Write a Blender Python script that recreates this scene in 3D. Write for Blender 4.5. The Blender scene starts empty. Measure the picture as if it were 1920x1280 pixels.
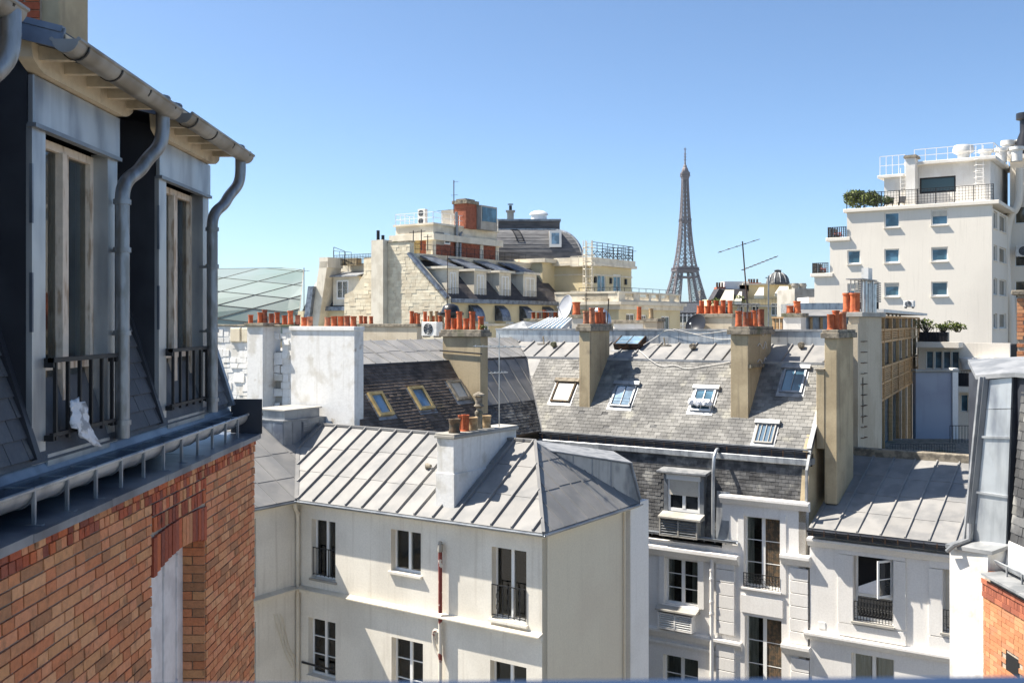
import bpy, bmesh, math, random
from mathutils import Vector, Matrix
random.seed(7)
SC = bpy.context.scene
COL = SC.collection
# ------------------------------------------------------------------ camera, sky, sun, exposure
CZ = 26.0                                   # eye height above the street
cam_d = bpy.data.cameras.new('camera'); cam = bpy.data.objects.new('camera', cam_d); COL.objects.link(cam)
cam.location = (0, 0, CZ); cam.rotation_euler = (math.pi/2, 0, 0)
cam_d.sensor_width = 36; cam_d.lens = 36; cam_d.shift_y = -36/1920
cam_d.clip_start = 0.05; cam_d.clip_end = 12000
cam_d.dof.use_dof = True; cam_d.dof.focus_distance = 30; cam_d.dof.aperture_fstop = 11
SC.camera = cam
SUN_TO = Vector((-1.03, 0.25, 1.44)).normalized()     # towards the sun: high on the left
world = bpy.data.worlds.new('World'); SC.world = world; world.use_nodes = True
wn = world.node_tree
sky = wn.nodes.new('ShaderNodeTexSky'); sky.sky_type = 'NISHITA'; sky.sun_disc = False
sky.sun_elevation = math.asin(SUN_TO.z); sky.sun_rotation = math.atan2(SUN_TO.x, SUN_TO.y)
sky.altitude = 50; sky.air_density = 0.65; sky.dust_density = 0.8; sky.ozone_density = 2.4
tint = wn.nodes.new('ShaderNodeMix'); tint.data_type = 'RGBA'; tint.blend_type = 'MULTIPLY'; tint.inputs[0].default_value = 1
tint.inputs[7].default_value = (.87, .985, 1.02, 1)
wn.links.new(sky.outputs[0], tint.inputs[6]); wn.links.new(tint.outputs[2], wn.nodes['Background'].inputs[0])
wn.nodes['Background'].inputs[1].default_value = 0.090
sun_d = bpy.data.lights.new('sun', 'SUN'); sun_d.energy = 5.0; sun_d.angle = math.radians(0.5); sun_d.color = (1, 0.93, 0.82)
sun = bpy.data.objects.new('sun', sun_d); COL.objects.link(sun)
sun.rotation_euler = (-SUN_TO).to_track_quat('-Z', 'Y').to_euler(); sun.location = (0, 0, 80)
SC.view_settings.view_transform = 'Standard'; SC.view_settings.look = 'None'
SC.view_settings.exposure = 1.2; SC.view_settings.gamma = 1
SC.view_settings.use_curve_mapping = False
SC.cycles.max_bounces = 6

# ------------------------------------------------------------------ frames of reference
class Fr:
    """a ground grid turned about the vertical; u right, v back, z up"""
    def __init__(s, ang): s.ang = ang; s.c = math.cos(ang); s.s = math.sin(ang)
    def w(s, p): return Vector((p[0]*s.c-p[1]*s.s, p[0]*s.s+p[1]*s.c, p[2]))
    def depth(s, u, v): return u*s.s+v*s.c
    def u_at(s, px, v): k = (px-960)/1920; return v*(s.s+k*s.c)/(s.c-k*s.s)
    def v_at(s, px, u): k = (px-960)/1920; return u*(s.c-k*s.s)/(s.s+k*s.c)
    def z_at(s, py, u, v): return CZ+(604-py)/1920*s.depth(u, v)
    def fv(s, px, py, v): u = s.u_at(px, v); return u, s.z_at(py, u, v)      # point on plane v
    def fu(s, px, py, u): v = s.v_at(px, u); return v, s.z_at(py, u, v)      # point on plane u
    def at(s, px, Y):                                                        # column px at depth Y
        X = (px-960)/1920*Y; return (X*s.c+Y*s.s, -X*s.s+Y*s.c)
    def ray(s, px, py):
        X = (px-960)/1920; return Vector((X*s.c+s.s, -X*s.s+s.c, (604-py)/1920))
    def px(s, p):
        q = s.w(p)
        return (960+1920*q.x/q.y, 604-1920*(q.z-CZ)/q.y) if q.y > .1 else (-1, -1)
G = Fr(math.radians(-34.0))      # the quarter's street grid
K = Fr(0.0)                      # the camera's own building: x right, y ahead

class Plane:
    def __init__(s, P0, eS, eT, fr=G):
        s.P0 = Vector(P0); s.eS = Vector(eS).normalized(); s.eT = Vector(eT).normalized()
        s.n = s.eS.cross(s.eT).normalized(); s.fr = fr
    def pt(s, a, t, h=0): return s.P0+s.eS*a+s.eT*t+s.n*h
    def at(s, px, py):
        d = s.fr.ray(px, py); O = Vector((0, 0, CZ)); k = (s.P0-O).dot(s.n)/d.dot(s.n)
        q = O+d*k-s.P0; return q.dot(s.eS), q.dot(s.eT)
    def st(s, p): q = Vector(p)-s.P0; return q.dot(s.eS), q.dot(s.eT)

def clip(poly, a, b, c):
    """keep the part of a convex polygon where a*s+b*t<=c"""
    out = []
    n = len(poly)
    for i in range(n):
        p, q = poly[i], poly[(i+1) % n]
        dp, dq = a*p[0]+b*p[1]-c, a*q[0]+b*q[1]-c
        if dp <= 1e-9: out.append(p)
        if (dp < -1e-9 and dq > 1e-9) or (dp > 1e-9 and dq < -1e-9):
            k = dp/(dp-dq); out.append((p[0]+k*(q[0]-p[0]), p[1]+k*(q[1]-p[1])))
    return out
def clip_poly(sub, poly):
    """sub clipped by convex counter-clockwise poly"""
    A = sum(poly[i][0]*poly[(i+1) % len(poly)][1]-poly[(i+1) % len(poly)][0]*poly[i][1] for i in range(len(poly)))
    P = poly if A > 0 else poly[::-1]
    for i in range(len(P)):
        p, q = P[i], P[(i+1) % len(P)]
        ex, ey = q[0]-p[0], q[1]-p[1]
        sub = clip(sub, ey, -ex, ey*p[0]-ex*p[1])
        if len(sub) < 3: return []
    return sub
def area(p): return abs(sum(p[i][0]*p[(i+1) % len(p)][1]-p[(i+1) % len(p)][0]*p[i][1] for i in range(len(p))))/2

# ------------------------------------------------------------------ materials (all procedural)
def mat(name, col, rough=.7, metal=0., col2=None, vs=1.5, vlo=.42, vhi=.62, rnd=0., pal=None, streak=0., stcol=None,
        bump=0., bs=40., spec=.35, stretch=(1, 1, 1), fine=.12, moss=None, mlo=.58, ms=.9):
    m = bpy.data.materials.new(name); m.use_nodes = True; nt = m.node_tree; N = nt.nodes; L = nt.links
    b = N['Principled BSDF']; b.inputs['Roughness'].default_value = rough; b.inputs['Metallic'].default_value = metal
    b.inputs['Specular IOR Level'].default_value = spec
    geo = N.new('ShaderNodeNewGeometry')
    def noise(scale, det=4, vec=None, st=None):
        n = N.new('ShaderNodeTexNoise'); n.inputs['Scale'].default_value = scale; n.inputs['Detail'].default_value = det
        src = vec or geo.outputs['Position']
        if st:
            mp = N.new('ShaderNodeMapping'); mp.inputs['Scale'].default_value = st; L.new(src, mp.inputs[0]); src = mp.outputs[0]
        L.new(src, n.inputs['Vector']); return n.outputs[0]
    def ramp(x, lo, hi):
        r = N.new('ShaderNodeMapRange'); r.interpolation_type = 'SMOOTHSTEP'
        r.inputs[1].default_value = lo; r.inputs[2].default_value = hi; L.new(x, r.inputs[0]); return r.outputs[0]
    def mix(f, a, c, mode='MIX'):
        x = N.new('ShaderNodeMix'); x.data_type = 'RGBA'; x.blend_type = mode
        for sock, val in ((x.inputs[0], f), (x.inputs[6], a), (x.inputs[7], c)):
            if isinstance(val, (int, float)): sock.default_value = val
            elif isinstance(val, tuple): sock.default_value = (*val, 1)
            else: L.new(val, sock)
        return x.outputs[2]
    base = col
    r = None
    if pal or rnd:
        oi = N.new('ShaderNodeObjectInfo')
        ad = N.new('ShaderNodeMath'); ad.operation = 'ADD'; L.new(oi.outputs['Random'], ad.inputs[0]); L.new(geo.outputs['Random Per Island'], ad.inputs[1])
        fr = N.new('ShaderNodeMath'); fr.operation = 'FRACT'; L.new(ad.outputs[0], fr.inputs[0]); r = fr.outputs[0]
    if pal:
        cr = N.new('ShaderNodeValToRGB'); cr.color_ramp.interpolation = 'CONSTANT'
        e = cr.color_ramp.elements
        for i in range(len(pal)-2): e.new(.5)
        for i, c in enumerate(pal): e[i].position = i/len(pal); e[i].color = (*c, 1)
        L.new(r, cr.inputs[0]); base = cr.outputs[0]
    if col2: base = mix(ramp(noise(vs, 6, st=stretch), vlo, vhi), base, col2)
    if fine: base = mix(fine, base, mix(ramp(noise(bs*.6, 6), .3, .7), (.35, .34, .33), (1, 1, 1)), 'MULTIPLY')
    if streak:
        sx = ramp(noise(1.0, 5, st=(7, 7, .35)), .52, .74)
        k = N.new('ShaderNodeMath'); k.operation = 'MULTIPLY'; k.inputs[1].default_value = streak; L.new(sx, k.inputs[0])
        base = mix(k.outputs[0], base, stcol or tuple(x*.35 for x in col))
    if moss: base = mix(ramp(noise(ms, 7), mlo, mlo+.12), base, moss)
    if rnd:
        mr = N.new('ShaderNodeMapRange'); mr.inputs[3].default_value = 1-rnd; mr.inputs[4].default_value = 1+rnd; L.new(r, mr.inputs[0])
        hs = N.new('ShaderNodeHueSaturation'); L.new(mr.outputs[0], hs.inputs['Value'])
        if isinstance(base, tuple): hs.inputs['Color'].default_value = (*base, 1)
        else: L.new(base, hs.inputs['Color'])
        base = hs.outputs[0]
    if isinstance(base, tuple): b.inputs['Base Color'].default_value = (*base, 1)
    else: L.new(base, b.inputs['Base Color'])
    if bump:
        bp = N.new('ShaderNodeBump'); bp.inputs['Strength'].default_value = bump; bp.inputs['Distance'].default_value = .02
        L.new(noise(bs, 5), bp.inputs['Height']); L.new(bp.outputs[0], b.inputs['Normal'])
    return m
class M: pass
M.cream = mat('cream_render', (.80, .755, .66), .85, col2=(.71, .665, .575), vs=.6, streak=.26, stcol=(.40, .34, .26), bump=.12, bs=35)
M.creamside = mat('cream_render_plain', (.76, .69, .54), .85, col2=(.72, .64, .50), vs=.35, streak=.10, stcol=(.45, .38, .28), bump=.10, bs=35)
M.white = mat('white_render', (.75, .725, .68), .85, col2=(.67, .635, .58), vs=.6, streak=.25, stcol=(.48, .44, .38), bump=.12, bs=30)
M.white2 = mat('white_facade_paint', (.84, .815, .775), .8, col2=(.78, .75, .705), vs=.4, streak=.16, stcol=(.50, .46, .40), bump=.05, bs=30)
M.whitetop = mat('old_white_paint', (.76, .745, .71), .85, col2=(.62, .59, .53), vs=1.6, vlo=.5, vhi=.68, streak=.35, stcol=(.42, .38, .31), bump=.25, bs=14, moss=(.42, .36, .28), mlo=.66, ms=1.7)
M.modern = mat('pale_modern_render', (.80, .735, .635), .85, col2=(.73, .67, .58), vs=.14, streak=.2, stcol=(.5, .45, .37), bump=.03)
M.tan = mat('tan_render', (.48, .39, .25), .9, col2=(.375, .30, .19), vs=.9, streak=.55, stcol=(.17, .14, .10), bump=.25, bs=22, moss=(.22, .19, .14), mlo=.66, ms=.8)
M.beige = mat('beige_render', (.54, .47, .36), .9, col2=(.46, .39, .29), vs=.7, streak=.35, stcol=(.24, .20, .15), bump=.2, bs=22)
M.cap = mat('weathered_stone_cap', (.30, .26, .20), .95, col2=(.16, .14, .11), vs=5, moss=(.12, .12, .07), bump=.5, bs=25)
M.stone = mat('pale_stone', (.70, .63, .48), .9, col2=(.60, .52, .385), vs=1.2, bump=.3, bs=14, rnd=.10)
M.yellow = mat('yellow_stucco', (.68, .59, .385), .85, col2=(.60, .51, .32), vs=.3, streak=.15, stcol=(.38, .31, .19), bump=.05)
M.mould = mat('pale_moulding', (.74, .68, .56), .8, col2=(.62, .56, .45), vs=.8, streak=.2)
M.zinc = mat('zinc_sheet_light', (.235, .228, .218), .62, .0, col2=(.185, .184, .182), vs=1.1, rnd=.08, streak=.2, stcol=(.30, .28, .25), bump=.12, bs=4, spec=.4)
M.zincl = mat('zinc_sheet_pale', (.27, .262, .25), .62, 0, col2=(.205, .203, .20), vs=1.3, rnd=.07, streak=.15, stcol=(.30, .28, .26), bump=.12, bs=4, spec=.4)
M.zincd = mat('zinc_grey', (.30, .32, .34), .42, .5, col2=(.20, .22, .25), vs=1.4, rnd=.08, streak=.30, stcol=(.12, .13, .14), bump=.08, bs=7)
M.zincb = mat('zinc_blue_grey', (.235, .265, .31), .40, .5, col2=(.13, .15, .19), vs=2.2, rnd=.08, streak=.35, stcol=(.07, .08, .09), bump=.10, bs=7)
M.zincp = mat('zinc_brushed_panel', (.50, .52, .53), .38, .55, col2=(.27, .285, .31), vs=2.6, vlo=.42, vhi=.72, stretch=(1.6, 1.6, .5), streak=.35, stcol=(.16, .17, .19), bump=.06, bs=9)
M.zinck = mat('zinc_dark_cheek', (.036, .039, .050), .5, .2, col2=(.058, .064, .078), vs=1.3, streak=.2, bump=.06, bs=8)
M.lead = mat('lead_flashing', (.34, .345, .35), .55, .3, col2=(.22, .23, .24), vs=3, bump=.15, bs=12)
M.pipe = mat('galvanised_pipe', (.30, .31, .33), .36, .6, col2=(.21, .21, .21), vs=18, stretch=(1, 1, .3), streak=.35, stcol=(.06, .055, .05), bump=.06, bs=14)
M.gutter = mat('weathered_gutter_zinc', (.34, .33, .31), .48, .45, col2=(.22, .20, .17), vs=3, streak=.3, stcol=(.10, .09, .07))
M.slate = mat('weathered_slate', (.215, .209, .194), .75, col2=(.135, .132, .126), vs=.9, rnd=.24, bump=.25, bs=30, moss=(.28, .27, .23), mlo=.57, ms=1.1)
M.slated = mat('dark_brown_slate', (.15, .115, .092), .75, rnd=.28, col2=(.09, .072, .06), vs=1.5, bump=.25, bs=30, moss=(.15, .12, .05), mlo=.66, ms=1.3)
M.slatem = mat('mansard_slate', (.105, .105, .105), .7, rnd=.35, col2=(.06, .06, .062), vs=2, bump=.2, bs=30, moss=(.21, .205, .19), mlo=.55, ms=1.6)
M.slateb = mat('blue_black_slate', (.062, .066, .078), .6, rnd=.22, col2=(.10, .105, .115), vs=2.2, bump=.18, bs=28, moss=(.15, .15, .145), mlo=.64, ms=2.5)
M.slatedome = mat('dome_slate', (.135, .135, .14), .7, col2=(.085, .086, .092), vs=.8, rnd=.15, stretch=(1, 1, 6))
M.slatef = mat('far_slate', (.055, .05, .055), .7, col2=(.085, .075, .072), vs=.8, rnd=.2, stretch=(1, 1, 6))
M.terra = mat('terracotta', (.56, .145, .055), .8, col2=(.42, .10, .04), vs=6, rnd=.28, bump=.15, bs=30, moss=(.16, .06, .035), mlo=.64, ms=5)
M.terra2 = mat('pale_terracotta', (.50, .215, .12), .85, col2=(.36, .14, .08), vs=6, rnd=.2, bump=.2, moss=(.14, .075, .05), mlo=.60, ms=5)
M.terra3 = mat('brown_terracotta', (.36, .115, .06), .85, col2=(.20, .07, .045), vs=6, rnd=.2, bump=.2, moss=(.09, .06, .05), mlo=.58, ms=5)
M.terrad = mat('sooty_clay', (.07, .06, .045), .9, col2=(.15, .10, .06), vs=7, bump=.2)
M.clay = mat('buff_clay', (.45, .32, .18), .85, col2=(.28, .19, .10), vs=6, bump=.2)
M.iron = mat('black_iron', (.022, .023, .026), .5, .3, fine=0)
M.rust = mat('rusty_iron', (.04, .034, .03), .7, .3, col2=(.12, .06, .03), vs=5)
M.steel = mat('bright_steel', (.60, .60, .60), .3, .9, col2=(.45, .45, .45), vs=5)
M.wframe = mat('white_window_paint', (.80, .80, .78), .45, fine=.05)
M.oldwood = mat('flaking_painted_wood', (.68, .58, .48), .75, col2=(.42, .31, .22), vs=9, vlo=.5, vhi=.66, bump=.3, bs=40, stretch=(3, 3, .6))
M.creamwood = mat('cream_painted_wood', (.60, .51, .38), .75, col2=(.40, .33, .24), vs=6, vlo=.52, vhi=.7, bump=.3, bs=30)
M.wood = mat('pale_timber', (.64, .395, .19), .75, col2=(.52, .31, .14), vs=3, rnd=.12, stretch=(1, 1, 5))
M.ply = mat('yellow_pine', (.47, .36, .17), .6, col2=(.38, .28, .12), vs=4)
def glassmat(name, col, rough=.04, spec=.9):
    return mat(name, col, rough, 0, col2=tuple(x*2.2+.012 for x in col), vs=.9, fine=0, spec=spec)
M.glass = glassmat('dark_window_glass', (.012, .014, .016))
M.glassb = glassmat('blue_window_glass', (.035, .085, .125), .08, .6)
def clearglass(name):
    m = bpy.data.materials.new(name); m.use_nodes = True; nt = m.node_tree; nt.nodes.remove(nt.nodes['Principled BSDF'])
    f = nt.nodes.new('ShaderNodeFresnel'); f.inputs[0].default_value = 1.75
    t = nt.nodes.new('ShaderNodeBsdfTransparent'); t.inputs[0].default_value = (.80, .83, .82, 1)
    g = nt.nodes.new('ShaderNodeBsdfGlossy'); g.inputs['Roughness'].default_value = .02
    x = nt.nodes.new('ShaderNodeMixShader'); o_ = nt.nodes['Material Output']
    nt.links.new(f.outputs[0], x.inputs[0]); nt.links.new(t.outputs[0], x.inputs[1]); nt.links.new(g.outputs[0], x.inputs[2]); nt.links.new(x.outputs[0], o_.inputs[0])
    return m
M.clear = clearglass('clear_window_glass')
M.net = mat('net_curtain', (.66, .64, .59), .9, col2=(.46, .45, .41), vs=3, stretch=(4, 4, .4))
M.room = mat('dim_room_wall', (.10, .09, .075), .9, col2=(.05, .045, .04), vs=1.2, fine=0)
M.skyglass = glassmat('sky_reflecting_glass', (.10, .16, .22), .06, 1.)
M.oldglass = mat('dusty_old_glass', (.03, .03, .024), .03, 0, col2=(.13, .115, .08), vs=1.6, stretch=(1, 1, .35), fine=0, spec=.8)
M.green = mat('pale_green_glass', (.21, .275, .25), .4, 0, col2=(.25, .30, .285), vs=.12, rnd=.12, spec=.3)
M.blind = mat('pale_blind', (.62, .58, .50), .6, col2=(.55, .51, .44), vs=2)
M.shutter = mat('white_shutter', (.70, .70, .72), .55, col2=(.58, .58, .60), vs=5, bump=.06)
M.cloth = mat('white_cloth', (.80, .80, .82), .9, bump=.2, bs=20)
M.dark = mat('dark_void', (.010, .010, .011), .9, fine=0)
M.plastic = mat('white_plastic', (.72, .71, .68), .5, col2=(.62, .60, .56), vs=3)
M.black = mat('black_plastic', (.02, .021, .026), .35, fine=0)
M.dish = mat('pale_dish', (.44, .45, .48), .6, col2=(.38, .39, .42), vs=2)
M.brick = mat('buff_brick', (.5, .25, .12), .9, pal=[(.64, .27, .125), (.58, .22, .10), (.66, .32, .155), (.61, .30, .14), (.52, .235, .115), (.64, .28, .145),
        (.40, .19, .095), (.60, .245, .12), (.62, .315, .16), (.55, .205, .095)], rnd=.10, bump=.45, bs=45, col2=(.24, .13, .07), vs=9, vlo=.56, vhi=.78, fine=.25)
M.redbrick = mat('dark_red_brick', (.3, .08, .04), .9, pal=[(.46, .11, .05), (.34, .085, .045), (.55, .15, .06), (.24, .07, .045), (.50, .13, .055), (.40, .10, .05), (.30, .09, .055)],
        rnd=.12, bump=.45, bs=45, col2=(.12, .055, .04), vs=9, vlo=.58, vhi=.8, fine=.25)
M.redbrick2 = mat('cornice_brick', (.3, .1, .06), .9, pal=[(.30, .095, .055), (.24, .075, .045), (.36, .12, .065), (.27, .085, .05)], rnd=.1, bump=.3, bs=40)
M.mortar = mat('mortar', (.42, .355, .28), .95, col2=(.32, .27, .21), vs=8, bump=.5, bs=60)
M.orange = mat('orange_brick', (.55, .23, .10), .85, pal=[(.50, .215, .10), (.45, .18, .085), (.54, .26, .13), (.43, .19, .10)], rnd=.06, bump=.2, bs=40)
M.farbrick = mat('far_red_brick', (.36, .12, .07), .9, col2=(.27, .085, .05), vs=3, rnd=.15)
M.concrete = mat('grey_concrete', (.42, .40, .36), .9, col2=(.33, .31, .27), vs=.8, streak=.3, bump=.15)
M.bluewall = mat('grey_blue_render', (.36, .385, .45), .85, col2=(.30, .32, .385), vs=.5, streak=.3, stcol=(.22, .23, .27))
M.towermat = mat('brown_iron', (.19, .165, .165), .6, .1, fine=0)
M.redfab = mat('red_hoarding', (.55, .08, .08), .7, col2=(.62, .25, .22), vs=.8, fine=0)
M.leaf = mat('leaf_green', (.07, .105, .03), .6, rnd=.45, fine=0, col2=(.11, .13, .03), vs=2)
M.leafy = mat('leaf_yellow_green', (.14, .17, .04), .6, rnd=.4, fine=0)
M.bark = mat('bark', (.09, .07, .05), .9, bump=.4)
M.redpaint = mat('flaking_red_paint', (.19, .035, .028), .6, col2=(.66, .62, .54), vs=5, vlo=.55, vhi=.62, bump=.3)
M.flake = mat('flaking_cream_paint', (.66, .61, .52), .7, col2=(.20, .045, .035), vs=4, vlo=.55, vhi=.62, bump=.3)
M.copper = mat('brown_copper', (.26, .105, .055), .55, .2, col2=(.18, .08, .05), vs=2)
M.rail = mat('blue_painted_rail', (.020, .042, .095), .65, 0, fine=0, spec=.2)
M.awn = mat('cream_awning', (.76, .70, .55), .8)
M.ground = mat('city_ground', (.22, .21, .19), .9, col2=(.13, .135, .12), vs=.02)
M.cable = mat('pale_cable', (.62, .60, .56), .6, fine=0)
M.greenb = mat('teal_board', (.045, .085, .105), .4)
# ------------------------------------------------------------------ mesh building
ORG = {}
def tag(o, label=None, cat=None, group=None, kind=None):
    if label: o['label'] = label
    if cat: o['category'] = cat
    if group: o['group'] = group
    if kind: o['kind'] = kind
    return o
def thing(name, label, cat, org, fr=G, group=None):
    e = bpy.data.objects.new(name, None); COL.objects.link(e); e.empty_display_size = .3
    e.location = fr.w(org); e.rotation_euler = (0, 0, fr.ang)
    ORG[e.name] = (Vector(org), fr)
    return tag(e, label, cat, group)
def link(name, me, parent, m=None):
    o = bpy.data.objects.new(name, me); COL.objects.link(o)
    if m is not None and not me.materials: me.materials.append(m)
    if parent is not None: o.parent = parent; ORG[o.name] = ORG[parent.name]
    return o
def mF(p): return lambda a, d, z: (a, p+d, z)        # wall facing -v: a is u, d goes inwards
def mS(p): return lambda a, d, z: (p-d, a, z)        # wall facing +u
def mN(p): return lambda a, d, z: (p+d, a, z)        # wall facing -u
class MB:
    def __init__(s): s.v = []; s.f = []
    def poly(s, pts, rev=False):
        n = len(s.v); s.v += [tuple(p) for p in pts]; s.f.append(tuple(range(n, n+len(pts)))); return s
    def prism(s, bot, top):
        n = len(s.v); k = len(bot); s.v += [tuple(p) for p in bot]+[tuple(p) for p in top]
        s.f.append(tuple(range(n+k-1, n-1, -1))); s.f.append(tuple(range(n+k, n+2*k)))
        for i in range(k): j = (i+1) % k; s.f.append((n+i, n+j, n+k+j, n+k+i))
        return s
    def ext(s, pts, vec):
        vec = Vector(vec); return s.prism(pts, [Vector(p)+vec for p in pts])
    def box(s, a, b, c, d, e, f):
        return s.prism([(a, c, e), (b, c, e), (b, d, e), (a, d, e)], [(a, c, f), (b, c, f), (b, d, f), (a, d, f)])
    def mbox(s, mp, a0, a1, d0, d1, z0, z1):
        P = [mp(a, d, z) for z in (z0, z1) for a, d in ((a0, d0), (a1, d0), (a1, d1), (a0, d1))]
        return s.prism(P[:4], P[4:])
    def bar(s, p, q, w, h=None, up=(0, 0, 1)):
        p, q = Vector(p), Vector(q); h = h or w; d = (q-p).normalized(); up = Vector(up)
        if abs(d.dot(up)) > .95: up = Vector((1, 0, 0))
        a = d.cross(up).normalized()*w/2; b = a.normalized().cross(d).normalized()*h/2
        return s.prism([p-a-b, p+a-b, p+a+b, p-a+b], [q-a-b, q+a-b, q+a+b, q-a+b])
    def tube(s, path, r, n=8, cap=True):
        path = [Vector(p) for p in path]; R = r if isinstance(r, (list, tuple)) else [r]*len(path)
        base = len(s.v); prev = None
        for i, p in enumerate(path):
            d = (path[min(i+1, len(path)-1)]-path[max(i-1, 0)]).normalized()
            if prev is None: prev = Vector((0, 0, 1)) if abs(d.z) < .9 else Vector((1, 0, 0))
            a = (prev-d*prev.dot(d)).normalized(); prev = a; b = d.cross(a)
            for k in range(n):
                t = 2*math.pi*k/n; s.v.append(tuple(p+(a*math.cos(t)+b*math.sin(t))*R[i]))
        for i in range(len(path)-1):
            for k in range(n):
                k2 = (k+1) % n; s.f.append((base+i*n+k, base+i*n+k2, base+(i+1)*n+k2, base+(i+1)*n+k))
        if cap:
            s.f.append(tuple(range(base+n-1, base-1, -1))); e = base+(len(path)-1)*n; s.f.append(tuple(range(e, e+n)))
        return s
    def lathe(s, c, prof, n=14, ang=2*math.pi, a0=0.):
        c = Vector(c); base = len(s.v); full = ang > 6.28; m = n if full else n+1
        for r, z in prof:
            for k in range(m): t = a0+ang*k/n; s.v.append((c.x+r*math.cos(t), c.y+r*math.sin(t), c.z+z))
        for i in range(len(prof)-1):
            for k in range(n):
                k2 = (k+1) % m; s.f.append((base+i*m+k, base+i*m+k2, base+(i+1)*m+k2, base+(i+1)*m+k))
        return s
    def trough(s, p, q, out, r, th=.012, n=8, flip=False):
        """half-round gutter from p to q; out is the horizontal direction across it"""
        p, q, out = Vector(p), Vector(q), Vector(out).normalized(); up = Vector((0, 0, 1))
        for rr in (r, r-th):
            base = len(s.v)
            for e in (p, q):
                for k in range(n+1):
                    t = math.pi*k/n; s.v.append(tuple(e+out*math.cos(t)*rr-up*math.sin(t)*rr))
            for k in range(n): s.f.append((base+k, base+k+1, base+n+2+k, base+n+1+k))
        for sg in (1, -1): s.tube([p+out*r*sg, q+out*r*sg], .011, 6)
        return s
    def build(s, name, m, parent=None, smooth=False, label=None, kind=None, bevel=0, noise=0):
        org = ORG[parent.name][0] if parent is not None else Vector((0, 0, 0))
        me = bpy.data.meshes.new(name)
        vv = [(a-org.x, b-org.y, c-org.z) for a, b, c in s.v]
        me.from_pydata(vv, [], s.f)
        bm = bmesh.new(); bm.from_mesh(me); bmesh.ops.recalc_face_normals(bm, faces=bm.faces)
        if bevel: bmesh.ops.bevel(bm, geom=list(bm.edges), offset=bevel, segments=1, affect='EDGES', clamp_overlap=True)
        bm.to_mesh(me); bm.free()
        if smooth: me.shade_smooth(); me.set_sharp_from_angle(angle=math.radians(38))
        me.materials.append(m)
        o = link(name, me, parent); tag(o, label, kind=kind); return o
    def solo(s, name, label, cat, m, fr=G, group=None, smooth=False):
        """a one-mesh thing with its origin at its base"""
        lo = Vector((sum(p[0] for p in s.v)/len(s.v), sum(p[1] for p in s.v)/len(s.v), min(p[2] for p in s.v)))
        me = bpy.data.meshes.new(name); me.from_pydata([(a-lo.x, b-lo.y, c-lo.z) for a, b, c in s.v], [], s.f)
        bm = bmesh.new(); bm.from_mesh(me); bmesh.ops.recalc_face_normals(bm, faces=bm.faces); bm.to_mesh(me); bm.free()
        if smooth: me.shade_smooth(); me.set_sharp_from_angle(angle=math.radians(38))
        o = link(name, me, None, m); o.location = fr.w(lo); o.rotation_euler = (0, 0, fr.ang)
        ORG[o.name] = (lo, fr)
        return tag(o, label, cat, group)

# ---- pieces laid on a plane: slates, bricks, zinc sheets; the best-seen ones become objects, the rest one 'stuff' part
MESH = {}
def emit(parent, pl, pieces, name, m, limit=300, stuffname=None):
    org, fr = ORG[parent.name]
    rot = Matrix((pl.eS, pl.eT, pl.n)).transposed().to_4x4()
    def score(pc):
        s0 = min(p[0] for p in pc['poly']); t0 = min(p[1] for p in pc['poly'])
        p = pl.pt(s0, t0); x, y = fr.px(p); vis = 0 <= x <= 1920 and 0 <= y <= 1275
        ar = area(pc['poly'])
        return (0 if vis else 1, ((p-Vector((0, 0, CZ))).length)/max(ar, 1e-4)**.5)
    pieces = [p for p in pieces if area(p['poly']) > 1e-4]
    pieces.sort(key=score)
    rest = MB()
    for i, pc in enumerate(pieces):
        po = pc['poly']; s0 = min(p[0] for p in po); t0 = min(p[1] for p in po); t1 = max(p[1] for p in po)
        A = sum(po[k][0]*po[(k+1) % len(po)][1]-po[(k+1) % len(po)][0]*po[k][1] for k in range(len(po)))
        if A < 0: po = po[::-1]
        h0, th, tl = pc.get('h', 0), pc['th'], pc.get('tilt', 0)
        bot = [(s-s0, t-t0, 0) for s, t in po]
        top = [(s-s0, t-t0, th+tl*(1-(t-t0)/max(t1-t0, 1e-6))) for s, t in po]
        if i < limit:
            key = (name, m.name, th, tl)+tuple((round(a, 3), round(b, 3)) for a, b, c in bot)
            me = MESH.get(key)
            if me is None:
                me = bpy.data.meshes.new(name); mb = MB().prism(bot, top); me.from_pydata(mb.v, [], mb.f); me.materials.append(m); MESH[key] = me
            o = link(name, me, parent)
            o.matrix_basis = Matrix.Translation(pl.pt(s0, t0, h0)-org) @ rot
        else:
            rest.prism([pl.pt(a+s0, b+t0, h0) for a, b, c in bot], [pl.pt(a+s0, b+t0, h0+c) for a, b, c in top])
    if rest.f: rest.build(stuffname or name+'_field', m, parent, kind='stuff')

def deck(parent, pl, poly, m, name='roof_deck', th=.12, top=-.004):
    MB().prism([pl.pt(s, t, top-th) for s, t in poly], [pl.pt(s, t, top) for s, t in poly]).build(name, m, parent)
def slates(parent, pl, poly, w, h, m, holes=(), limit=300, name='slate', th=.006, tilt=.012, gap=.005, jit=.15):
    s0 = min(p[0] for p in poly); s1 = max(p[0] for p in poly); t0 = min(p[1] for p in poly); t1 = max(p[1] for p in poly)
    out = []; r = 0; t = t0
    while t < t1:
        s = s0-(w/2 if r % 2 else 0)-w
        while s < s1:
            cx, cy = s+w/2, t+h/2
            if not any(a-.02 < cx < b+.02 and c-.02 < cy < d+.02 for a, b, c, d in holes):
                q = [(s+gap, t), (s+w-gap, t), (s+w-gap, t+h*1.12), (s+gap, t+h*1.12)]
                c = clip_poly(q, poly)
                if len(c) >= 3 and random.random() > .006: out.append(dict(poly=c, h=0 if random.random() > jit else random.uniform(.002, .008), th=th, tilt=tilt))
            s += w
        t += h; r += 1
    emit(parent, pl, out, name, m, limit)
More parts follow.
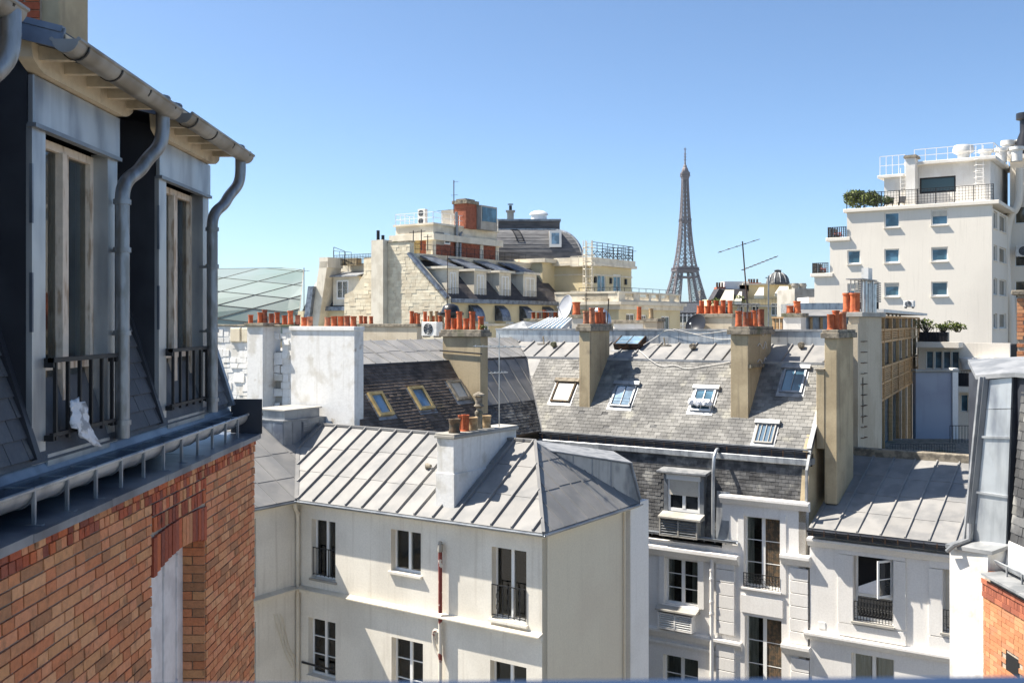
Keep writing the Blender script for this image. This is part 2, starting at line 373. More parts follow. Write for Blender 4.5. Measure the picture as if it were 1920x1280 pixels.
def zinc(parent, pl, poly, w, m, phase=0., laps=(1.3, 2.6), seam=.042, seamw=.04, limit=300, mseam=None, deckm=None):
    deck(parent, pl, poly, deckm or M.zincd, th=.10, top=-.006)
    s0 = min(p[0] for p in poly); s1 = max(p[0] for p in poly); t0 = min(p[1] for p in poly); t1 = max(p[1] for p in poly)
    i = math.floor((s0-phase)/w); out = []; org = ORG[parent.name][0]
    while phase+i*w < s1:
        a = phase+i*w; b = a+w
        strip = clip_poly([(a, t0-1), (b, t0-1), (b, t1+1), (a, t1+1)], poly)
        if len(strip) >= 3:
            cuts = [t0-1]+[x+t0+random.uniform(-.06, .06) for x in laps if x+t0 < t1-.25]+[t1+1]
            for k in range(len(cuts)-1):
                q = clip_poly([(a, cuts[k]), (b, cuts[k]), (b, cuts[k+1]-.004), (a, cuts[k+1]-.004)], strip)
                if len(q) >= 3 and area(q) > .01: out.append(dict(poly=q, h=random.choice((0, .001, .002)), th=.005, tilt=.012))
        if s0+.05 < a < s1-.05:
            ts = []
            for k in range(len(poly)):
                p, q = poly[k], poly[(k+1) % len(poly)]
                if (p[0]-a)*(q[0]-a) < 0: ts.append(p[1]+(q[1]-p[1])*(a-p[0])/(q[0]-p[0]))
            if len(ts) == 2 and abs(ts[0]-ts[1]) > .1:
                lo, hi = min(ts), max(ts); jj = random.uniform(-.012, .012)
                mb = MB(); sw = seamw/2
                mb.prism([pl.pt(a-sw+jj, lo, -.002), pl.pt(a+sw+jj, lo, -.002), pl.pt(a+sw, hi, -.002), pl.pt(a-sw, hi, -.002)],
                         [pl.pt(a-sw*.6+jj, lo+.03, seam), pl.pt(a+sw*.6+jj, lo+.03, seam), pl.pt(a+sw*.6, hi, seam), pl.pt(a-sw*.6, hi, seam)])
                mb.build('standing_seam', mseam or m, parent)
        i += 1
    emit(parent, pl, out, 'zinc_sheet', m, limit)

def wall(parent, name, mp, a0, a1, z0, z1, holes, th, m, label=None, kind=None):
    """a wall of real thickness with rectangular openings (a0,a1,z0,z1)"""
    A = sorted({a0, a1, *[x for h in holes for x in h[:2] if a0 < x < a1]}); Z = sorted({z0, z1, *[x for h in holes for x in h[2:4] if z0 < x < z1]})
    mb = MB()
    def inside(a, z): return any(h[0] < a < h[1] and h[2] < z < h[3] for h in holes)
    for i in range(len(A)-1):
        for j in range(len(Z)-1):
            if inside((A[i]+A[i+1])/2, (Z[j]+Z[j+1])/2): continue
            for d in (0, th): mb.poly([mp(A[i], d, Z[j]), mp(A[i+1], d, Z[j]), mp(A[i+1], d, Z[j+1]), mp(A[i], d, Z[j+1])])
    for h in list(holes)+[(a0, a1, z0, z1)]:
        b0, b1, y0, y1 = max(h[0], a0), min(h[1], a1), max(h[2], z0), min(h[3], z1)
        for (p, q) in (((b0, y0), (b1, y0)), ((b1, y0), (b1, y1)), ((b1, y1), (b0, y1)), ((b0, y1), (b0, y0))):
            mb.poly([mp(p[0], 0, p[1]), mp(q[0], 0, q[1]), mp(q[0], th, q[1]), mp(p[0], th, p[1])])
    org = ORG[parent.name][0]; me = bpy.data.meshes.new(name)
    me.from_pydata([(a-org.x, b-org.y, c-org.z) for a, b, c in mb.v], [], mb.f)
    bm = bmesh.new(); bm.from_mesh(me); bmesh.ops.remove_doubles(bm, verts=bm.verts, dist=1e-5); bmesh.ops.recalc_face_normals(bm, faces=bm.faces)
    bm.to_mesh(me); bm.free(); me.materials.append(m)
    return tag(link(name, me, parent), label, kind=kind)

def railing(parent, mp, a0, a1, z0, z1, d=-.04, n=None, m=None, name='railing', r=.009, mid=0, curls=False, step=.11):
    mb = MB(); n = n or max(2, int((a1-a0)/step))
    mb.mbox(mp, a0, a1, d-.014, d+.014, z1-.022, z1); mb.mbox(mp, a0, a1, d-.01, d+.01, z0+.03, z0+.05)
    if mid: mb.mbox(mp, a0, a1, d-.008, d+.008, z1-mid-.012, z1-mid)
    for i in range(n+1):
        a = a0+.01+(a1-a0-.02)*i/n
        mb.mbox(mp, a-r, a+r, d-r, d+r, z0, z1-.01)
    if curls:
        for i in range(n):
            a = a0+(a1-a0)*(i+.5)/n; hz = (z1-z0)
            for k, zc in enumerate((.3, .65)):
                R = min((a1-a0)/n*.42, hz*.2)
                mb.tube([mp(a+R*math.cos(t), d, z0+hz*zc+R*math.sin(t)) for t in [j*math.pi/4 for j in range(8)]], .007, 4)
    return mb.build(name, m or M.iron, parent)

def window(parent, mp, a0, a1, z0, z1, rec=.2, leaves=2, rows=1, fw=.055, m=None, glass=None, sill=0, rail=0, railn=None, curls=False,
           name='window', label=None, sillm=None, center=.09, muntin=.025, drop=0, blind=0, roller=0, raild=-.03, drapes=None):
    m = m or M.wframe; glass = glass or M.glass
    mb = MB(); d0, d1 = rec, rec+.06
    mb.mbox(mp, a0, a0+fw, d0, d1, z0, z1); mb.mbox(mp, a1-fw, a1, d0, d1, z0, z1)
    mb.mbox(mp, a0+fw, a1-fw, d0+.002, d1, z0, z0+fw*1.3); mb.mbox(mp, a0+fw, a1-fw, d0+.002, d1, z1-fw, z1)
    W = (a1-a0-2*fw); panes = []
    cs = center if leaves > 1 else 0
    lw = (W-cs*(leaves-1))/leaves
    zb, zt = z0+fw*1.3, z1-fw
    for i in range(leaves):
        l0 = a0+fw+i*(lw+cs); l1 = l0+lw
        if i < leaves-1: mb.mbox(mp, l1, l1+cs, d0-.012, d1, zb, zt)
        for k in range(rows):
            y0 = zb+(zt-zb)*k/rows; y1 = zb+(zt-zb)*(k+1)/rows
            if k: mb.mbox(mp, l0, l1, d0+.006, d1, y0-muntin/2, y0+muntin/2)
            panes.append((l0, l1, y0+(muntin/2 if k else 0), y1-(muntin/2 if k < rows-1 else 0)))
    w = mb.build(name, m, parent, label=label)
    for p in panes: MB().mbox(mp, p[0], p[1], d0+.03, d0+.042, p[2], p[3]).build('pane', glass, w)
    if drapes:                     # hanging curtains just behind the glass, left and right share of the width
        for side, share in enumerate(drapes):
            if not share: continue
            c0, c1 = (a0+fw, a0+fw+W*share) if side == 0 else (a1-fw-W*share, a1-fw); n_ = max(3, int((c1-c0)/.07)); cb_ = MB()
            for i in range(n_):
                x0_, x1_ = c0+(c1-c0)*i/n_, c0+(c1-c0)*(i+1)/n_; k_ = .006 if i % 2 else 0
                cb_.poly([mp(x0_, d0+.048+(.006-k_), zb), mp(x1_, d0+.048+k_, zb), mp(x1_, d0+.048+k_, zt), mp(x0_, d0+.048+(.006-k_), zt)])
            cb_.build('curtain', M.net, w)
    if roller:
        zz = z1-fw-(zt-zb)*roller; k = max(3, int((z1-zz)/.05)); rb = MB()
        for i in range(k):
            y = zz+(z1-fw-zz)*i/k; rb.mbox(mp, a0+fw*.8, a1-fw*.8, d0-.03, d0-.016, y+.003, y+(z1-fw-zz)/k-.003)
        rb.mbox(mp, a0+fw*.8, a1-fw*.8, d0-.02, d0-.014, zz, z1-fw)
        rb.build('roller_shutter', M.blind, w)
    if sill: MB().mbox(mp, a0-.06, a1+.06, -sill, rec, z0-.07, z0-.003).build('sill', sillm or M.white2, w)
    if rail: railing(w, mp, a0+.01, a1-.01, z0+.06, z0+rail, d=raild, n=railn, curls=curls)
    return w

POT = {}
def pot_mesh(kind):
    if kind in POT: return POT[kind]
    mb = MB()
    prof = {'plain': [(.10, 0), (.115, 0), (.125, .03), (.108, .10), (.102, .42), (.105, .47), (.122, .48), (.122, .53), (.10, .53), (.088, .50), (.085, .25)],
            'straight': [(.12, 0), (.13, 0), (.13, .03), (.112, .04), (.108, .55), (.113, .56), (.113, .60), (.09, .60), (.088, .3)],
            'belly': [(.12, 0), (.135, 0), (.14, .05), (.12, .12), (.13, .34), (.142, .36), (.142, .44), (.12, .45), (.10, .42), (.10, .2)]}[kind]
    mb.lathe((0, 0, 0), prof, 14)
    mb.lathe((0, 0, .25), [(0, 0), (.09, 0)], 14)
    me = bpy.data.meshes.new('chimney_pot'); me.from_pydata(mb.v, [], mb.f); me.shade_smooth(); me.set_sharp_from_angle(angle=math.radians(38))
    POT[kind] = me; return me
def pot(parent, p, h=.5, r=.11, m=None, kind=None, tilt=True):
    kind = kind or random.choice(('plain', 'plain', 'straight'))
    m = m or random.choice((M.terra, M.terra, M.terra, M.terra2, M.terra3))
    key = (kind, m.name)
    if key not in POT: me = pot_mesh(kind).copy(); me.materials.append(m); POT[key] = me
    o = link('chimney_pot', POT[key], parent)
    H = {'plain': .53, 'straight': .60, 'belly': .45}[kind]
    o.location = Vector(p)-ORG[parent.name][0]; o.scale = (r/.113, r/.113, h/H)
    if tilt: o.rotation_euler = (random.uniform(-.025, .025), random.uniform(-.025, .025), random.uniform(0, 6))
    return o

def stack(parent, name, u0, u1, v0, v1, z0, z1, m, caph=.14, over=.07, capm=None, label=None, bands=True):
    """chimney stack: rough rendered shaft and a projecting cap slab (sub-part)"""
    mb = MB(); mb.box(u0, u1, v0, v1, z0, z1-caph)
    o = mb.build(name, m, parent, label=label, bevel=.012)
    cb = MB(); cb.box(u0-over, u1+over, v0-over, v1+over, z1-caph, z1-caph*.35)
    cb.box(u0-over*.6, u1+over*.6, v0-over*.6, v1+over*.6, z1-caph*.35+.001, z1)
    cb.build('cap_slab', capm or M.cap, o, bevel=.012)
    return o

def skylight(parent, pl, q, m, glass, label=None, bars=1, hood=True, th=.09, ph=.03, flash=True, fw=.07, hoodm=None, rail=False):
    """roof window on a plane, q=(s0,s1,t0,t1)"""
    s0, s1, t0, t1 = q
    def bx(mb, a, b, c, d, e, f): mb.prism([pl.pt(a, c, e), pl.pt(b, c, e), pl.pt(b, d, e), pl.pt(a, d, e)], [pl.pt(a, c, f), pl.pt(b, c, f), pl.pt(b, d, f), pl.pt(a, d, f)])
    mb = MB()
    bx(mb, s0, s0+fw, t0, t1, -.02, th); bx(mb, s1-fw, s1, t0, t1, -.02, th); bx(mb, s0+fw, s1-fw, t0, t0+fw, -.02, th-.004); bx(mb, s0+fw, s1-fw, t1-fw, t1, -.02, th-.004)
    for i in range(bars):
        c = s0+(s1-s0)*(i+1)/(bars+1); bx(mb, c-.014, c+.014, t0+fw, t1-fw, .02, th-.012)
    w = mb.build('skylight', m, parent, label=label)
    n = bars+1
    for i in range(n):
        a = s0+fw+(s1-s0-2*fw)*i/n; b = s0+fw+(s1-s0-2*fw)*(i+1)/n
        g = MB(); bx(g, a+.002, b-.002, t0+fw, t1-fw, ph, ph+.015); g.build('pane', glass, w)
    if hood:
        g = MB(); bx(g, s0-.12, s1+.12, t1-.03, t1+.14, .0, th+.05); g.build('hood', hoodm or M.lead, w)
    if flash:
        g = MB(); bx(g, s0-.10, s1+.10, t0-.17, t0-.002, .012, .026); bx(g, s0-.09, s0-.002, t0, t1, .012, .030); bx(g, s1+.002, s1+.09, t0, t1, .012, .030)
        g.build('flashing', M.lead, w)
    if rail:
        g = MB()
        for k in (.12, .26): g.bar(pl.pt(s0, t0+k, th+.16), pl.pt(s1, t0+k, th+.16), .018)
        for a in (s0, s1): g.bar(pl.pt(a, t0+.05, th), pl.pt(a, t0+.30, th+.17), .018)
        g.build('guard_rail', M.zincd, w)
    return w

def aerial(name, label, base, h, booms, m=None, r=.018, group=None, fr=G, lean=(0, 0)):
    """TV aerial: mast plus booms (z fraction, direction vector, length, elements, element length)"""
    e = thing(name, label, 'antenna', base, fr, group)
    b = Vector(base); top = b+Vector((lean[0], lean[1], h)); m = m or M.rust
    MB().tube([b, top], r, 8).build('mast', m, e, smooth=True)
    for zf, d, ln, n, el, off in booms:
        d = Vector(d).normalized(); c = b+(top-b)*zf; mb = MB(); p0 = c-d*ln*off; p1 = c+d*ln*(1-off)
        mb.bar(p0, p1, .022); side = d.cross(Vector((0, 0, 1))).normalized()
        for i in range(n):
            p = p0+(p1-p0)*(i+.3)/n; k = el*(1-.3*i/max(n, 1)); mb.bar(p-side*k/2, p+side*k/2, .014); mb.box(p.x-.02, p.x+.02, p.y-.02, p.y+.02, p.z-.02, p.z+.03)
        mb.build('boom', m, e)
    return e
def leaf_mass(name, label, cat, c, size, n, m, fr=G, group=None, leaf=.09, stem=True):
    e = thing(name, label, cat, (c[0], c[1], c[2]), fr, group); mb = MB(); c = Vector(c)
    lumps = [(Vector((random.uniform(-.8, .8)*size[0]/2, random.uniform(-.8, .8)*size[1]/2, random.uniform(.35, .85)*size[2])), random.uniform(.16, .30)) for _ in range(14)]
    for i in range(n):
        l, r = random.choice(lumps)
        d = Vector((random.gauss(0, 1), random.gauss(0, 1), random.gauss(0, 1))).normalized()*random.uniform(.5, 1.1)*r
        p = c+l+Vector((d.x*size[0], d.y*size[1], d.z*size[2]))
        if p.z < c.z: p.z = c.z+random.uniform(0, .1)
        a = Vector((random.gauss(0, 1), random.gauss(0, 1), random.gauss(0, 1))).normalized(); b = a.cross(Vector((random.gauss(0, 1), random.gauss(0, 1), .3))).normalized()
        k = leaf*random.uniform(.6, 1.3)
        mb.poly([p-a*k, p+b*k*.45, p+a*k, p-b*k*.45])
    mb.build('foliage', m, e)
    if stem:
        sb = MB()
        for l, r in lumps: sb.tube([c+Vector((l.x*.3, l.y*.3, 0)), c+Vector((l.x*.8, l.y*.8, l.z*.6)), c+l], [.03, .02, .01], 5)
        sb.build('stems', M.bark, e)
    return e
def ac_unit(label, p, w, d, h, fr=G, fan=1, group=None, face='v'):
    """outdoor cooling unit: casing, fan grille(s), feet"""
    u, v, z = p
    e = thing('ac_unit', label, 'air conditioner', p, fr, group)
    MB().box(u, u+w, v, v+d, z+.06, z+h).build('casing', M.plastic, e, bevel=.02)
    for i in range(fan):
        zc = z+.06+(h-.06)*(i+.5)/fan; R = min(w*.36, (h/fan)*.38); mb = MB()
        for rr in (1, .7, .4): mb.tube([(u+w*.45+R*rr*math.cos(t), v-.012, zc+R*rr*math.sin(t)) for t in [k*math.pi/8 for k in range(17)]], .010, 4, cap=False)
        for t in [k*math.pi/4 for k in range(8)]: mb.bar((u+w*.45, v-.012, zc), (u+w*.45+R*math.cos(t), v-.012, zc+R*math.sin(t)), .012)
        mb.build('fan_grille', M.zincd, e)
        MB().prism([(u+w*.45+R*.97*math.cos(t), v-.006, zc+R*.97*math.sin(t)) for t in [k*math.pi/8 for k in range(16)]], [(u+w*.45+R*.97*math.cos(t), v-.002, zc+R*.97*math.sin(t)) for t in [k*math.pi/8 for k in range(16)]]).build('fan_opening', M.black, e)
    for a in (.1, .8): MB().box(u+w*a, u+w*(a+.1), v, v+d, z, z+.058).build('foot', M.iron, e)
    return e
def dish(name, label, p, R, facing, m, fr=G, depth=.16, pole=.6):
    e = thing(name, label, 'satellite dish', (p[0], p[1], p[2]-pole), fr); c = Vector(p); f = Vector(facing).normalized()
    a = f.cross(Vector((0, 0, 1))).normalized(); b = a.cross(f).normalized(); mb = MB(); base = 0; n = 24
    rings = [(R*k/6, (k/6)**2*R*depth*2) for k in range(1, 7)]
    mb.v.append(tuple(c))
    for r, h in rings:
        for k in range(n): t = 2*math.pi*k/n; mb.v.append(tuple(c+(a*math.cos(t)+b*math.sin(t))*r+f*h))
    for k in range(n): mb.f.append((0, 1+k, 1+(k+1) % n))
    for i in range(len(rings)-1):
        for k in range(n): k2 = (k+1) % n; mb.f.append((1+i*n+k, 1+i*n+k2, 1+(i+1)*n+k2, 1+(i+1)*n+k))
    mb.tube([c+(a*math.cos(t)+b*math.sin(t))*R+f*R*depth*2 for t in [2*math.pi*k/n for k in range(n+1)]], R*.02, 5, cap=False)
    mb.build('reflector', m, e, smooth=True)
    foc = c+f*R*.9-b*R*.15
    g = MB(); g.bar(c-b*R*.9+f*R*.25, foc, .03); g.tube([foc, foc+f*.06], .05, 8); g.build('feed_arm', M.zincd, e)
    MB().tube([c-f*.05, c-f*.15-Vector((0, 0, .1)), Vector((c.x-f.x*.15, c.y-f.y*.15, c.z-pole))], .03, 8).build('pole', M.zincd, e)
    return e
# ================================================================== setting: the ground
g = MB(); g.box(-3000, 3000, -300, 6000, -.5, 0); o = g.build('ground', M.ground); o['kind'] = 'structure'
def R(z): return CZ+z
def YX(px, X): return 1920*X/(px-960)

# ================================================================== brick house on the left (camera's own street side)
BH = thing('brick_house', 'brick house close on the left with zinc dormers and a half round gutter', 'house', (-2.6, 5, 0), K)
NY0, NY1, NZ = 6.24, 7.35, -1.49
XF = -2.2
wall(BH, 'wall', mS(XF-.006), 1.0, 8.74, 0, R(-.968), [(NY0, NY1, R(-6.2), R(NZ))], .19, M.mortar)
MB().box(-9, XF-.20, 1.0, 8.74, 0, R(-.97)).build('core', M.mortar, BH)
pw = Plane((XF, 0, R(-.965)), (0, 1, 0), (0, 0, 1), K)
red, buff = [], []
def course(out, y0, y1, t0, t1, lens, ph, h=0, th=.012, gap=.0105, jig=.004):
    y = y0-ph; i = 0
    while y < y1:
        L = lens[i % len(lens)]; a, b = max(y, y0), min(y+L, y1)
        if b-a > .03:
            d = random.uniform(-jig, jig)
            out.append(dict(poly=[(a+gap/2, t0+gap/2), (b-gap/2, t0+gap/2), (b-gap/2, t1-gap/2), (a+gap/2, t1-gap/2)], h=h-.008, th=th+d*.7+.001, tilt=random.uniform(0, .003)))
        y += L; i += 1
course(red, 1.0, 8.74, -.030, -.003, [.11], .03, .004)
course(red, 1.0, 8.74, -.078, -.030, [.066, .11, .066], .02, .016)
course(red, 1.0, 8.74, -.140, -.078, [.066], .05, .006)
t = -.140; r = 0
while t > -3.4:
    lens = [.22, .11] if r % 2 else [.11, .22]; ph = (0.055, .02, .13, .09)[r % 4]
    
    for a, b in ((1.0, NY0), (NY1, 8.74)):
        course(buff, a, b, t-.0625, t, [x*random.choice((1, 1, 1, .5)) if random.random() < .12 else x for x in lens*9], ph+random.uniform(0, .03))
    t -= .0625; r += 1
course(red, NY0, NY1, -.222, -.142, [.066], .02, .006); course(red, NY0, NY1, -.325, -.226, [.066], .04, .004)
n = 16
for i in range(n):                                              # the soldier arch over the niche
    a = NY0+(NY1-NY0)*i/n; b = NY0+(NY1-NY0)*(i+1)/n; k = 1-((i+.5)/n*2-1)**2; up = .075*(k-1)
    red.append(dict(poly=[(a+.004, NZ+.965+up), (b-.004, NZ+.965+up), (b-.004, -.33+up*.35), (a+.004, -.33+up*.35)], h=-.188, th=.202+random.uniform(-.003, .004), tilt=0))
emit(BH, pw, buff, 'brick', M.brick, 300)
mixr = [random.random() < .28 for _ in red]
emit(BH, pw, [p for p, k in zip(red, mixr) if not k], 'brick', M.redbrick, 220, 'red_brick_field'); emit(BH, pw, [p for p, k in zip(red, mixr) if k], 'brick', M.brick, 80, 'mixed_brick_field')
pj = Plane((XF-.19, NY1-.006, R(NZ)), (1, 0, 0), (0, 0, 1), K)   # far jamb of the niche
jb = []
for r in range(30):
    t1 = -.0625*r; cut = [.19] if r % 2 == 0 else [.10, .09]; s = 0
    for c in cut:
        jb.append(dict(poly=[(s+.004, t1-.057), (s+c-.004, t1-.057), (s+c-.004, t1), (s+.004, t1)], h=-.004, th=.012+random.uniform(-.003, .003))); s += c
emit(BH, pj, jb, 'brick', M.brick, 60)
sh = MB().box(XF-.199, XF-.185, NY0+.01, NY1-.01, R(-6.1), R(NZ)+.02).build('shutter', M.shutter, BH, label='folded white shutters in the brick niche')
y = NY0+.02; i = 0
while y < NY1-.1:
    MB().box(XF-.185, XF-.165+(i % 2)*.006, y, y+.128, R(-6.1), R(NZ)+.015).build('panel', M.shutter, sh, bevel=.004)
    if i % 2 == 0:
        for zz in (-1.72, -2.6): MB().box(XF-.166, XF-.150, y+.122, y+.136, R(zz), R(zz)+.09).build('hinge', M.shutter, sh)
    y += .136; i += 1
y = 1.0; i = 0                                                  # zinc ledge in lapped sheets
while y < 8.7:
    b = min(y+.9, 8.76); mb = MB(); e = .003*(i % 2)
    mb.prism([(-2.15, y, R(-.972)), (-2.15, b+.01, R(-.972)), (-2.75, b+.01, R(-.955)), (-2.75, y, R(-.955))],
             [(-2.15, y, R(-.955)+e), (-2.15, b+.01, R(-.955)+e+.003), (-2.75, b+.01, R(-.925)+e), (-2.75, y, R(-.925)+e)])
    mb.box(-2.156, -2.147, y, b-.004, R(-.992), R(-.953)+e)
    mb.build('ledge_sheet', M.zincb, BH); y += .9; i += 1
gt = MB().trough((-2.335, 1.0, R(-.785)), (-2.335, 8.72, R(-.785)), (1, 0, 0), .09).build('gutter', M.zincp, BH, smooth=True)
for i in range(-10, 13):
    y = 4.45+.357*i
    if y > 8.65 or y < 1: continue
    MB().box(-2.252, -2.236, y-.009, y+.009, R(-.955), R(-.775)).box(-2.28, -2.20, y-.018, y+.018, R(-.957), R(-.948)).build('gutter_post', M.lead, gt)
    mb = MB()
    for k in range(8):
        a, b = math.pi*k/8, math.pi*(k+1)/8
        mb.bar((-2.335+.095*math.cos(a), y, R(-.785)-.095*math.sin(a)), (-2.335+.095*math.cos(b), y, R(-.785)-.095*math.sin(b)), .020, .006)
    mb.bar((-2.243, y, R(-.777)), (-2.43, y, R(-.777)), .022, .006)
    mb.build('gutter_strap', M.zincd, gt)
MB().box(-2.40, -2.135, 8.74, 8.755, R(-.95), R(-.655)).box(-2.36, -2.14, 8.757, 8.80, R(-.80), R(-.775)).build('end_plate', M.zinck, BH)
ap = MB().prism([(-2.385, 1.0, R(-.82)), (-2.385, 8.74, R(-.82)), (-2.47, 8.74, R(-.78)), (-2.47, 1.0, R(-.78))], [(-2.385, 1.0, R(-.79)), (-2.385, 8.74, R(-.79)), (-2.425, 8.74, R(-.715)), (-2.425, 1.0, R(-.715))])
ap.build('apron', M.zincb, BH)
mbb = MB().tube([(-2.39, 1, R(-.782)), (-2.39, 8.72, R(-.782))], .014, 6).build('apron_roll', M.zincb, BH)
# mansard slope with single slates
pm = Plane((-2.40, 0, R(-.715)), (0, 1, 0), (-.30, 0, .954), K)
deck(BH, pm, [(1.0, 0), (8.72, 0), (8.72, 2.45), (1.0, 2.45)], M.slateb, 'mansard', th=.12)
D1 = (YX(60, -2.42), YX(220, -2.42)); D2 = (YX(298, -2.42), YX(391, -2.42)); D0 = (3.10, 4.22)
hol = [(a-.05, b+.05, -1, 5) for a, b in (D0, D1, D2)]
pcs = []
for a, b in ((1.0, D0[0]), (D0[1], D1[0]), (D1[1], D2[0]), (D2[1], 8.70)):
    r = 0; t = .03
    while t < 1.9:
        s = a-(.0 if r % 2 else .095)
        while s < b:
            q = clip_poly([(s+.003, t), (s+.187, t), (s+.187, t+.125), (s+.003, t+.125)], [(a, 0), (b, 0), (b, 3), (a, 3)])
            if len(q) > 2 and area(q) > .002: pcs.append(dict(poly=q, h=random.uniform(0, .003), th=.006, tilt=.014))
            s += .19
        t += .108; r += 1
emit(BH, pm, pcs, 'slate', M.slateb, 300)
MB().bar(pm.pt(8.70, 0, .02), pm.pt(8.70, 2.4, .02), .07, .05).build('verge_strip', M.zincb, BH)

def dormer(y0, y1, gy0, gy1, pipe, full=True):
    X = -2.42; zb, zp, zt = R(-.745), R(1.0), R(1.25)
    oy0, oy1 = y0+.15, y1-.15
    mb = MB()                                                   # posts and cheeks
    mb.box(X-.03, X, y0, oy0, zb, zp); mb.box(X-.10, X, oy1, y1, zb, zp)
    mb.box(X-.10, X+.012, oy0, oy1, zb-.02, zb+.06)
    d = mb.build('dormer', M.zincp, BH)
    for yy, e in ((y0+.002, -1), (y1-.002, 1)):
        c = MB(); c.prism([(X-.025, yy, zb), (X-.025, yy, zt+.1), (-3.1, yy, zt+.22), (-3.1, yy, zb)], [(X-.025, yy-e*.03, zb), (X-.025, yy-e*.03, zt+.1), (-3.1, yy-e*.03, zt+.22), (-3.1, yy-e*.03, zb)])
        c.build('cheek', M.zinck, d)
        c = MB()
        p, q = pm.pt(yy+e*.02, .02, .02), pm.pt(yy+e*.02, 1.9, .02); c.bar(p, q, .05, .03); c.build('cheek_flashing', M.zinck, d)
    for zz in (-.05, .5): MB().box(X-.012, X+.003, y0-.004, y0+.012, R(zz), R(zz)+.3).build('fold', M.zincb, d)
    MB().box(X-.02, X+.014, y0-.01, y1+.01, zp, zt).build('head_panel', M.zincp, d, bevel=.006)
    MB().box(X-.02, X+.026, y0-.012, y1+.012, zp-.016, zp+.006).build('drip_edge', M.zincd, d)
    # cream carved fascia with scooped ends
    f0, f1 = y0-.13, y1+.13; prof = [(f0, zt+.16), (f0+.02, zt+.06)]
    for k in range(7): t = k/6; prof.append((f0+.03+.14*t, zt+.05-.045*math.sin(t*math.pi/2)))
    for k in range(7): t = k/6; prof.append((f1-.17+.14*t, zt+.005+.045*(1-math.cos(t*math.pi/2))))
    prof += [(f1-.02, zt+.06), (f1, zt+.16)]
    MB().ext([(X-.02, a, b) for a, b in prof], (.075, 0, 0)).build('fascia', M.creamwood, d)
    n = 5
    for i in range(n):
        y = gy0+.16+(gy1-gy0-.36)*i/(n-1)
        MB().prism([(X+.02, y-.022, zt+.06), (X+.02, y+.022, zt+.06), (-2.20, y+.022, zt+.06), (-2.20, y-.022, zt+.06)],
                   [(X+.02, y-.022, zt+.155), (X+.02, y+.022, zt+.155), (-2.20, y+.022, zt+.125), (-2.20, y-.022, zt+.125)]).build('rafter_end', M.creamwood, d)
    MB().prism([(X-.02, gy0, zt+.165), (X-.02, gy1, zt+.165), (-2.17, gy1, zt+.128), (-2.17, gy0, zt+.128)], [(X-.02, gy0, zt+.185), (X-.02, gy1, zt+.185), (-2.17, gy1, zt+.15), (-2.17, gy0, zt+.15)]).build('soffit_board', M.creamwood, d)
    sl = .25; z0 = R(1.395)
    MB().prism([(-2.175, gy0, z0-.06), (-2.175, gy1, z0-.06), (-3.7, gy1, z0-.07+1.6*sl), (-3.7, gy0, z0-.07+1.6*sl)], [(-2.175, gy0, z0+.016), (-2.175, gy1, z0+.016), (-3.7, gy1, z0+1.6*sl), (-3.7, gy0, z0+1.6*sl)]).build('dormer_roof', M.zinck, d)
    for yy in (gy0-.004, gy1+.004): MB().bar((-2.18, yy, z0-.02), (-3.7, yy, z0-.02+1.52*sl), .016, .10).bar((-2.18, yy, z0+.025), (-3.7, yy, z0+.025+1.52*sl), .035, .03).build('roof_edge', M.zincb if full else M.zinck, d)
    g = MB(); rg = .066; cx = -2.165; zg = R(1.372)
    g.trough((cx, gy0-.02, zg), (cx, gy1+.02, zg-.02), (1, 0, 0), rg)
    for e, zz in ((gy0-.02, zg), (gy1+.02, zg-.02)):
        g.poly([(cx+rg*math.cos(math.pi*k/8), e, zz-rg*math.sin(math.pi*k/8)) for k in range(9)])
    g.build('gutter', M.gutter, d, smooth=True)
    for i in range(4):
        y = gy0+.1+(gy1-gy0-.2)*i/3; mb = MB()
        for k in range(8):
            a, b = math.pi*k/8, math.pi*(k+1)/8
            mb.bar((cx+.070*math.cos(a), y, zg-.005-.070*math.sin(a)), (cx+.070*math.cos(b), y, zg-.005-.070*math.sin(b)), .016, .005)
        mb.build('gutter_strap', M.iron, d)
    (xa, ya), (xb, yb) = pipe
    path = [(xa, ya, zg-.04), (xa, ya, zg-.20), (xa-.02, ya-.02, zg-.28), (xa-.07, ya-.08, zg-.36), (xb+.06, yb+.12, zg-.44), (xb+.015, yb+.04, zg-.50), (xb, yb, zg-.58), (xb, yb, zg-.7), (xb, yb, R(-.70))]
    # round the bends
    P = [Vector(p) for p in path]
    for _ in range(2):
        Q = [P[0]]
        for i in range(len(P)-1): Q += [P[i]*.75+P[i+1]*.25, P[i]*.25+P[i+1]*.75]
        Q.append(P[-1]); P = Q
    dp = MB().tube(P, .043, 14, cap=False).build('downpipe', M.pipe, BH, smooth=True)
    mb = MB()
    for zz in (zg-.66, zg-.95, R(-.08), R(-.62)): mb.tube([(xb, yb, zz), (xb, yb, zz+.03)], .052, 14)
    mb.box(xb-.10, xb-.04, yb-.008, yb+.008, R(-.08), R(-.06)); mb.box(xb-.10, xb-.04, yb-.008, yb+.008, zg-.95, zg-.93)
    mb.build('collar', M.pipe, dp, smooth=True)
    MB().tube([(xb, yb, R(-.701)), (xb, yb, R(-.69))], .040, 12).build('outlet', M.dark, dp)
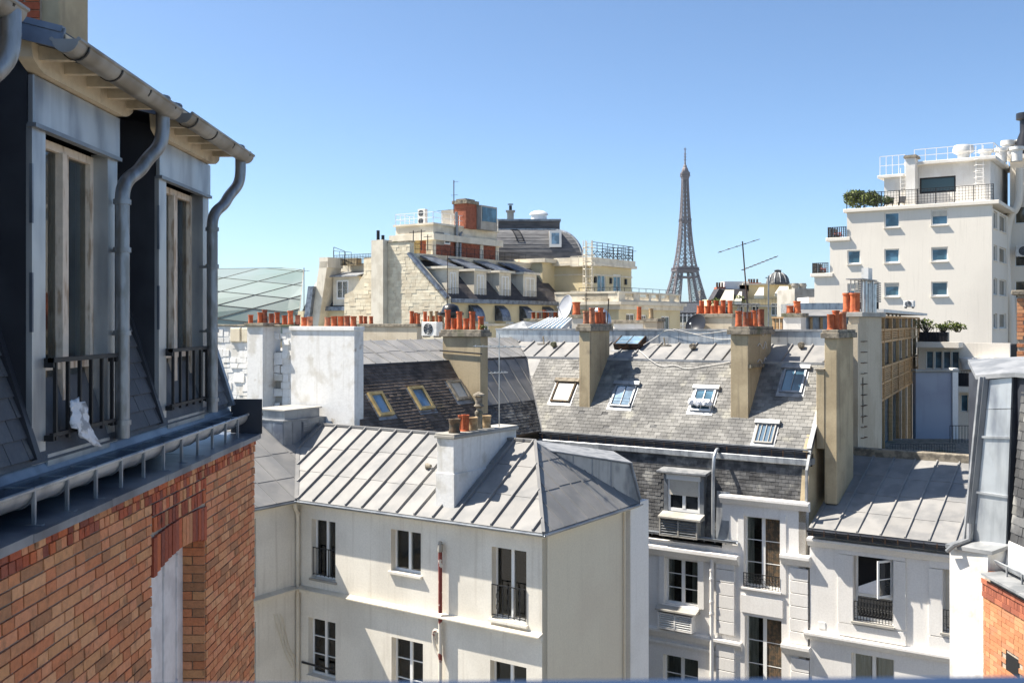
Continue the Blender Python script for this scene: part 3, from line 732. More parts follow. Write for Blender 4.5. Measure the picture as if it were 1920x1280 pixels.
    if full:
        w = window(BH, mS(X), oy0, oy1-.0, zb+.07, zp-.018, rec=.085, leaves=2, rows=1, fw=.045, m=M.oldwood, glass=M.clear, center=.075, name='window', drapes=(.12, .30) if y0 < 6 else (.25, .42))
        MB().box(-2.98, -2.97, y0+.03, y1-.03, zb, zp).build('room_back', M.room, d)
        MB().mbox(mS(X), oy0+.05, oy1-.05, .085, .125, R(-.26), R(-.20)).build('transom', M.oldwood, w)
        rz0, rz1 = R(-.615), R(-.185)
        mb = MB(); mp = mS(X); mb.mbox(mp, oy0-.02, oy1+.02, -.055, -.020, rz1-.024, rz1); mb.mbox(mp, oy0-.01, oy1+.01, -.045, -.025, rz0+.02, rz0+.04)
        for i in range(6): a = oy0+.03+(oy1-oy0-.06)*i/5; mb.mbox(mp, a-.009, a+.009, -.046, -.028, rz0-.0, rz1-.01)
        for a in (oy0-.02, oy1+.005): mb.mbox(mp, a, a+.015, -.05, .02, rz1-.05, rz1); mb.mbox(mp, a, a+.015, -.05, .02, rz0, rz0+.03)
        mb.build('railing', M.iron, w)
    return d
dormer(D1[0], D1[1], 4.98, 6.50, ((-2.20, 6.45), (-2.36, 6.20)))
dormer(D2[0], D2[1], 6.74, 8.31, ((-2.19, 8.26), (-2.345, 8.01)))
dormer(D0[0], D0[1], 2.9, 4.42, ((-2.14, 4.37), (-2.34, 4.20)), full=False)
# upper roof behind the dormers, chimney on it
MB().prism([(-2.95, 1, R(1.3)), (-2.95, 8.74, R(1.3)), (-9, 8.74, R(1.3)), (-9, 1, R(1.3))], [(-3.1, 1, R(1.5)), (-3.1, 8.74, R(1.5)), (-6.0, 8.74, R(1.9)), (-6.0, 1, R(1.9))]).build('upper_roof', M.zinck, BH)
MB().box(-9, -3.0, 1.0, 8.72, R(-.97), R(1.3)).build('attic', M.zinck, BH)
ch = MB().box(-4.0, -3.60, 8.15, 8.7, R(1.5), R(4.2)).build('chimney', M.tan, BH, bevel=.01)
pc = Plane((-3.80, 8.12, R(1.5)), (1, 0, 0), (0, 0, 1), K); bl = []
for r in range(40):
    s = -.28-(.05 if r % 2 else 0)
    while s < .18:
        a, b = max(s, -.26), min(s+.21, .06)
        if b-a > .03: bl.append(dict(poly=[(a+.004, r*.065), (b-.004, r*.065), (b-.004, r*.065+.057), (a+.004, r*.065+.057)], h=0, th=.014))
        s += .22
MB().box(-4.07, -3.74, 8.12, 8.149, R(1.5), R(4.2)).build('chimney_backing', M.mortar, BH)
emit(BH, pc, bl, 'brick', M.redbrick, 40, 'chimney_brick_field')
# torn board that hangs out of the first window
mb = MB()
def tp(px, py, X): Y = YX(px, X); return (X, Y, CZ+(604-py)/1920*Y)
def bil(a, b, c, d, i, j): return (a*(1-i)+b*i)*(1-j)+(d*(1-i)+c*i)*j
ca, cb_, cc, cd = [Vector(tp(*q)) for q in ((127, 754, -2.385), (152, 742, -2.372), (186, 838, -2.325), (138, 812, -2.350))]
n1, n2 = 7, 12; gv = [[bil(ca, cb_, cc, cd, i/n1, j/n2)+Vector((random.uniform(-.007, .007), random.uniform(-.005, .005), random.uniform(-.006, .006))) for i in range(n1+1)] for j in range(n2+1)]
def gi(i, j): return j*(n1+1)+i
mb.v = [tuple(gv[j][i]+Vector((.010*math.sin(i*1.9+j*.6), 0, 0))) for j in range(n2+1) for i in range(n1+1)]
mb.f = [(gi(i, j), gi(i+1, j), gi(i+1, j+1), gi(i, j+1)) for j in range(n2) for i in range(n1) if (i, j) not in ((0, 11), (0, 10), (6, 0), (1, 11))]
M.paper = mat('torn_printed_board', (.66, .68, .72), .8, col2=(.33, .34, .36), vs=14, vlo=.5, vhi=.6, moss=(.30, .22, .14), mlo=.62, ms=9)
mb.solo('torn_board', 'torn crumpled white board hanging through the railing of the nearest attic window', 'board', M.paper, K, smooth=True)
sd_ = bpy.data.objects['torn_board'].modifiers.new('thickness', 'SOLIDIFY'); sd_.thickness = .005

# handrail of the terrace the picture is taken from, close to the eye
TR = thing('terrace_railing', 'out of focus blue handrail along the bottom edge right in front of the viewer', 'railing', (0, .5, CZ-1.1), K)
MB().prism([(-1.2, .48, R(-.245)), (1.2, .48, R(-.224)), (1.2, .53, R(-.224)), (-1.2, .53, R(-.245))], [(-1.2, .48, R(-.1945)), (1.2, .48, R(-.1735)), (1.2, .53, R(-.1725)), (-1.2, .53, R(-.1935))]).build('handrail', M.rail, TR, bevel=.006)
for i in range(13): x = -1.2+.2*i; MB().box(x-.008, x+.008, .497, .513, R(-1.1), R(-.23)).build('baluster', M.rail, TR)

# ================================================================== brick house on the right, one storey lower
FH = thing('brick_wing', 'orange brick wing at the right edge with white end wall and zinc clad mansard corner', 'house', (6.8, 11, 0), K)
MB().box(6.41, 13, 3, 13.9, 0, R(-3.44)).build('core', M.mortar, FH)
pf = Plane((6.405, 13.9, R(-3.46)), (0, -1, 0), (0, 0, 1), K)
o_, r_ = [], []
def fc(out, t0, t1, L, ph, h=0):
    s = -ph; i = 0
    while s < 3.2:
        l = L[i % len(L)]; a = max(s, 0.0)
        if s+l-a > .03 and not (.62 < (a+s+l)/2 < .98 and -1.05 < (t0+t1)/2 < -.80): out.append(dict(poly=[(a+.003, t0+.003), (s+l-.003, t0+.003), (s+l-.003, t1-.003), (a+.003, t1-.003)], h=h-.004, th=.014+random.uniform(-.002, .002)))
        s += l; i += 1
fc(r_, -.07, 0, [.22, .11], .05, .03); fc(r_, -.18, -.07, [.07], .02, .012); fc(r_, -.25, -.18, [.22], .08, .02)
t = -.25; k = 0
while t > -2.6: fc(o_, t-.065, t, [.22, .11], (.02, .14)[k % 2]); t -= .065; k += 1
emit(FH, pf, o_, 'brick', M.orange, 220); emit(FH, pf, r_, 'brick', M.redbrick2, 80, 'red_brick_field')
vt = MB().box(6.40, 6.43, 12.93, 13.27, R(-4.50), R(-4.27)).build('vent_opening', M.dark, FH)
MB().prism([(6.12, 14.32, 0), (6.435, 13.85, 0), (6.9, 13.9, 0), (6.9, 14.6, 0)], [(6.12, 14.32, R(-3.16)), (6.435, 13.85, R(-3.13)), (6.9, 13.9, R(-3.0)), (6.9, 14.6, R(-3.0))]).build('end_wall', M.whitetop, FH)
MB().prism([(6.06, 14.32, R(-3.15)), (6.46, 13.78, R(-3.13)), (6.95, 13.9, R(-3.0)), (6.95, 14.7, R(-3.0))], [(6.06, 14.32, R(-3.10)), (6.46, 13.78, R(-3.08)), (6.95, 13.9, R(-2.95)), (6.95, 14.7, R(-2.95))]).build('end_wall_cap', M.lead, FH)
MB().tube([(6.485, 13.80, 0), (6.485, 13.80, R(-3.36))], .055, 12).build('corner_pipe', M.copper, FH, smooth=True, label='brown copper pipe in the corner')
y = 13.74; i = 0
while y > 3:
    MB().prism([(6.29, y, R(-3.385)), (6.29, y-1.0, R(-3.385)), (6.8, y-1.0, R(-3.36)), (6.8, y, R(-3.36))], [(6.29, y, R(-3.355)), (6.29, y-1.0, R(-3.352)), (6.8, y-1.0, R(-3.32)), (6.8, y, R(-3.32))]).build('ledge_sheet', M.lead, FH); y -= 1.004
gt = MB().trough((6.60, 13.8, R(-3.20)), (6.60, 3, R(-3.20)), (-1, 0, 0), .10).build('gutter', M.zincp, FH, smooth=True)
for i in range(12): MB().box(6.495, 6.515, 13.45-.4*i, 13.47-.4*i, R(-3.352), R(-3.19)).build('gutter_post', M.lead, gt)
# zinc clad mansard corner
def quad3(name, A, B, C, D, vec, m, parent, **kw): return MB().ext([A, B, C, D], vec).build(name, m, parent, **kw)
BL, BR, TLq, TRq = Vector((6.405, 14.28, R(-3.03))), Vector((6.70, 13.90, R(-3.06))), Vector((6.62, 14.25, R(-.80))), Vector((6.80, 13.93, R(-.745)))
hs = [0, .30, .645, .815, 1.0]
for i in range(4):
    a, b = hs[i]+.002, hs[i+1]-.002
    quad3('zinc_panel', BL.lerp(TLq, a), BR.lerp(TRq, a), BR.lerp(TRq, b), BL.lerp(TLq, b), (.10, .06, 0), M.zincp, FH)
for f in hs[1:3]: MB().bar(BL.lerp(TLq, f)+Vector((-.012, -.012, 0)), BR.lerp(TRq, f)+Vector((.0, -.022, 0)), .03, .03).build('panel_joint', M.zincp, FH)
MB().bar(BL+Vector((-.03, 0, -.02)), TLq+Vector((-.03, 0, .04)), .05, .07).build('verge_strip', M.zincd, FH)
MB().bar(BL+Vector((-.085, .02, -.06)), TLq+Vector((-.085, .02, .04)), .05, .05).build('verge_roll', M.lead, FH)
MB().tube([(6.06, 14.25, R(-3.18)), (6.10, 14.15, R(-3.08)), (6.34, 14.22, R(-3.02)), (6.37, 14.26, R(-2.8))], .035, 8).build('verge_pipe', M.lead, FH, smooth=True)
MB().prism([(6.71, 13.92, R(-3.1)), (6.86, 13.92, R(-3.1)), (6.86, 14.3, R(-3.1)), (6.6, 14.3, R(-3.1))], [(6.81, 13.95, R(-.75)), (6.93, 13.95, R(-.75)), (6.93, 14.3, R(-.75)), (6.75, 14.3, R(-.75))]).build('mansard_return', M.zinck, FH)
psl = Plane((6.735, 13.84, R(-2.95)), (0, -1, 0), (.075, 0, .997), K)
deck(FH, psl, [(0, -.1), (8, -.1), (8, 2.1), (0, 2.1)], M.zincd, 'mansard')
slates(FH, psl, [(0.02, 0), (1.6, 0), (1.6, 2.05), (0.02, 2.05)], .21, .125, M.slatem, limit=150, th=.008)
MB().ext([psl.pt(-.0, -.40, .05), psl.pt(8, -.40, .05), psl.pt(8, .0, .02), psl.pt(0, .0, .02)], (.03, 0, 0)).build('apron', M.whitetop, FH)
MB().prism([(6.50, 14.35, R(-.80)), (6.80, 13.85, R(-.74)), (6.80, 3, R(-.74)), (13, 3, R(-.3)), (13, 15.6, R(-.3)), (6.9, 15.5, R(-.62))], [(6.50, 14.35, R(-.74)), (6.80, 13.85, R(-.68)), (6.80, 3, R(-.68)), (13, 3, R(-.24)), (13, 15.6, R(-.24)), (6.9, 15.5, R(-.56))]).build('top_roof', M.lead, FH)
MB().box(6.87, 13, 3, 15.4, R(-3.3), R(-.75)).build('attic', M.zinck, FH)
def wr(v, l, r, yt, yb):
    a0, a1 = G.u_at(l, v), G.u_at(r, v); return a0, a1, G.z_at(yb, a0, v), G.z_at(yt, a0, v)
def sr(u, l, r, yt, yb):
    a0, a1 = G.v_at(l, u), G.v_at(r, u); return a0, a1, G.z_at(yb, u, a0), G.z_at(yt, u, a0)

# ================================================================== cream courtyard house with the zinc hip roof
VE, VA = 22.0, 22.25
uR = G.u_at(1019, VE); zE = G.z_at(1000, uR, VE); uL = G.u_at(556, VE)
ZA = thing('zinc_roof_house', 'cream rendered courtyard house with light zinc hip roof and a long white chimney', 'house', (uR-4, VE+2, 0))
dV, dZ = 3.1, 1.9
pA = Plane((0, VE, zE), (1, 0, 0), (0, dV, dZ)); tR = math.hypot(dV, dZ); zR = zE+dZ
uA = G.u_at(1003, VE+dV)
zinc(ZA, pA, [(uL, 0), (uR, 0), (uA, tR), (uL-dV, tR)], .65, M.zinc, phase=uR-.32, laps=(1.25, 2.5), seam=.08, seamw=.06)
pW = Plane((uL, 0, zE), (0, 1, 0), (-dV, 0, dZ))
zinc(ZA, pW, [(16.5, 0), (VE, 0), (VE+dV, tR), (16.5, tR)], .75, M.zinc, phase=.2, laps=(1.0, 2.2), seam=.03, seamw=.03)
VB = VE+5.35
pH = Plane((uR, 0, zE), (0, 1, 0), (-(uR-uA), 0, dZ)); tH = math.hypot(uR-uA, dZ)
zinc(ZA, pH, [(VE, 0), (VB, 0), (VE+dV, tH)], .62, M.zinc, phase=.1, laps=(1.2, 2.2), seam=.03, seamw=.035)
mb = MB()
for p, q, w in (((uR, VE, zE), (uA, VE+dV, zR), .085), ((uL, VE, zE), (uL-dV, VE+dV, zR), .12)):
    mb.bar(Vector(p)+Vector((0, 0, .03)), Vector(q)+Vector((0, 0, .03)), w, .06)
mb.build('hip_roll', M.zinc, ZA)
MB().bar((uA, VE+dV, zR+.02), (uL-dV, VE+dV, zR+.02), .16, .07).build('ridge_roll', M.zinc, ZA)
MB().prism([(uA, VE+dV+.02, zR-.06), (uL-dV-2, VE+dV+.02, zR-.06), (uL-dV-2, VB, zE+.6), (uR, VB, zE)], [(uA, VE+dV+.02, zR-.002), (uL-dV-2, VE+dV+.02, zR-.002), (uL-dV-2, VB, zE+.66), (uR, VB, zE+.04)]).build('back_roof', M.zincd, ZA)
# eaves gutters
mb = MB(); mb.trough((uL, VE-.06, zE-.02), (uR+.05, VE-.06, zE-.02), (0, 1, 0), .06, n=6); mb.trough((uR+.06, VE-.06, zE-.02), (uR+.06, VB, zE-.02), (1, 0, 0), .06, n=6)
mb.trough((uL+.06, 16.5, zE-.02), (uL+.06, VE, zE-.02), (1, 0, 0), .06, n=6)
mb.build('gutter', M.zincd, ZA, smooth=True)
MB().box(uL, uR, VE, VA, zE-.12, zE-.07).box(uR-.2, uR, VE+.25, VB, zE-.12, zE-.07).box(uL-.2, uL, 16.5, VE, zE-.12, zE-.07).build('soffit', M.creamside, ZA)
uW = uR-.2; uLw = uL-.2; zt = zE-.10
# windows of the front, measured as openings (left edge, right edge, top, bottom)
ops = [wr(VA, 584, 629, 972, 1082), wr(VA, 733, 789, 991, 1069), wr(VA, 922, 987, 1024, 1158), wr(VA, 578, 629, 1156, 1263), wr(VA, 734, 793, 1193, 1312), wr(VA, 919, 987, 1236, 1372)]
wall(ZA, 'front_wall', mF(VA), uLw, uW, 0, zt, ops, .26, M.cream)
for i, (a0, a1, z0, z1) in enumerate(ops):
    fr = i in (0, 2)
    w = window(ZA, mF(VA), a0, a1, z0, z1, rec=.20, leaves=2, rows=1 if i < 3 else 3, fw=.05, glass=M.clear, drapes=((.3, 0), (.2, .2), (0, .25), (.42, .3), (.25, .0), (.3, .3))[i], sill=.09 if i in (1, 2, 4) else .05, sillm=M.concrete if i == 0 else M.cream)
    if fr: railing(w, mF(VA), a0+.01, a1-.01, z0+.08, z0+.92, d=-.02 if i == 2 else .05, n=6, curls=False)
    if i == 2:
        mb = MB()
        for k in (1, 3, 5):
            a = a0+.01+(a1-a0-.02)*k/6; mb.tube([(a+.03*math.sin(j*1.3), VA-.025, z0+.12+.06*j) for j in range(13)], .010, 5)
        mb.build('wavy_bar', M.iron, w)
    if i == 3: MB().box(a0-.25, a1-.02, VA-.04, VA-.01, z0+.30, z0+.36).build('guard_bar', M.black, w)
# string course ledge
for nm, mp, a, b, zz in (('ledge', mF(VA), uLw, uW+.02, G.z_at(1098, uL, VA)), ('ledge', mS(uLw), 16.5, VA-.2, G.z_at(1098, uL, VA))):
    mb = MB(); x = a; i = 0
    mb.mbox(mp, a, b, -.10, -.0, zz-.17, zz-.07)
    mb.build('ledge', M.cream, ZA)
    while x < b-.05:
        e = min(x+.75, b); q = MB()
        q.prism([mp(x+.003, -.2, zz-.069), mp(e-.003, -.2, zz-.069), mp(e-.003, .01, zz-.069), mp(x+.003, .01, zz-.069)], [mp(x+.003, -.2, zz-.035), mp(e-.003, -.2, zz-.035), mp(e-.003, .01, zz+.03), mp(x+.003, .01, zz+.03)])
        q.build('ledge_tile', M.mould, ZA); x = e
# side wall with its shallow recess, then the whiter strip
va, vb = G.v_at(1167, uW), G.v_at(1181, uW-.0)
wall(ZA, 'side_wall', mS(uW), VA+.002, va, 0, zt, [], .3, M.creamside)
MB().box(uW-.35, uW-.30, va-.1, vb+.4, 0, zt).build('recess_back', M.creamside, ZA)
MB().box(uW-.60, uW+.02, vb, vb+1.2, 0, zt+.05).build('end_pier', M.white2, ZA)
MB().tube([(uW+.05, va+.03, 0), (uW+.05, va+.03, zt)], .04, 8).build('side_pipe', M.creamside, ZA)
wall(ZA, 'wing_wall', mS(uLw), 16.5, VA, 0, zt, [sr(uLw, 462, 480, 975, 1105), sr(uLw, 462, 480, 1170, 1290)], .26, M.cream)
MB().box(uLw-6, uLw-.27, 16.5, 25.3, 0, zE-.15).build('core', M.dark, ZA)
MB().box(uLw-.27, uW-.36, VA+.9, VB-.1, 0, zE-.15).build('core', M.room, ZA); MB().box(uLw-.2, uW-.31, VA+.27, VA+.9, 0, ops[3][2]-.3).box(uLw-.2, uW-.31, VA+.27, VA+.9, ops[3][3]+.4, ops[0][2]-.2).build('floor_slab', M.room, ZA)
# down pipes, red stack pipe, old cables
def rnd(path, k=2):
    P = [Vector(p) for p in path]
    for _ in range(k):
        Q = [P[0]]
        for i in range(len(P)-1): Q += [P[i]*.75+P[i+1]*.25, P[i]*.25+P[i+1]*.75]
        Q.append(P[-1]); P = Q
    return P
xp, yp = uLw+.10, VA-.10
MB().tube(rnd([(uL-.02, VE-.05, zE-.05), (uL-.02, VE-.05, zE-.22), (xp, yp, zE-.42), (xp, yp, zE-.7), (xp, yp, 0)]), .055, 10).build('downpipe', M.mould, ZA, smooth=True, label='cream drain pipe in the inner corner')
mb = MB()
for y in (965, 1050, 1092, 1128, 1180): zz = G.z_at(y, xp, yp); mb.tube([(xp, yp, zz), (xp, yp, zz+.09)], .066, 10)
mb.build('pipe_collar', M.mould, ZA, smooth=True)
up = G.u_at(831, VA); vp = VA-.13
zl = G.z_at(1146, up, VA)
MB().tube([(up, vp, zl), (up, vp, G.z_at(1020, up, VA))], .055, 10).build('red_pipe', M.redpaint, ZA, smooth=True, label='red pipe with flaking cream paint')
MB().tube([(up, vp, G.z_at(1032, up, VA)), (up, vp, G.z_at(1018, up, VA))], .075, 10).tube([(up, vp, G.z_at(1019, up, VA)), (up, vp, G.z_at(1013, up, VA))], .05, 10).build('pipe_cowl', M.concrete, ZA, smooth=True)
MB().tube(rnd([(up, vp, zl-.12), (up, vp, zl-.75), (up, vp, 0)], 1), .055, 10).tube(rnd([(up, vp, zl-.55), (up-.22, vp, zl-.48), (up-.24, vp, zl-.78), (up-.16, vp, zl-1.05), (up, vp, zl-1.2)]), .05, 8).build('waste_pipe', M.flake, ZA, smooth=True)
cb = MB()
for k in range(3):
    vv = VA-.75-.12*k; cb.tube(rnd([(uLw+.02, vv, G.z_at(1150, uLw, vv)), (uLw+.07, vv+.08, G.z_at(1158+8*k, uLw, vv)), (uLw+.03, vv+.22, G.z_at(1190, uLw, vv)), (uLw+.05, vv+.38, G.z_at(1225, uLw, vv)), (uLw+.04, vv+.62, G.z_at(1240+6*k, uLw, vv)), (uLw+.05, vv+.7, G.z_at(1262, uLw, vv))]), .014, 5)
cb.build('loose_cable', M.mould, ZA)
# long white chimney
s_, t_ = pA.at(836, 950); vc = VE+t_*dV/tR
u0, u1 = G.u_at(819, vc), G.u_at(851, vc); v1 = G.v_at(968, u1); ztop = G.z_at(814, u1, vc)
cz = stack(ZA, 'chimney', u0, u1, vc, v1, zE+.1, ztop, M.whitetop, caph=.13, over=.06, capm=M.concrete, label='long white chimney with flaking paint and mixed pots')
zm = G.z_at(888, u1, vc)
MB().box(u0-.025, u1+.03, vc-.025, v1+.03, zE+.12, zm).build('plinth', M.whitetop, cz, bevel=.01)
um = (u0+u1)/2
for px, h, r, m, kd, du in ((852, .40, .135, M.terrad, 'belly', .07), (866, .44, .11, M.terra, 'straight', -.07), (872, .46, .115, M.terra, 'straight', .05), (886, .37, .125, M.clay, 'belly', .05), (911, .36, .125, M.clay, 'belly', -.02)):
    pot(cz, (um+du, G.v_at(px, um+du), ztop), h, r, m, kd)
vq = G.v_at(898, um)
mb = MB(); mb.lathe((um, vq, ztop), [(.11, 0), (.10, .40), (.12, .42), (.12, .5), (.08, .52), (.07, .6), (.15, .66), (.10, .72), (.10, .9), (.13, .92)], 12)
mb.build('metal_cowl', M.cap, cz, smooth=True)
mb = MB(); mb.lathe((um, vq, ztop+.98), [(.0, .10), (.16, .02), (.17, -.02), (.0, .0)], 12)
for k in range(4): mb.tube([(um+.1*math.cos(k*1.57), vq+.1*math.sin(k*1.57), ztop+.88), (um+.1*math.cos(k*1.57), vq+.1*math.sin(k*1.57), ztop+1.0)], .012, 5)
mb.build('cowl_hat', M.cap, cz, smooth=True)
# aerial mast on the chimney end
um2 = u1-.1; vv = G.v_at(936, um2)
aerial('tv_antenna', 'thin TV aerial mast standing at the back end of the white chimney', (um2, vv, ztop), 2.75, [(.86, (1, .15, 0), 1.7, 7, .3, .5), (.58, (.2, 1, 0), .7, 5, .25, .5)], m=M.steel, r=.016)
# roof hatch at the left
s_, t_ = pW.at(531, 836); hv0 = s_; hu1 = uL-t_*dV/tR
hv1 = G.v_at(614, hu1); hz1 = G.z_at(790, hu1, hv0); hu0 = hu1-1.5
ht = MB().box(hu0, hu1, hv0, hv1, zE+.3, hz1).build('roof_hatch', M.zincd, ZA, bevel=.01, label='zinc clad roof hatch with a pale lid')
for i in range(5):
    v = hv0+(hv1-hv0)*i/5; MB().box(hu1, hu1+.014, v+.01, v+(hv1-hv0)/5-.01, hz1-.9, hz1-.05).build('zinc_panel', M.zincd, ht)
for i in range(3): u = hu0+1.5*i/3; MB().box(u+.01, u+.49, hv0-.014, hv0, hz1-1.3, hz1-.05).build('zinc_panel', M.zincb, ht)
MB().box(hu0-.03, hu1+.04, hv0-.04, hv1+.04, hz1, hz1+.03).build('top_trim', M.lead, ht)
MB().box(hu0+.1, hu1-.10, hv0+.15, hv0+1.75, hz1+.031, hz1+.32).build('lid_base', M.zincd, ht)
mb = MB()
for i in range(3): mb.box(hu0+.04, hu1-.04, hv0+.09+.58*i, hv0+.09+.575*(i+1), hz1+.321, hz1+.36+.004*i)
mb.build('lid', M.concrete, ht)
MB().box(hu1+.016, hu1+.05, hv0+.85, hv0+1.2, hz1-.42, hz1-.08).build('vent_frame', M.zincd, ht)
for i in range(4): MB().box(hu1+.05, hu1+.06, hv0+.88, hv0+1.17, hz1-.38+.07*i, hz1-.345+.07*i).build('vent_louvre', M.lead, ht)
# little roof vent
a, b = pA.at(801, 878); g = MB(); P = pA.pt(a, b, .02)
g.tube([P, P+Vector((.05, -.06, .09)), P+Vector((.22, -.10, .08))], [.06, .075, .05], 8); g.build('roof_vent', M.cap, ZA, smooth=True)
# zinc clad box standing on the back edge of the hip
EA, EC = Vector((uA, VE+dV, zR)), Vector((uR+.02, VB, zE))
def eg(f, z=None, d=0.): p = EA.lerp(EC, f); q = Vector((p.x+.707*d, p.y-.707*d, p.z if z is None else z)); return q
bk = Vector((-.707*1.9, .707*1.9, 0)); f0, f1 = .16, .90
def topz(f): return zR-.16*dZ-(f-f0)/(f1-f0)*.42
bx = MB().ext([eg(f0, topz(f0)-.02), eg(f0, zE), eg(1.0, zE-.1), eg(1.0, zE+.12), eg(f1, topz(f1))], bk).build('zinc_box', M.zincd, ZA, label='grey zinc clad roof box beside the hip')
fs = [f0+.03, .36, .54, .72, f1]
for a, b in zip(fs, fs[1:]):
    a_, b_ = a+.006, b-.006
    MB().ext([eg(a_, None, .002)-Vector((0, 0, .05)), eg(b_, None, .002)-Vector((0, 0, .05)), eg(b_, topz(b_)-.03, .002), eg(a_, topz(a_)-.03, .002)], (.010, -.010, 0)).build('zinc_panel', M.zincp, bx)
    if b < f1: MB().bar(eg(b, eg(b).z-.05, .02), eg(b, topz(b)-.02, .02), .03).build('panel_seam', M.zincp, bx)
MB().ext([eg(1.0, zE+.02, .01), eg(f1, topz(f1)-.04, .01), eg(f1+.005, topz(f1)-.04, .03), eg(1.0, zE+.02, .03)], (0, 0, .02)).ext([eg(f1, topz(f1), .03)+Vector((.02, 0, 0)), eg(1.0, zE+.1, .03)+Vector((.03, 0, 0)), eg(1.0, zE+.1)+bk+Vector((.05, .05, 0)), eg(f1, topz(f1))+bk+Vector((.05, .05, 0))], (.012, .012, 0)).build('end_panel', M.zincd, bx)
MB().ext([eg(f0-.12, topz(f0)+.05, .08), eg(f1+.02, topz(f1), .08), eg(f1+.02, topz(f1)+.10)+bk, eg(f0-.12, topz(f0)+.12)+bk], (0, 0, .035)).build('box_roof', M.lead, bx)
MB().bar(eg(f1+.01, topz(f1), .03), eg(1.0, zE+.1, .03), .06, .05).build('corner_strip', M.lead, bx)

# ================================================================== white party wall with its row of pots
PWv = 25.45
u1 = G.u_at(665, PWv); z1 = G.z_at(612, u1, PWv)
PW = thing('party_wall', 'tall white painted chimney wall with a long row of clay pots, left of the dark slate roof', 'wall', (u1-3, PWv, 0))
v1 = G.v_at(682, u1); zb = zE+.9
u545, u520, u507, u477, u412 = [G.u_at(p, PWv) for p in (545, 521, 507, 477, 405)]
MB().box(u545, u1, PWv, v1, zb, z1-.13).build('main_shaft', M.whitetop, PW, bevel=.015)
MB().box(u545-.05, u1+.03, PWv-.05, v1+.02, z1-.14, z1).build('cap_slab', M.whitetop, PW, bevel=.012)
MB().box(u545-.6, u545, PWv+.16, v1, zb, z1-.05).build('recess', M.whitetop, PW, bevel=.015)
MB().box(u477, u507, PWv-.35, PWv+.5, zb, z1+.0).build('pilaster', M.whitetop, PW, bevel=.015)
MB().box(u477-.08, u507+.1, PWv-.43, PWv+.5, z1+.001, z1+.11).build('pilaster_cap', M.cap, PW, bevel=.015)
MB().box(u412-1.2, u477, PWv+.12, v1, zb, z1-.02).build('rough_wall', M.whitetop, PW)
MB().box(u412-1.2, u545-.03, PWv+.05, v1+.03, z1-.0, z1+.06).build('coping', M.cap, PW, bevel=.012)
pr = Plane((0, PWv+.12, z1), (1, 0, 0), (0, 0, 1)); st = []
for a, b, vv in ((u412-.2, u477-.02, 0), (u507+.02, u545-.02, .04)):
    t = -.08
    while t > -3.0:
        hh = random.uniform(.16, .34); s = a
        while s < b:
            L = random.uniform(.3, .6); e = min(s+L, b)
            if e-s > .1 and random.random() < .72:
                j = lambda: random.uniform(-.025, .025)
                st.append(dict(poly=[(s+.02+j(), t-hh+.02+j()), (e-.02+j(), t-hh+.02+j()), (e-.02+j(), t-.01+j()), (s+.02+j(), t-.01+j())], h=-.02-vv, th=.025+random.uniform(0, .03), tilt=random.uniform(-.01, .02)))
            s = e
        t -= hh
emit(PW, pr, st, 'stone_block', M.whitetop, 120)
for i, (a, b) in enumerate(((430, 449), (451, 474))):
    MB().box(G.u_at(a, PWv), G.u_at(b, PWv), PWv+.02, PWv+.2, z1-.58, z1-.06).build('stone_block', M.stone, PW, bevel=.03)
pz = z1+.06
for px, yt, yb in ((470, 589, 604), (488, 587, 604), (497, 581, 603), (509, 587, 602), (520, 581, 601), (534, 589, 603), (545, 581, 604), (558, 589, 604), (570, 593, 607), (581, 592, 607), (614, 592, 606), (627, 590, 606), (639, 590, 606), (651, 589, 606), (663, 590, 606)):
    vm = PWv+.3+random.uniform(-.08, .12); u = G.u_at(px, vm); pz_ = z1+(.115 if 478 < px < 512 else .062 if px < 560 else .002)
    pot(PW, (u, vm, pz_), (yb-yt+3)/1920*G.depth(u, vm), .095 if px < 560 else .105)

# ================================================================== slate roofed houses beyond: left wing and long front
VF = 35.2; VG = 35.7; dS = 2.3; TAN = 1.28
uCR = G.u_at(1520, VG)
zG = G.z_at(824, G.u_at(1250, VG), VG); zFl = zG+dS*TAN; tS = math.hypot(dS, dS*TAN)
uBe = -22.6
CH = thing('slate_roof_house', 'white fronted Parisian house with weathered grey slate roof, skylights and tan chimneys', 'house', (-16, VF+2, 0))
BW = thing('slate_roof_wing', 'dark brown slate roofed wing with three slanted skylights behind the white party wall', 'house', (uBe-3, 30, 0))
pC = Plane((0, VG, zG), (1, 0, 0), (0, dS, dS*TAN))
pB = Plane((uBe, 0, zG), (0, 1, 0), (-dS, 0, dS*TAN))
# skylights as (plane, left px, right px at the bottom edge, bottom y, top y)
def sky_q(pl, l, r, yb, yt, xt):
    s0, t0 = pl.at(l, yb); s1, _ = pl.at(r, yb); _, t1 = pl.at(xt, yt); return (s0, s1, t0, t1)
qs = [sky_q(pC, 1032, 1069, 753, 716, 1052), sky_q(pC, 1143, 1182, 762, 722, 1168), sky_q(pC, 1293, 1333, 770, 730, 1320), sky_q(pC, 1461, 1504, 736, 692, 1485), sky_q(pC, 1413, 1449, 830, 795, 1435)]
tip = pC.at(974, 762); topz = pC.at(1013, 676)
uCl = (topz[0], tS)
polyC = [(uBe, 0), (uCR, 0), (uCR, tS), uCl, tip]
deck(CH, pC, [(uBe, 0), (uCR, 0), (uCR, tS), (uBe-dS, tS)], M.slatem, 'roof_deck', th=.2)
slates(CH, pC, polyC, .27, .155, M.slate, holes=qs, limit=300)
zinc(CH, pC, [tip, uCl, (uBe-dS, tS)], .75, M.zincl, laps=(1.6,), seam=.03, seamw=.04)
tb = pB.at(940, 757)[1]
sB0, _ = pB.at(866, 720)
qb = []
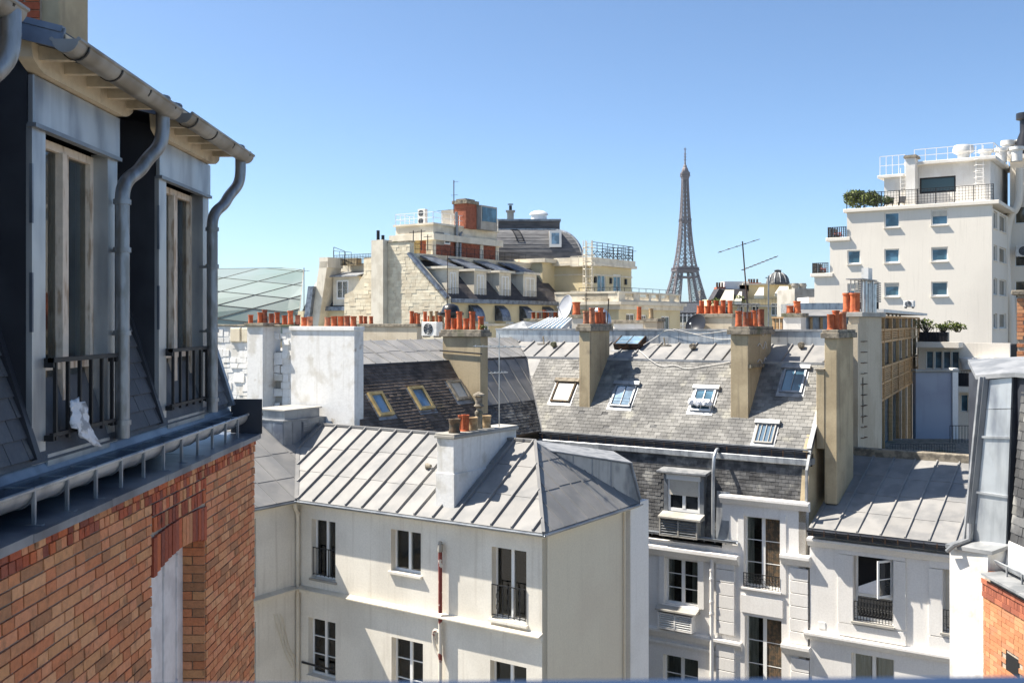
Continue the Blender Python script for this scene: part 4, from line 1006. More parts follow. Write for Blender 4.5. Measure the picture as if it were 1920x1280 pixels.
def sky_b(bl, br, yb, tl, yt):        # bottom-left px, bottom-right px, bottom y, top-left px, top y
    s0, t0 = pB.at(bl, yb); s1, _ = pB.at(br, yb-6); _, t1 = pB.at(tl, yt); return (s0, s1, t0, t1)
qb = [sky_b(711, 736, 782, 689, 738), sky_b(787, 812, 770, 758, 728), sky_b(857, 880, 752, 830, 716)]
deck(BW, pB, [(25.7, 0), (VG, 0), (VG+dS, tS), (25.7, tS)], M.slated, 'roof_deck', th=.2)
slates(BW, pB, [(25.7, 0), (VG, 0), (VG+dS*tb/tS, tb), (sB0, tb), (sB0, tS), (25.7, tS)] if False else [(25.7, 0), (sB0+.1, 0), (sB0+.1, tS), (25.7, tS)], .22, .135, M.slated, holes=qb, limit=300, th=.010, tilt=.022)
slates(BW, pB, [(sB0+.1, 0), (VG, 0), (VG+dS*tb/tS, tb), (sB0+.1, tb)], .22, .135, M.slatem, limit=60)
zinc(BW, pB, [(sB0+.1, tb), (VG+dS*tb/tS, tb), (VG+dS, tS), (sB0+.1, tS)], .8, M.zincl, phase=.25, laps=(1.5,), seam=.05, seamw=.05)
MB().bar(pC.pt(uBe, 0, .02), pC.pt(uBe-dS, tS, .02), .16, .04).build('valley_strip', M.zinc, CH)
# zinc flats above the slates
dT, tT = 1.35, .47
pCz = Plane((0, VG+dS, zFl), (1, 0, 0), (0, dT, dT*tT)); tZ = math.hypot(dT, dT*tT)
zinc(CH, pCz, [(uBe-dS, 0.03), (uCR, .03), (uCR, tZ), (uBe-dS-dT, tZ)], .80, M.zincl, phase=.3, laps=(), seam=.075, seamw=.075)
pBz = Plane((uBe-dS, 0, zFl), (0, 1, 0), (-dT*1.3, 0, dT*tT*1.3)); tZb = tZ*1.3
zinc(BW, pBz, [(25.7, .03), (VG+dS, .03), (VG+dS+dT*1.3, tZb), (25.7, tZb)], .80, M.zincl, phase=.1, laps=(.9,), seam=.05, seamw=.05)
MB().bar((uBe-dS, VG+dS-.02, zFl-.01), (uCR, VG+dS-.02, zFl-.01), .10, .09).build('break_roll', M.lead, CH)
MB().bar((uBe-dS+.02, 25.7, zFl-.01), (uBe-dS+.02, VG+dS, zFl-.01), .10, .09).build('break_roll', M.zinck, BW)
# zinc faced parapet along the ridge
vP = VG+dS+dT; zP0 = zFl+dT*tT; zP1 = zP0+.62
x = uBe-dS-dT-1.2; i = 0
MB().box(x, uCR, vP+.02, vP+.3, zP0-.4, zP1-.03).build('parapet', M.zincd, CH)
while x < uCR-.1:
    e = min(x+1.55, uCR); MB().box(x+.006, e-.006, vP, vP+.02, zP0-.05, zP1-.08).build('zinc_panel', M.zincp, CH)
    MB().box(x, e-.004, vP-.06, vP+.34, zP1-.07, zP1).build('parapet_cap', M.lead, CH); x = e
MB().box(uBe-dS-3.5, uCR, vP+.3, vP+6, 0, zP0).build('body', M.concrete, CH)
MB().box(uBe-dS-6, uBe-dS-dT*1.3, 25.7, vP+6, 0, zFl+.5).build('body', M.concrete, BW)
MB().box(uBe-dS-dT*1.3, uBe-.4, 26, VF, 0, zG-.4).build('inner_wall', M.white, BW)
# eaves: gutter with brackets, zinc band
zg = zG-.06
gt = MB().trough((uBe, VG-.16, zg), (uCR+.05, VG-.16, zg), (0, 1, 0), .11, n=7).build('gutter', M.zinck, CH, smooth=True)
u = uBe+.2
while u < uCR: MB().box(u-.012, u+.012, VG-.285, VG-.268, zg-.24, zg+.01).build('gutter_post', M.rust, gt); u += .42
MB().bar((uBe, VG-.03, zG-.004), (uCR, VG-.03, zG-.004), .12, .05).build('eaves_strip', M.lead, CH)
MB().ext([(uBe, VG-.30, zg-.25), (uBe, VG+.3, zg-.25), (uBe, VG+.3, zg-.47), (uBe, VG-.20, zg-.50), (uBe, VG-.30, zg-.46)], (uCR-uBe+.06, 0, 0)).build('zinc_band', M.zincp, CH, bevel=.01)
MB().box(uBe, uCR, VG-.17, VG+.3, zg-.25, zg-.1).build('gutter_bed', M.zinck, CH)
# lower mansard, steep
um = G.u_at(1290, VF); zM0 = G.z_at(1004, um, VF); zM1 = zg-.50
uS = G.u_at(1355, VF); zS = G.z_at(940, G.u_at(1440, VF), VF)
pM = Plane((0, VF+.06, zM0), (1, 0, 0), (0, .30, zM1-zM0)); tM = math.hypot(.30, zM1-zM0)
tS2 = (zS-zM0)/(zM1-zM0)*tM
uX = G.u_at(1120, VF)
deck(CH, pM, [(uX, 0), (uS, 0), (uS, tM), (uX, tM)], M.slatem, 'mansard_deck', th=.15); deck(CH, pM, [(uS, tS2-.1), (uCR-.01, tS2-.1), (uCR-.01, tM), (uS, tM)], M.slatem, 'mansard_deck', th=.15)
dl, dr = G.u_at(1240, VF), G.u_at(1322, VF)
slates(CH, pM, [(uX, .05), (uCR-.02, .05), (uCR-.02, tM), (uX, tM)], .24, .13, M.slatem, holes=[(dl, dr, -1, tM-.35), (uS, uCR, -1, tS2+.05)], limit=300, name='mansard_slate')
# walls of the front
C1 = wr(VF, 1246, 1308, 1045, 1130); C2 = wr(VF, 1243, 1309, 1225, 1330); C3 = wr(VF, 1395, 1463, 966, 1098); C4 = wr(VF, 1397, 1466, 1152, 1290)
ztl = G.z_at(1018, um, VF)
wall(CH, 'front_wall', mF(VF), uX, uS, 0, ztl, [C1, C2], .3, M.white2)
wall(CH, 'front_wall', mF(VF-.04), uS, uCR, 0, zS, [C3, C4], .34, M.white2)
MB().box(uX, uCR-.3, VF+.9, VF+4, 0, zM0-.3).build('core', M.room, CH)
for k, (q, rows, lv) in enumerate(((C1, 3, 2), (C2, 3, 2), (C3, 3, 2), (C4, 3, 2))):
    p = VF if k < 2 else VF-.04
    w = window(CH, mF(p), *q, rec=.22, leaves=lv, rows=rows, fw=.06, sill=.10, sillm=M.white2, center=.13, glass=M.clear, drapes=((.18, .22), (.45, .45), (.2, 0), (.3, 0))[k])
    if k == 2: railing(w, mF(p), q[0]+.01, q[1]-.01, q[2]+.03, q[2]+.52, d=-.05, n=11, curls=True)
    if k in (2, 3):  # dark drawn curtain on the right leaf
        c = (q[0]+q[1])/2+.06; mb = MB()
        for i in range(7): a = c+(q[1]-.07-c)*i/7; b = c+(q[1]-.07-c)*(i+1)/7; mb.mbox(mF(p), a+.004, b-.004, .235, .246-.006*(i % 2), q[2]+.1, q[3]-.07)
        mb.build('curtain', M.terrad, w)
def moul(name, l, r, yt, h, d, v=VF, m=None, th=.0, taper=True, parent=None):
    a, b = G.u_at(l, v), G.u_at(r, v); z = G.z_at(yt, a, v); mb = MB()
    if taper: mb.ext([(a, v-d, z), (a, v+.02, z+.03), (a, v+.02, z-h), (a, v-d*.35, z-h), (a, v-d*.8, z-h*.45), (a, v-d, z-h*.3)], (b-a, 0, 0))
    else: mb.box(a, b, v-d, v+.01, z-h, z)
    return mb.build(name, m or M.white2, parent or CH)
moul('cornice', 1130, 1388, 1006, .38, .34)
moul('cornice', 1130, 1392, 1156, .30, .20); moul('string_band', 1130, 1390, 1178, .10, .08, taper=False)
moul('cornice', 1352, 1519, 926, .30, .22, v=VF-.04)
moul('cornice_block', 1466, 1521, 1036, .36, .26, v=VF-.04); moul('cornice_block', 1468, 1521, 1203, .36, .26, v=VF-.04)
moul('wall_panel', 1390, 1468, 1113, .62, .05, v=VF-.04, taper=False)
for (l, r, yt, yb) in ((1384, 1395, 958, 1100), (1463, 1474, 966, 1112), (1236, 1246, 1036, 1130), (1309, 1320, 1044, 1140)):
    a0, a1, z0, z1_ = wr(VF-.04, l, r, yt, yb); MB().box(a0, a1, VF-.075, VF-.03, z0, z1_).build('window_surround', M.white2, CH)
for (l, r, yt, yb, n) in ((1344, 1378, 1040, 1185, 6), (1482, 1516, 1062, 1204, 6), (1344, 1378, 1205, 1300, 4), (1484, 1518, 1230, 1330, 4)):   # channelled pilasters, stone by stone
    a0, a1, z0, z1_ = wr(VF-.04, l, r, yt, yb)
    for i in range(n):
        h = (z1_-z0)/n; MB().box(a0, a1, VF-.12, VF-.03, z0+h*i+.012, z0+h*(i+1)-.012).build('pilaster_stone', M.white2, CH, bevel=.008)
# facade gutter under the mansard
zq = G.z_at(1001, um, VF)
gt = MB().trough((uX, VF-.20, zq), (G.u_at(1386, VF), VF-.20, zq), (0, 1, 0), .10, n=6).build('gutter', M.zincd, CH, smooth=True)
u = uX
while u < G.u_at(1384, VF): MB().box(u-.012, u+.012, VF-.315, VF-.30, zq-.13, zq+.01).build('gutter_post', M.zincd, gt); u += .42
# mansard dormer with shutter and louvred box
vD = VF-.02; q = wr(vD, 1252, 1312, 888, 956)
dm = MB().box(q[0]-.16, q[0], vD, VF+.9, zM0-.0, q[3]+.1).box(q[1], q[1]+.16, vD, VF+.9, zM0, q[3]+.1).box(q[0], q[1], vD, VF+.5, q[3], q[3]+.1).box(q[0], q[1], vD+.02, VF+.5, zM0, q[2]).build('dormer', M.zincd, CH, label='mansard dormer with half lowered shutter')
MB().ext([(q[0]-.34, vD-.28, q[3]+.14), (q[0]-.34, VF+.9, q[3]+.30), (q[0]-.34, VF+.9, q[3]+.22), (q[0]-.34, vD-.20, q[3]+.04), (q[0]-.34, vD-.28, q[3]+.08)], (q[1]-q[0]+.68, 0, 0)).build('dormer_roof', M.lead, dm)
window(CH, mF(vD), *q, rec=.04, leaves=2, rows=1, fw=.09, center=.12, roller=.58, glass=M.glass)
MB().box(q[0]-.03, q[1]+.03, vD-.06, vD+.04, q[3]-.18, q[3]+.02).build('shutter_case', M.wframe, dm)
MB().prism([(q[0]-.2, vD-.45, q[2]-.22), (q[1]+.2, vD-.45, q[2]-.22), (q[1]+.2, vD, q[2]-.22), (q[0]-.2, vD, q[2]-.22)], [(q[0]-.2, vD-.45, q[2]-.16), (q[1]+.2, vD-.45, q[2]-.16), (q[1]+.2, vD, q[2]-.02), (q[0]-.2, vD, q[2]-.02)]).build('sill_shelf', M.concrete, dm)
def louvres(parent, v, l, r, yt, yb, n, m, fm):
    a0, a1, z0, z1_ = wr(v, l, r, yt, yb); w = (a1-a0); bx = MB()
    bx.box(a0, a0+.05, v-.34, v, z0, z1_).box(a1-.05, a1, v-.34, v, z0, z1_).box(a0+w/2-.03, a0+w/2+.03, v-.34, v-.2, z0, z1_).box(a0+.05, a1-.05, v-.34, v, z1_-.05, z1_-.002).box(a0+.05, a1-.05, v-.34, v, z0+.002, z0+.05).box(a0+.05, a1-.05, v-.24, v-.02, z0+.05, z1_-.05)
    b = bx.build('louvre_box', fm, parent)
    for s in (0, 1):
        x0, x1 = (a0+.05, a0+w/2-.03) if s == 0 else (a0+w/2+.03, a1-.05)
        for i in range(n):
            z = z0+.05+(z1_-z0-.1)*(i+.3)/n; MB().prism([(x0, v-.335, z), (x1, v-.335, z), (x1, v-.26, z+.03), (x0, v-.26, z+.03)], [(x0, v-.335, z+.012), (x1, v-.335, z+.012), (x1, v-.26, z+.042), (x0, v-.26, z+.042)]).build('louvre', m, b)
louvres(CH, vD, 1243, 1314, 962, 1000, 7, M.lead, M.concrete)
louvres(CH, VF, 1240, 1304, 1142, 1172, 6, M.wframe, M.white2)
MB().prism([(C1[0]-.2, VF-.42, C1[2]-.18), (C1[1]+.1, VF-.42, C1[2]-.18), (C1[1]+.1, VF, C1[2]-.18), (C1[0]-.2, VF, C1[2]-.18)], [(C1[0]-.2, VF-.42, C1[2]-.12), (C1[1]+.1, VF-.42, C1[2]-.12), (C1[1]+.1, VF, C1[2]+.0), (C1[0]-.2, VF, C1[2]+.0)]).build('sill_shelf', M.concrete, CH)
# rain pipes
up = G.u_at(1335, VF-.3)
MB().tube(rnd([(up, VG-.2, zg-.12), (up, VG-.42, zg-.14), (up, VF-.20, zg-.5), (up, VF-.20, zM0)]), .065, 10).build('downpipe', M.zincp, CH, smooth=True, label='grey rain pipe down the mansard')
MB().ext([(up+.05, VF-.06, zM0), (up+.55, VF-.06, zM0), (up+.55, VF+.06, zS+.2), (up+.05, VF+.06, zS+.2)], (0, -.03, 0)).build('lead_sheet', M.zincp, CH)
up2 = G.u_at(1335, VF-.12)
MB().tube([(up2, VF-.14, 0), (up2, VF-.14, ztl-.3)], .075, 10).build('downpipe', M.white2, CH, smooth=True)
mb = MB()
for y in (1050, 1068, 1085, 1128, 1150): z = G.z_at(y, up2, VF); mb.tube([(up2, VF-.14, z), (up2, VF-.14, z+.08)], .095, 10)
mb.build('pipe_collar', M.white2, CH, smooth=True)
# right gable of the house, with its strip of lead
gp = [(uCR, VF-.04, 0), (uCR, VF-.04, zS-.02), (uCR, VF+.1, zS-.02), (uCR, VF+.36, zM1), (uCR, VG-.1, zG-.08), (uCR, VG+dS, zFl-.1), (uCR, vP+.3, zP1-.1), (uCR, vP+.3, 0)]
MB().ext(gp, (-.25, 0, 0)).build('gable_wall', M.tan, CH)
MB().bar((uCR-.02, VG-.12, zG+.05), (uCR-.02, VG+dS*.55, zG+dS*TAN*.55+.05), .16, .05).bar((uCR+.03, VG-.15, zG-.02), (uCR+.03, VF-.02, zM1-.1), .09, .08).bar((uCR+.03, VF-.02, zM1-.08), (uCR+.03, VF-.06, zS+.15), .09, .08).build('verge_strip', M.lead, CH)
MB().tube([(uCR+.06, VF+.35, zM1), (uCR+.06, VF+.35, zM1+.05)], .05, 8).build('wall_hole', M.dark, CH)

# ---- chimneys of this house (front face left px, right px, far px of the side, top y, base y)
def chim(parent, pl, l, r, far, yt, yb, m, pots, label, caph=.3, zoff=-.6, up=None, potr=.125, topm=None, v=None):
    if v is None:
        a, b = pl.at((l+r)/2, yb); p = pl.pt(a, b); v = p.y
    u0, u1 = G.u_at(l, v), G.u_at(r, v); v1 = G.v_at(far, u1); zt_ = G.z_at(yt, u1, v)
    zb_ = (p.z if pl is not None and v == getattr(p, 'y', None) else zG)+zoff if pl is not None else G.z_at(yb, u1, v)
    c = stack(parent, 'chimney', u0, u1, v, v1, zb_, zt_, m, caph=caph, over=.11, label=label)
    um = (u0+u1)/2
    for px, yp in pots:
        du = random.uniform(-.1, .1); vv = G.v_at(px, um+du)
        vv = min(max(vv, v-.05), v1+.05)
        pot(c, (um+du, vv, zt_), (yt-yp+3)/1920*G.depth(um, vv), potr)
    return c, (u0, u1, v, v1, zt_)
c1, d1 = chim(CH, pC, 1086, 1106, 1143, 607, 764, M.tan, [(1099, 586), (1110, 580), (1119, 588), (1126, 580), (1135, 588)], 'tan chimney second from the left with five orange pots')
c2, d2 = chim(CH, pC, 1370, 1403, 1446, 612, 784, M.tan, [(1385, 586), (1399, 588), (1406, 588), (1415, 585), (1427, 583)], 'wide tan chimney with hooded pots and white cables')
MB().box(d2[0]-.06, d2[1]+.10, d2[2]+.02, d2[3]+.1, G.z_at(690, d2[1], d2[2]), G.z_at(684, d2[1], d2[2])).build('ledge', M.cap, c2)
for dx in (0, .55, 1.1): 
    mb = MB(); uu = (d2[0]+d2[1])/2; vv = d2[2]+.35+dx*.9
    for sx in (-.16, .16): mb.bar((uu+sx, vv, d2[4]+.3), (uu+sx, vv, d2[4]+.85), .02)
    mb.box(uu-.24, uu+.24, vv-.2, vv+.2, d2[4]+.83, d2[4]+.86); mb.build('pot_hood', M.lead, c2)
for dz in (.25, .75, 1.35):
    MB().tube(rnd([(d2[1]+.02, d2[2]+.9, d2[4]-dz), (d2[1]+.03, d2[2]+1.15, d2[4]-dz+.15), (d2[1]+.03, d2[2]+1.5, d2[4]-dz-.2), (d2[1]+.03, d2[2]+1.7, d2[4]-dz+.25), (d2[1]+.02, d2[2]+1.9, d2[4]-dz-.1)]), .016, 5).build('cable', M.cable, c2)
c3, d3 = chim(CH, pC, 1546, 1569, 1600, 618, 806, M.tan, [(1558, 592), (1567, 585), (1573, 592), (1581, 588)], 'tall tan chimney on the right gable', zoff=-2.6)
a0 = G.u_at(1531, d3[2]); MB().box(a0, d3[0], d3[2]-.02, d3[2]+.6, zG, G.z_at(694, a0, d3[2])).build('side_shaft', M.tan, c3, bevel=.01)
MB().box(a0-.05, d3[0], d3[2]-.06, d3[2]+.62, G.z_at(694, a0, d3[2]), G.z_at(691, a0, d3[2])).build('side_cap', M.cap, c3)
# chimney of the left wing (runs along the slope towards the courtyard)
vC0 = sB0; u0, u1 = G.u_at(830, vC0), G.u_at(901, vC0); zt_ = G.z_at(618, u1, vC0)
c0 = stack(BW, 'chimney', u0, u1, vC0, G.v_at(915, u1), zG-.3, zt_, M.tan, caph=.28, over=.11, label='broad tan chimney with six orange pots')
for px, yt in ((842, 580), (853, 596), (864, 583), (876, 596), (888, 583), (904, 592)):
    vv = vC0+.3; u = G.u_at(px-2, vv); pot(c0, (u, vv, zt_), (618-yt-1)/1920*G.depth(u, vv), .12)
MB().tube([(u0-.1, vC0-.06, G.z_at(657, u0, vC0)), (u1+.1, vC0-.06, G.z_at(663, u1, vC0))], .03, 6).build('strap', M.iron, c0)
wv = leaf_mass('weed_tuft', 'small weed tuft growing on the cap of the broad tan chimney', 'plant', (u1-.05, vC0+.2, zt_), (.25, .25, .18), 60, M.leafy, leaf=.04, stem=False)
# ---- skylights
skylight(CH, pC, qs[0], M.terrad, M.blind, 'roof window with its pale blind closed', bars=0, hood=True, hoodm=M.cap)
w = skylight(CH, pC, qs[1], M.lead, M.skyglass, 'white railed roof window in the chimney shadow', bars=1, rail=True)
w = skylight(CH, pC, qs[2], M.wframe, M.glassb, 'roof window with white bedding airing in it', bars=1, rail=True)
skylight(CH, pC, qs[3], M.zincd, M.glassb, 'dark framed roof window beside the wide chimney', bars=1)
skylight(CH, pC, qs[4], M.concrete, M.skyglass, 'small barred roof window near the eaves', bars=3, fw=.05)
for i, (q, mm, gm, lb) in enumerate(zip(qb, (M.ply, M.ply, M.cap), (M.skyglass, M.skyglass, M.blind), ('pine framed roof window reflecting blue sky', 'pine framed roof window with a red sill', 'brown framed roof window with closed blind'))):
    skylight(BW, pB, q, mm, gm, lb, bars=0, hood=False, fw=.11, th=.12)
q = qs[2]; mb = MB()
for k in range(5):
    s = q[0]+.12+(q[1]-q[0]-.24)*k/4; P = pC.pt(s, q[2]+.16+random.uniform(0, .08), .18)
    for j in range(2): 
        a = Vector((random.uniform(-.15, .15), random.uniform(-.05, .05), .0)); mb.tube([P+a, P+a*.3+Vector((0, 0, .12)), P-a+Vector((.05, .02, .2))], [.10, .13, .05], 7)
mb.solo('bedding', 'crumpled white bedding airing in the open roof window left of the wide chimney', 'bedding', M.cloth, smooth=True)
# big roof window on the zinc
s0, t0 = pCz.at(1152, 656); s1, _ = pCz.at(1200, 656)
skylight(CH, pCz, (s0, s1, t0, t0+.95), M.rust, M.skyglass, 'large glass roof window on the zinc flat', bars=1, hood=False, th=.3, ph=.26, fw=.05)
# small vents on the zinc
for px, py in ((1040, 650), (1300, 654), (1503, 652)):
    a, b = pCz.at(px, py); P = pCz.pt(a, b, 0)
    MB().tube([P, P+Vector((0, -.04, .12)), P+Vector((.02, -.25, .12))], [.11, .13, .10], 8).build('roof_vent', M.cap, CH, smooth=True)
for px, py in ((1020, 645), (1247, 648)):
    a, b = pCz.at(px, py); P = pCz.pt(a, b, 0)
    MB().bar(P, P+Vector((-.08, .05, .35)), .05).bar(P+Vector((-.3, -.1, .02)), P+Vector((.3, -.05, .02)), .05, .04).build('roof_hook', M.cap, CH)
# cables sagging over the roof
def cable(name, label, pts, r=.014, m=M.cable):
    return MB().tube(rnd(pts, 3), r, 5).solo(name, label, 'cable', m)
def onC(px, py, h=.06, pl=pC): a, b = pl.at(px, py); return pl.pt(a, b, h)
cable('roof_cable', 'white cable looping down over the slates right of the railed roof window', [onC(1199, 660, .1, pCz), onC(1215, 673, .1), onC(1240, 690), onC(1265, 684), onC(1285, 694), onC(1330, 686), onC(1370, 680)])
cable('roof_cable', 'thin cable from the large roof window up over the zinc parapet', [onC(1208, 655, .2, pCz), onC(1235, 640, .25, pCz), (G.u_at(1250, vP-.1), vP-.1, zP1+.02), (G.u_at(1300, vP-.1), vP-.1, zP1-.25), (G.u_at(1368, vP-.1), vP-.1, zP1-.05)])
cable('roof_cable', 'white cable drooping along the zinc parapet left of the wide chimney', [(G.u_at(1262, vP-.12), vP-.12, zP1), (G.u_at(1320, vP-.12), vP-.12, zP1-.3), (G.u_at(1345, vP-.12), vP-.12, zP1-.42), (G.u_at(1372, vP-.12), vP-.12, zP1-.4)])

# ================================================================== white house with the blue shaded zinc roof
VZ = 35.12
EH = thing('white_house', 'white fronted house at the lower right under a seamed zinc roof half in shadow', 'house', (-8, VZ+2, 0))
ue0 = G.u_at(1516, VZ-.3); ue1 = G.u_at(1850, VZ-.3); zEe = G.z_at(992, G.u_at(1540, VZ-.3), VZ-.3)
us = G.u_at(1564, VZ-.3); vt = G.v_at(1638, us); zt_ = G.z_at(856, us, vt)
pE = Plane((0, VZ-.3, zEe), (1, 0, 0), (0, vt-VZ+.3, zt_-zEe)); tE = math.hypot(vt-VZ+.3, zt_-zEe)
zinc(EH, pE, [(ue0, 0), (ue1+3, 0), (ue1+3, tE), (ue0, tE)], .76, M.zincl, phase=us, laps=(1.3, 2.6, 3.9), seam=.07, seamw=.07)
MB().box(uCR+.26, ue1+3, vt, vt+.35, zt_-.3, zt_+.30).build('ridge_beam', M.cap, EH, bevel=.03)
gt = MB().trough((ue0, VZ-.42, zEe-.03), (ue1, VZ-.42, zEe-.03), (0, 1, 0), .10, n=6).build('gutter', M.zinck, EH, smooth=True)
u = ue0+.2
while u < ue1: MB().box(u-.012, u+.012, VZ-.535, VZ-.518, zEe-.2, zEe+.01).build('gutter_post', M.rust, gt); u += .40
MB().box(ue0, ue1, VZ-.40, VZ+.3, zEe-.24, zEe-.12).build('gutter_bed', M.zinck, EH)
E1 = wr(VZ, 1601, 1675, 1036, 1162); E2 = wr(VZ, 1768, 1800, 1062, 1184); E3 = wr(VZ, 1596, 1677, 1222, 1330)
wall(EH, 'front_wall', mF(VZ), G.u_at(1515, VZ)+.06, ue1, 0, zEe-.24, [E1, E2, E3], .3, M.white2)
MB().box(uCR+.3, ue1, VZ+.9, vt-.1, 0, zEe-.3).build('core', M.room, EH)
moul('cornice', 1516, 1850, 1006, .28, .24, v=VZ, parent=EH)
moul('cornice', 1510, 1850, 1181, .26, .20, v=VZ, parent=EH)
for (l, r, yt, yb) in ((1572, 1699, 1019, 1036), (1572, 1600, 1037, 1164), (1676, 1699, 1050, 1177), (1572, 1699, 1165, 1188), (1742, 1768, 1064, 1188), (1742, 1850, 1040, 1062), (1742, 1850, 1190, 1222)):
    a0, a1, z0, z1_ = wr(VZ, l, r, yt, yb); MB().box(a0+.003, a1-.003, VZ-(.06 if r-l > 60 else .055), VZ+.01, z0+.003, z1_).build('window_surround', M.white2, EH)
w = window(EH, mF(VZ), *E1, rec=.22, leaves=1, rows=1, fw=.08, sill=.13, sillm=M.concrete, glass=M.dark, name='window', label='open casement window with lace railing')
a0, a1, z0, z1_ = E1; H = z1_-z0
MB().box(a0+.08, a1-.08, VZ+.17, VZ+.24, z0+H*.36, z0+H*.40).build('transom', M.wframe, w)
MB().box(a0+.08, a1-.08, VZ+.20, VZ+.21, z0+H*.10, z0+H*.36).build('glass_guard', M.glass, w)
railing(w, mF(VZ), a0+.02, a1-.02, z0+.04, z0+H*.30, d=-.05, n=12, curls=True)
mb = MB(); hx = a1-.1
def leafq(t0, t1, zA, zB, d): 
    dx, dy = -math.cos(1.0), -math.sin(1.0); mb.prism([(hx+dx*t0, VZ+.16+dy*t0, zA), (hx+dx*t1, VZ+.16+dy*t1, zA), (hx+dx*t1+.035, VZ+.16+dy*t1-.02, zA), (hx+dx*t0+.035, VZ+.16+dy*t0-.02, zA)], [(hx+dx*t0, VZ+.16+dy*t0, zB), (hx+dx*t1, VZ+.16+dy*t1, zB), (hx+dx*t1+.035, VZ+.16+dy*t1-.02, zB), (hx+dx*t0+.035, VZ+.16+dy*t0-.02, zB)])
za, zb_ = z0+H*.41, z1_-.1; W = .62
leafq(0, .07, za, zb_, 0); leafq(W-.07, W, za, zb_, 0); leafq(.07, W-.07, za, za+.08, 0); leafq(.07, W-.07, zb_-.07, zb_, 0); leafq(.07, W-.07, (za+zb_)/2-.015, (za+zb_)/2+.015, 0)
mb.build('open_leaf', M.wframe, w)
mb = MB(); dx, dy = -math.cos(1.0), -math.sin(1.0)
mb.ext([(hx+dx*.07+.01, VZ+.15+dy*.07, za+.08), (hx+dx*(W-.07)+.01, VZ+.15+dy*(W-.07), za+.08), (hx+dx*(W-.07)+.01, VZ+.15+dy*(W-.07), zb_-.07), (hx+dx*.07+.01, VZ+.15+dy*.07, zb_-.07)], (.01, -.006, 0)); mb.build('pane', M.glass, w)
MB().prism([(a0+.12, VZ+.1, z0+H*.41), (a0+.95, VZ+.1, z0+H*.41), (a0+.95, VZ+.17, z0+H*.41), (a0+.12, VZ+.17, z0+H*.41)], [(a0+.12, VZ+.1, z0+H*.50), (a0+.95, VZ+.1, z0+H*.68), (a0+.95, VZ+.17, z0+H*.68), (a0+.12, VZ+.17, z0+H*.50)]).solo('white_bolster', 'white box like bolster lying in the open casement window above the lace railing', 'cushion', M.cloth)
w = window(EH, mF(VZ), *E2, rec=.2, leaves=1, rows=1, fw=.06, sill=.12, sillm=M.concrete, roller=.97, label='window with white roller shutter nearly closed')
railing(w, mF(VZ), E2[0]+.02, E2[1]-.02, E2[2]+.04, E2[2]+.75, d=-.05, n=5, curls=True)
w = window(EH, mF(VZ), *E3, rec=.22, leaves=2, rows=1, fw=.08, center=.12, glass=M.clear, drapes=(.4, .4))
a, z = G.fv(1541, 1172, VZ); MB().box(a-.12, a+.12, VZ-.02, VZ+.01, z-.1, z+.12).build('air_brick', M.wframe, EH)
# ================================================================== right middle distance
def gbox(v, l, r, far, yt, yb=None, zb=0.):
    """box on the grid: front face l..r at depth v, its right side running back to column far"""
    u0, u1 = G.u_at(l, v), G.u_at(r, v); v1 = G.v_at(far, u1) if far else v+1.0
    return u0, u1, v, v1, (zb if yb is None else G.z_at(yb, u1, v)), G.z_at(yt, u1, v)
# tall beige wall with climbing rungs
vL = 40.25; u1 = G.u_at(1612, vL); vL1 = G.v_at(1653, u1); zL = G.z_at(588, u1, vL)
LW = thing('chimney_wall', 'tall beige chimney wall with iron climbing rungs, right of the slate roof', 'wall', (u1, vL+1, 0))
MB().box(uCR+.02, u1, vL, vL1, 0, zL-.12).build('shaft', M.beige, LW, bevel=.015)
MB().box(uCR-.08, u1+.14, vL-.12, vL1+.12, zL-.12, zL+.06).build('cap_slab', M.concrete, LW, bevel=.015)
MB().box(uCR+.03, u1-.01, vL-.22, vL, 0, zL-.4).build('flue_face', M.beige, LW)
for i in range(13):
    z = G.z_at(640+20*i, u1, vL+.35); MB().tube([(u1, vL+.15, z), (u1+.12, vL+.15, z), (u1+.12, vL+.62, z), (u1, vL+.62, z)], .016, 5).build('rung', M.rust, LW)
MB().box(u1, u1+.02, vL+.33, vL+.47, G.z_at(795, u1, vL), G.z_at(708, u1, vL)).build('soot_slot', M.cap, LW)
um = (uCR+u1)/2
for px, yt, m in ((1580, 570, M.terra), (1592, 566, M.terra), (1597, 572, M.terra)):
    vv = vL+.1; pot(LW, (G.u_at(px+8, vv), vv, zL+.06), .75, .15, m)
hd = MB()
for k in range(4):
    vv = vL+.4+.55*k; uu = u1-.25
    for sx in (-.2, .2): hd.bar((uu+sx, vv, zL+.06), (uu+sx, vv, zL+1.35), .03)
    hd.box(uu-.32, uu+.32, vv-.26, vv+.26, zL+1.33, zL+1.37)
hd.build('pot_hood', M.lead, LW)
for k in range(4):
    vv = vL+1.5+.45*k; MB().tube([(u1-.2, vv, zL+.06), (u1-.2, vv, zL+1.35-.12*(k % 2))], .10, 10).build('steel_flue', M.steel, LW, smooth=True)
# louvred cooling plant and flat zinc roof behind
vq = 58.; u0, u1_, a, b, zb_, zt_ = gbox(vq, 1604, 1641, 1652, 527, 566)
LB = thing('cooling_plant', 'louvred grey cooling plant with a plain box on top, before the pale modern block', 'machinery', (u0, vq, zb_))
MB().box(u0+.1, u1_-.1, a+.1, b-.1, zb_-2, zt_).build('core', M.dark, LB)
for i in range(9):
    z = zb_+(zt_-zb_)*i/9; MB().box(u0, u1_, a, a+.06, z, z+.09).box(u1_-.06, u1_, a+.061, b, z, z+.09).build('louvre', M.concrete, LB)
MB().box(u0+.3, u1_-.4, a+.1, b-.3, zt_, zt_+.75).build('top_box', M.plastic, LB)

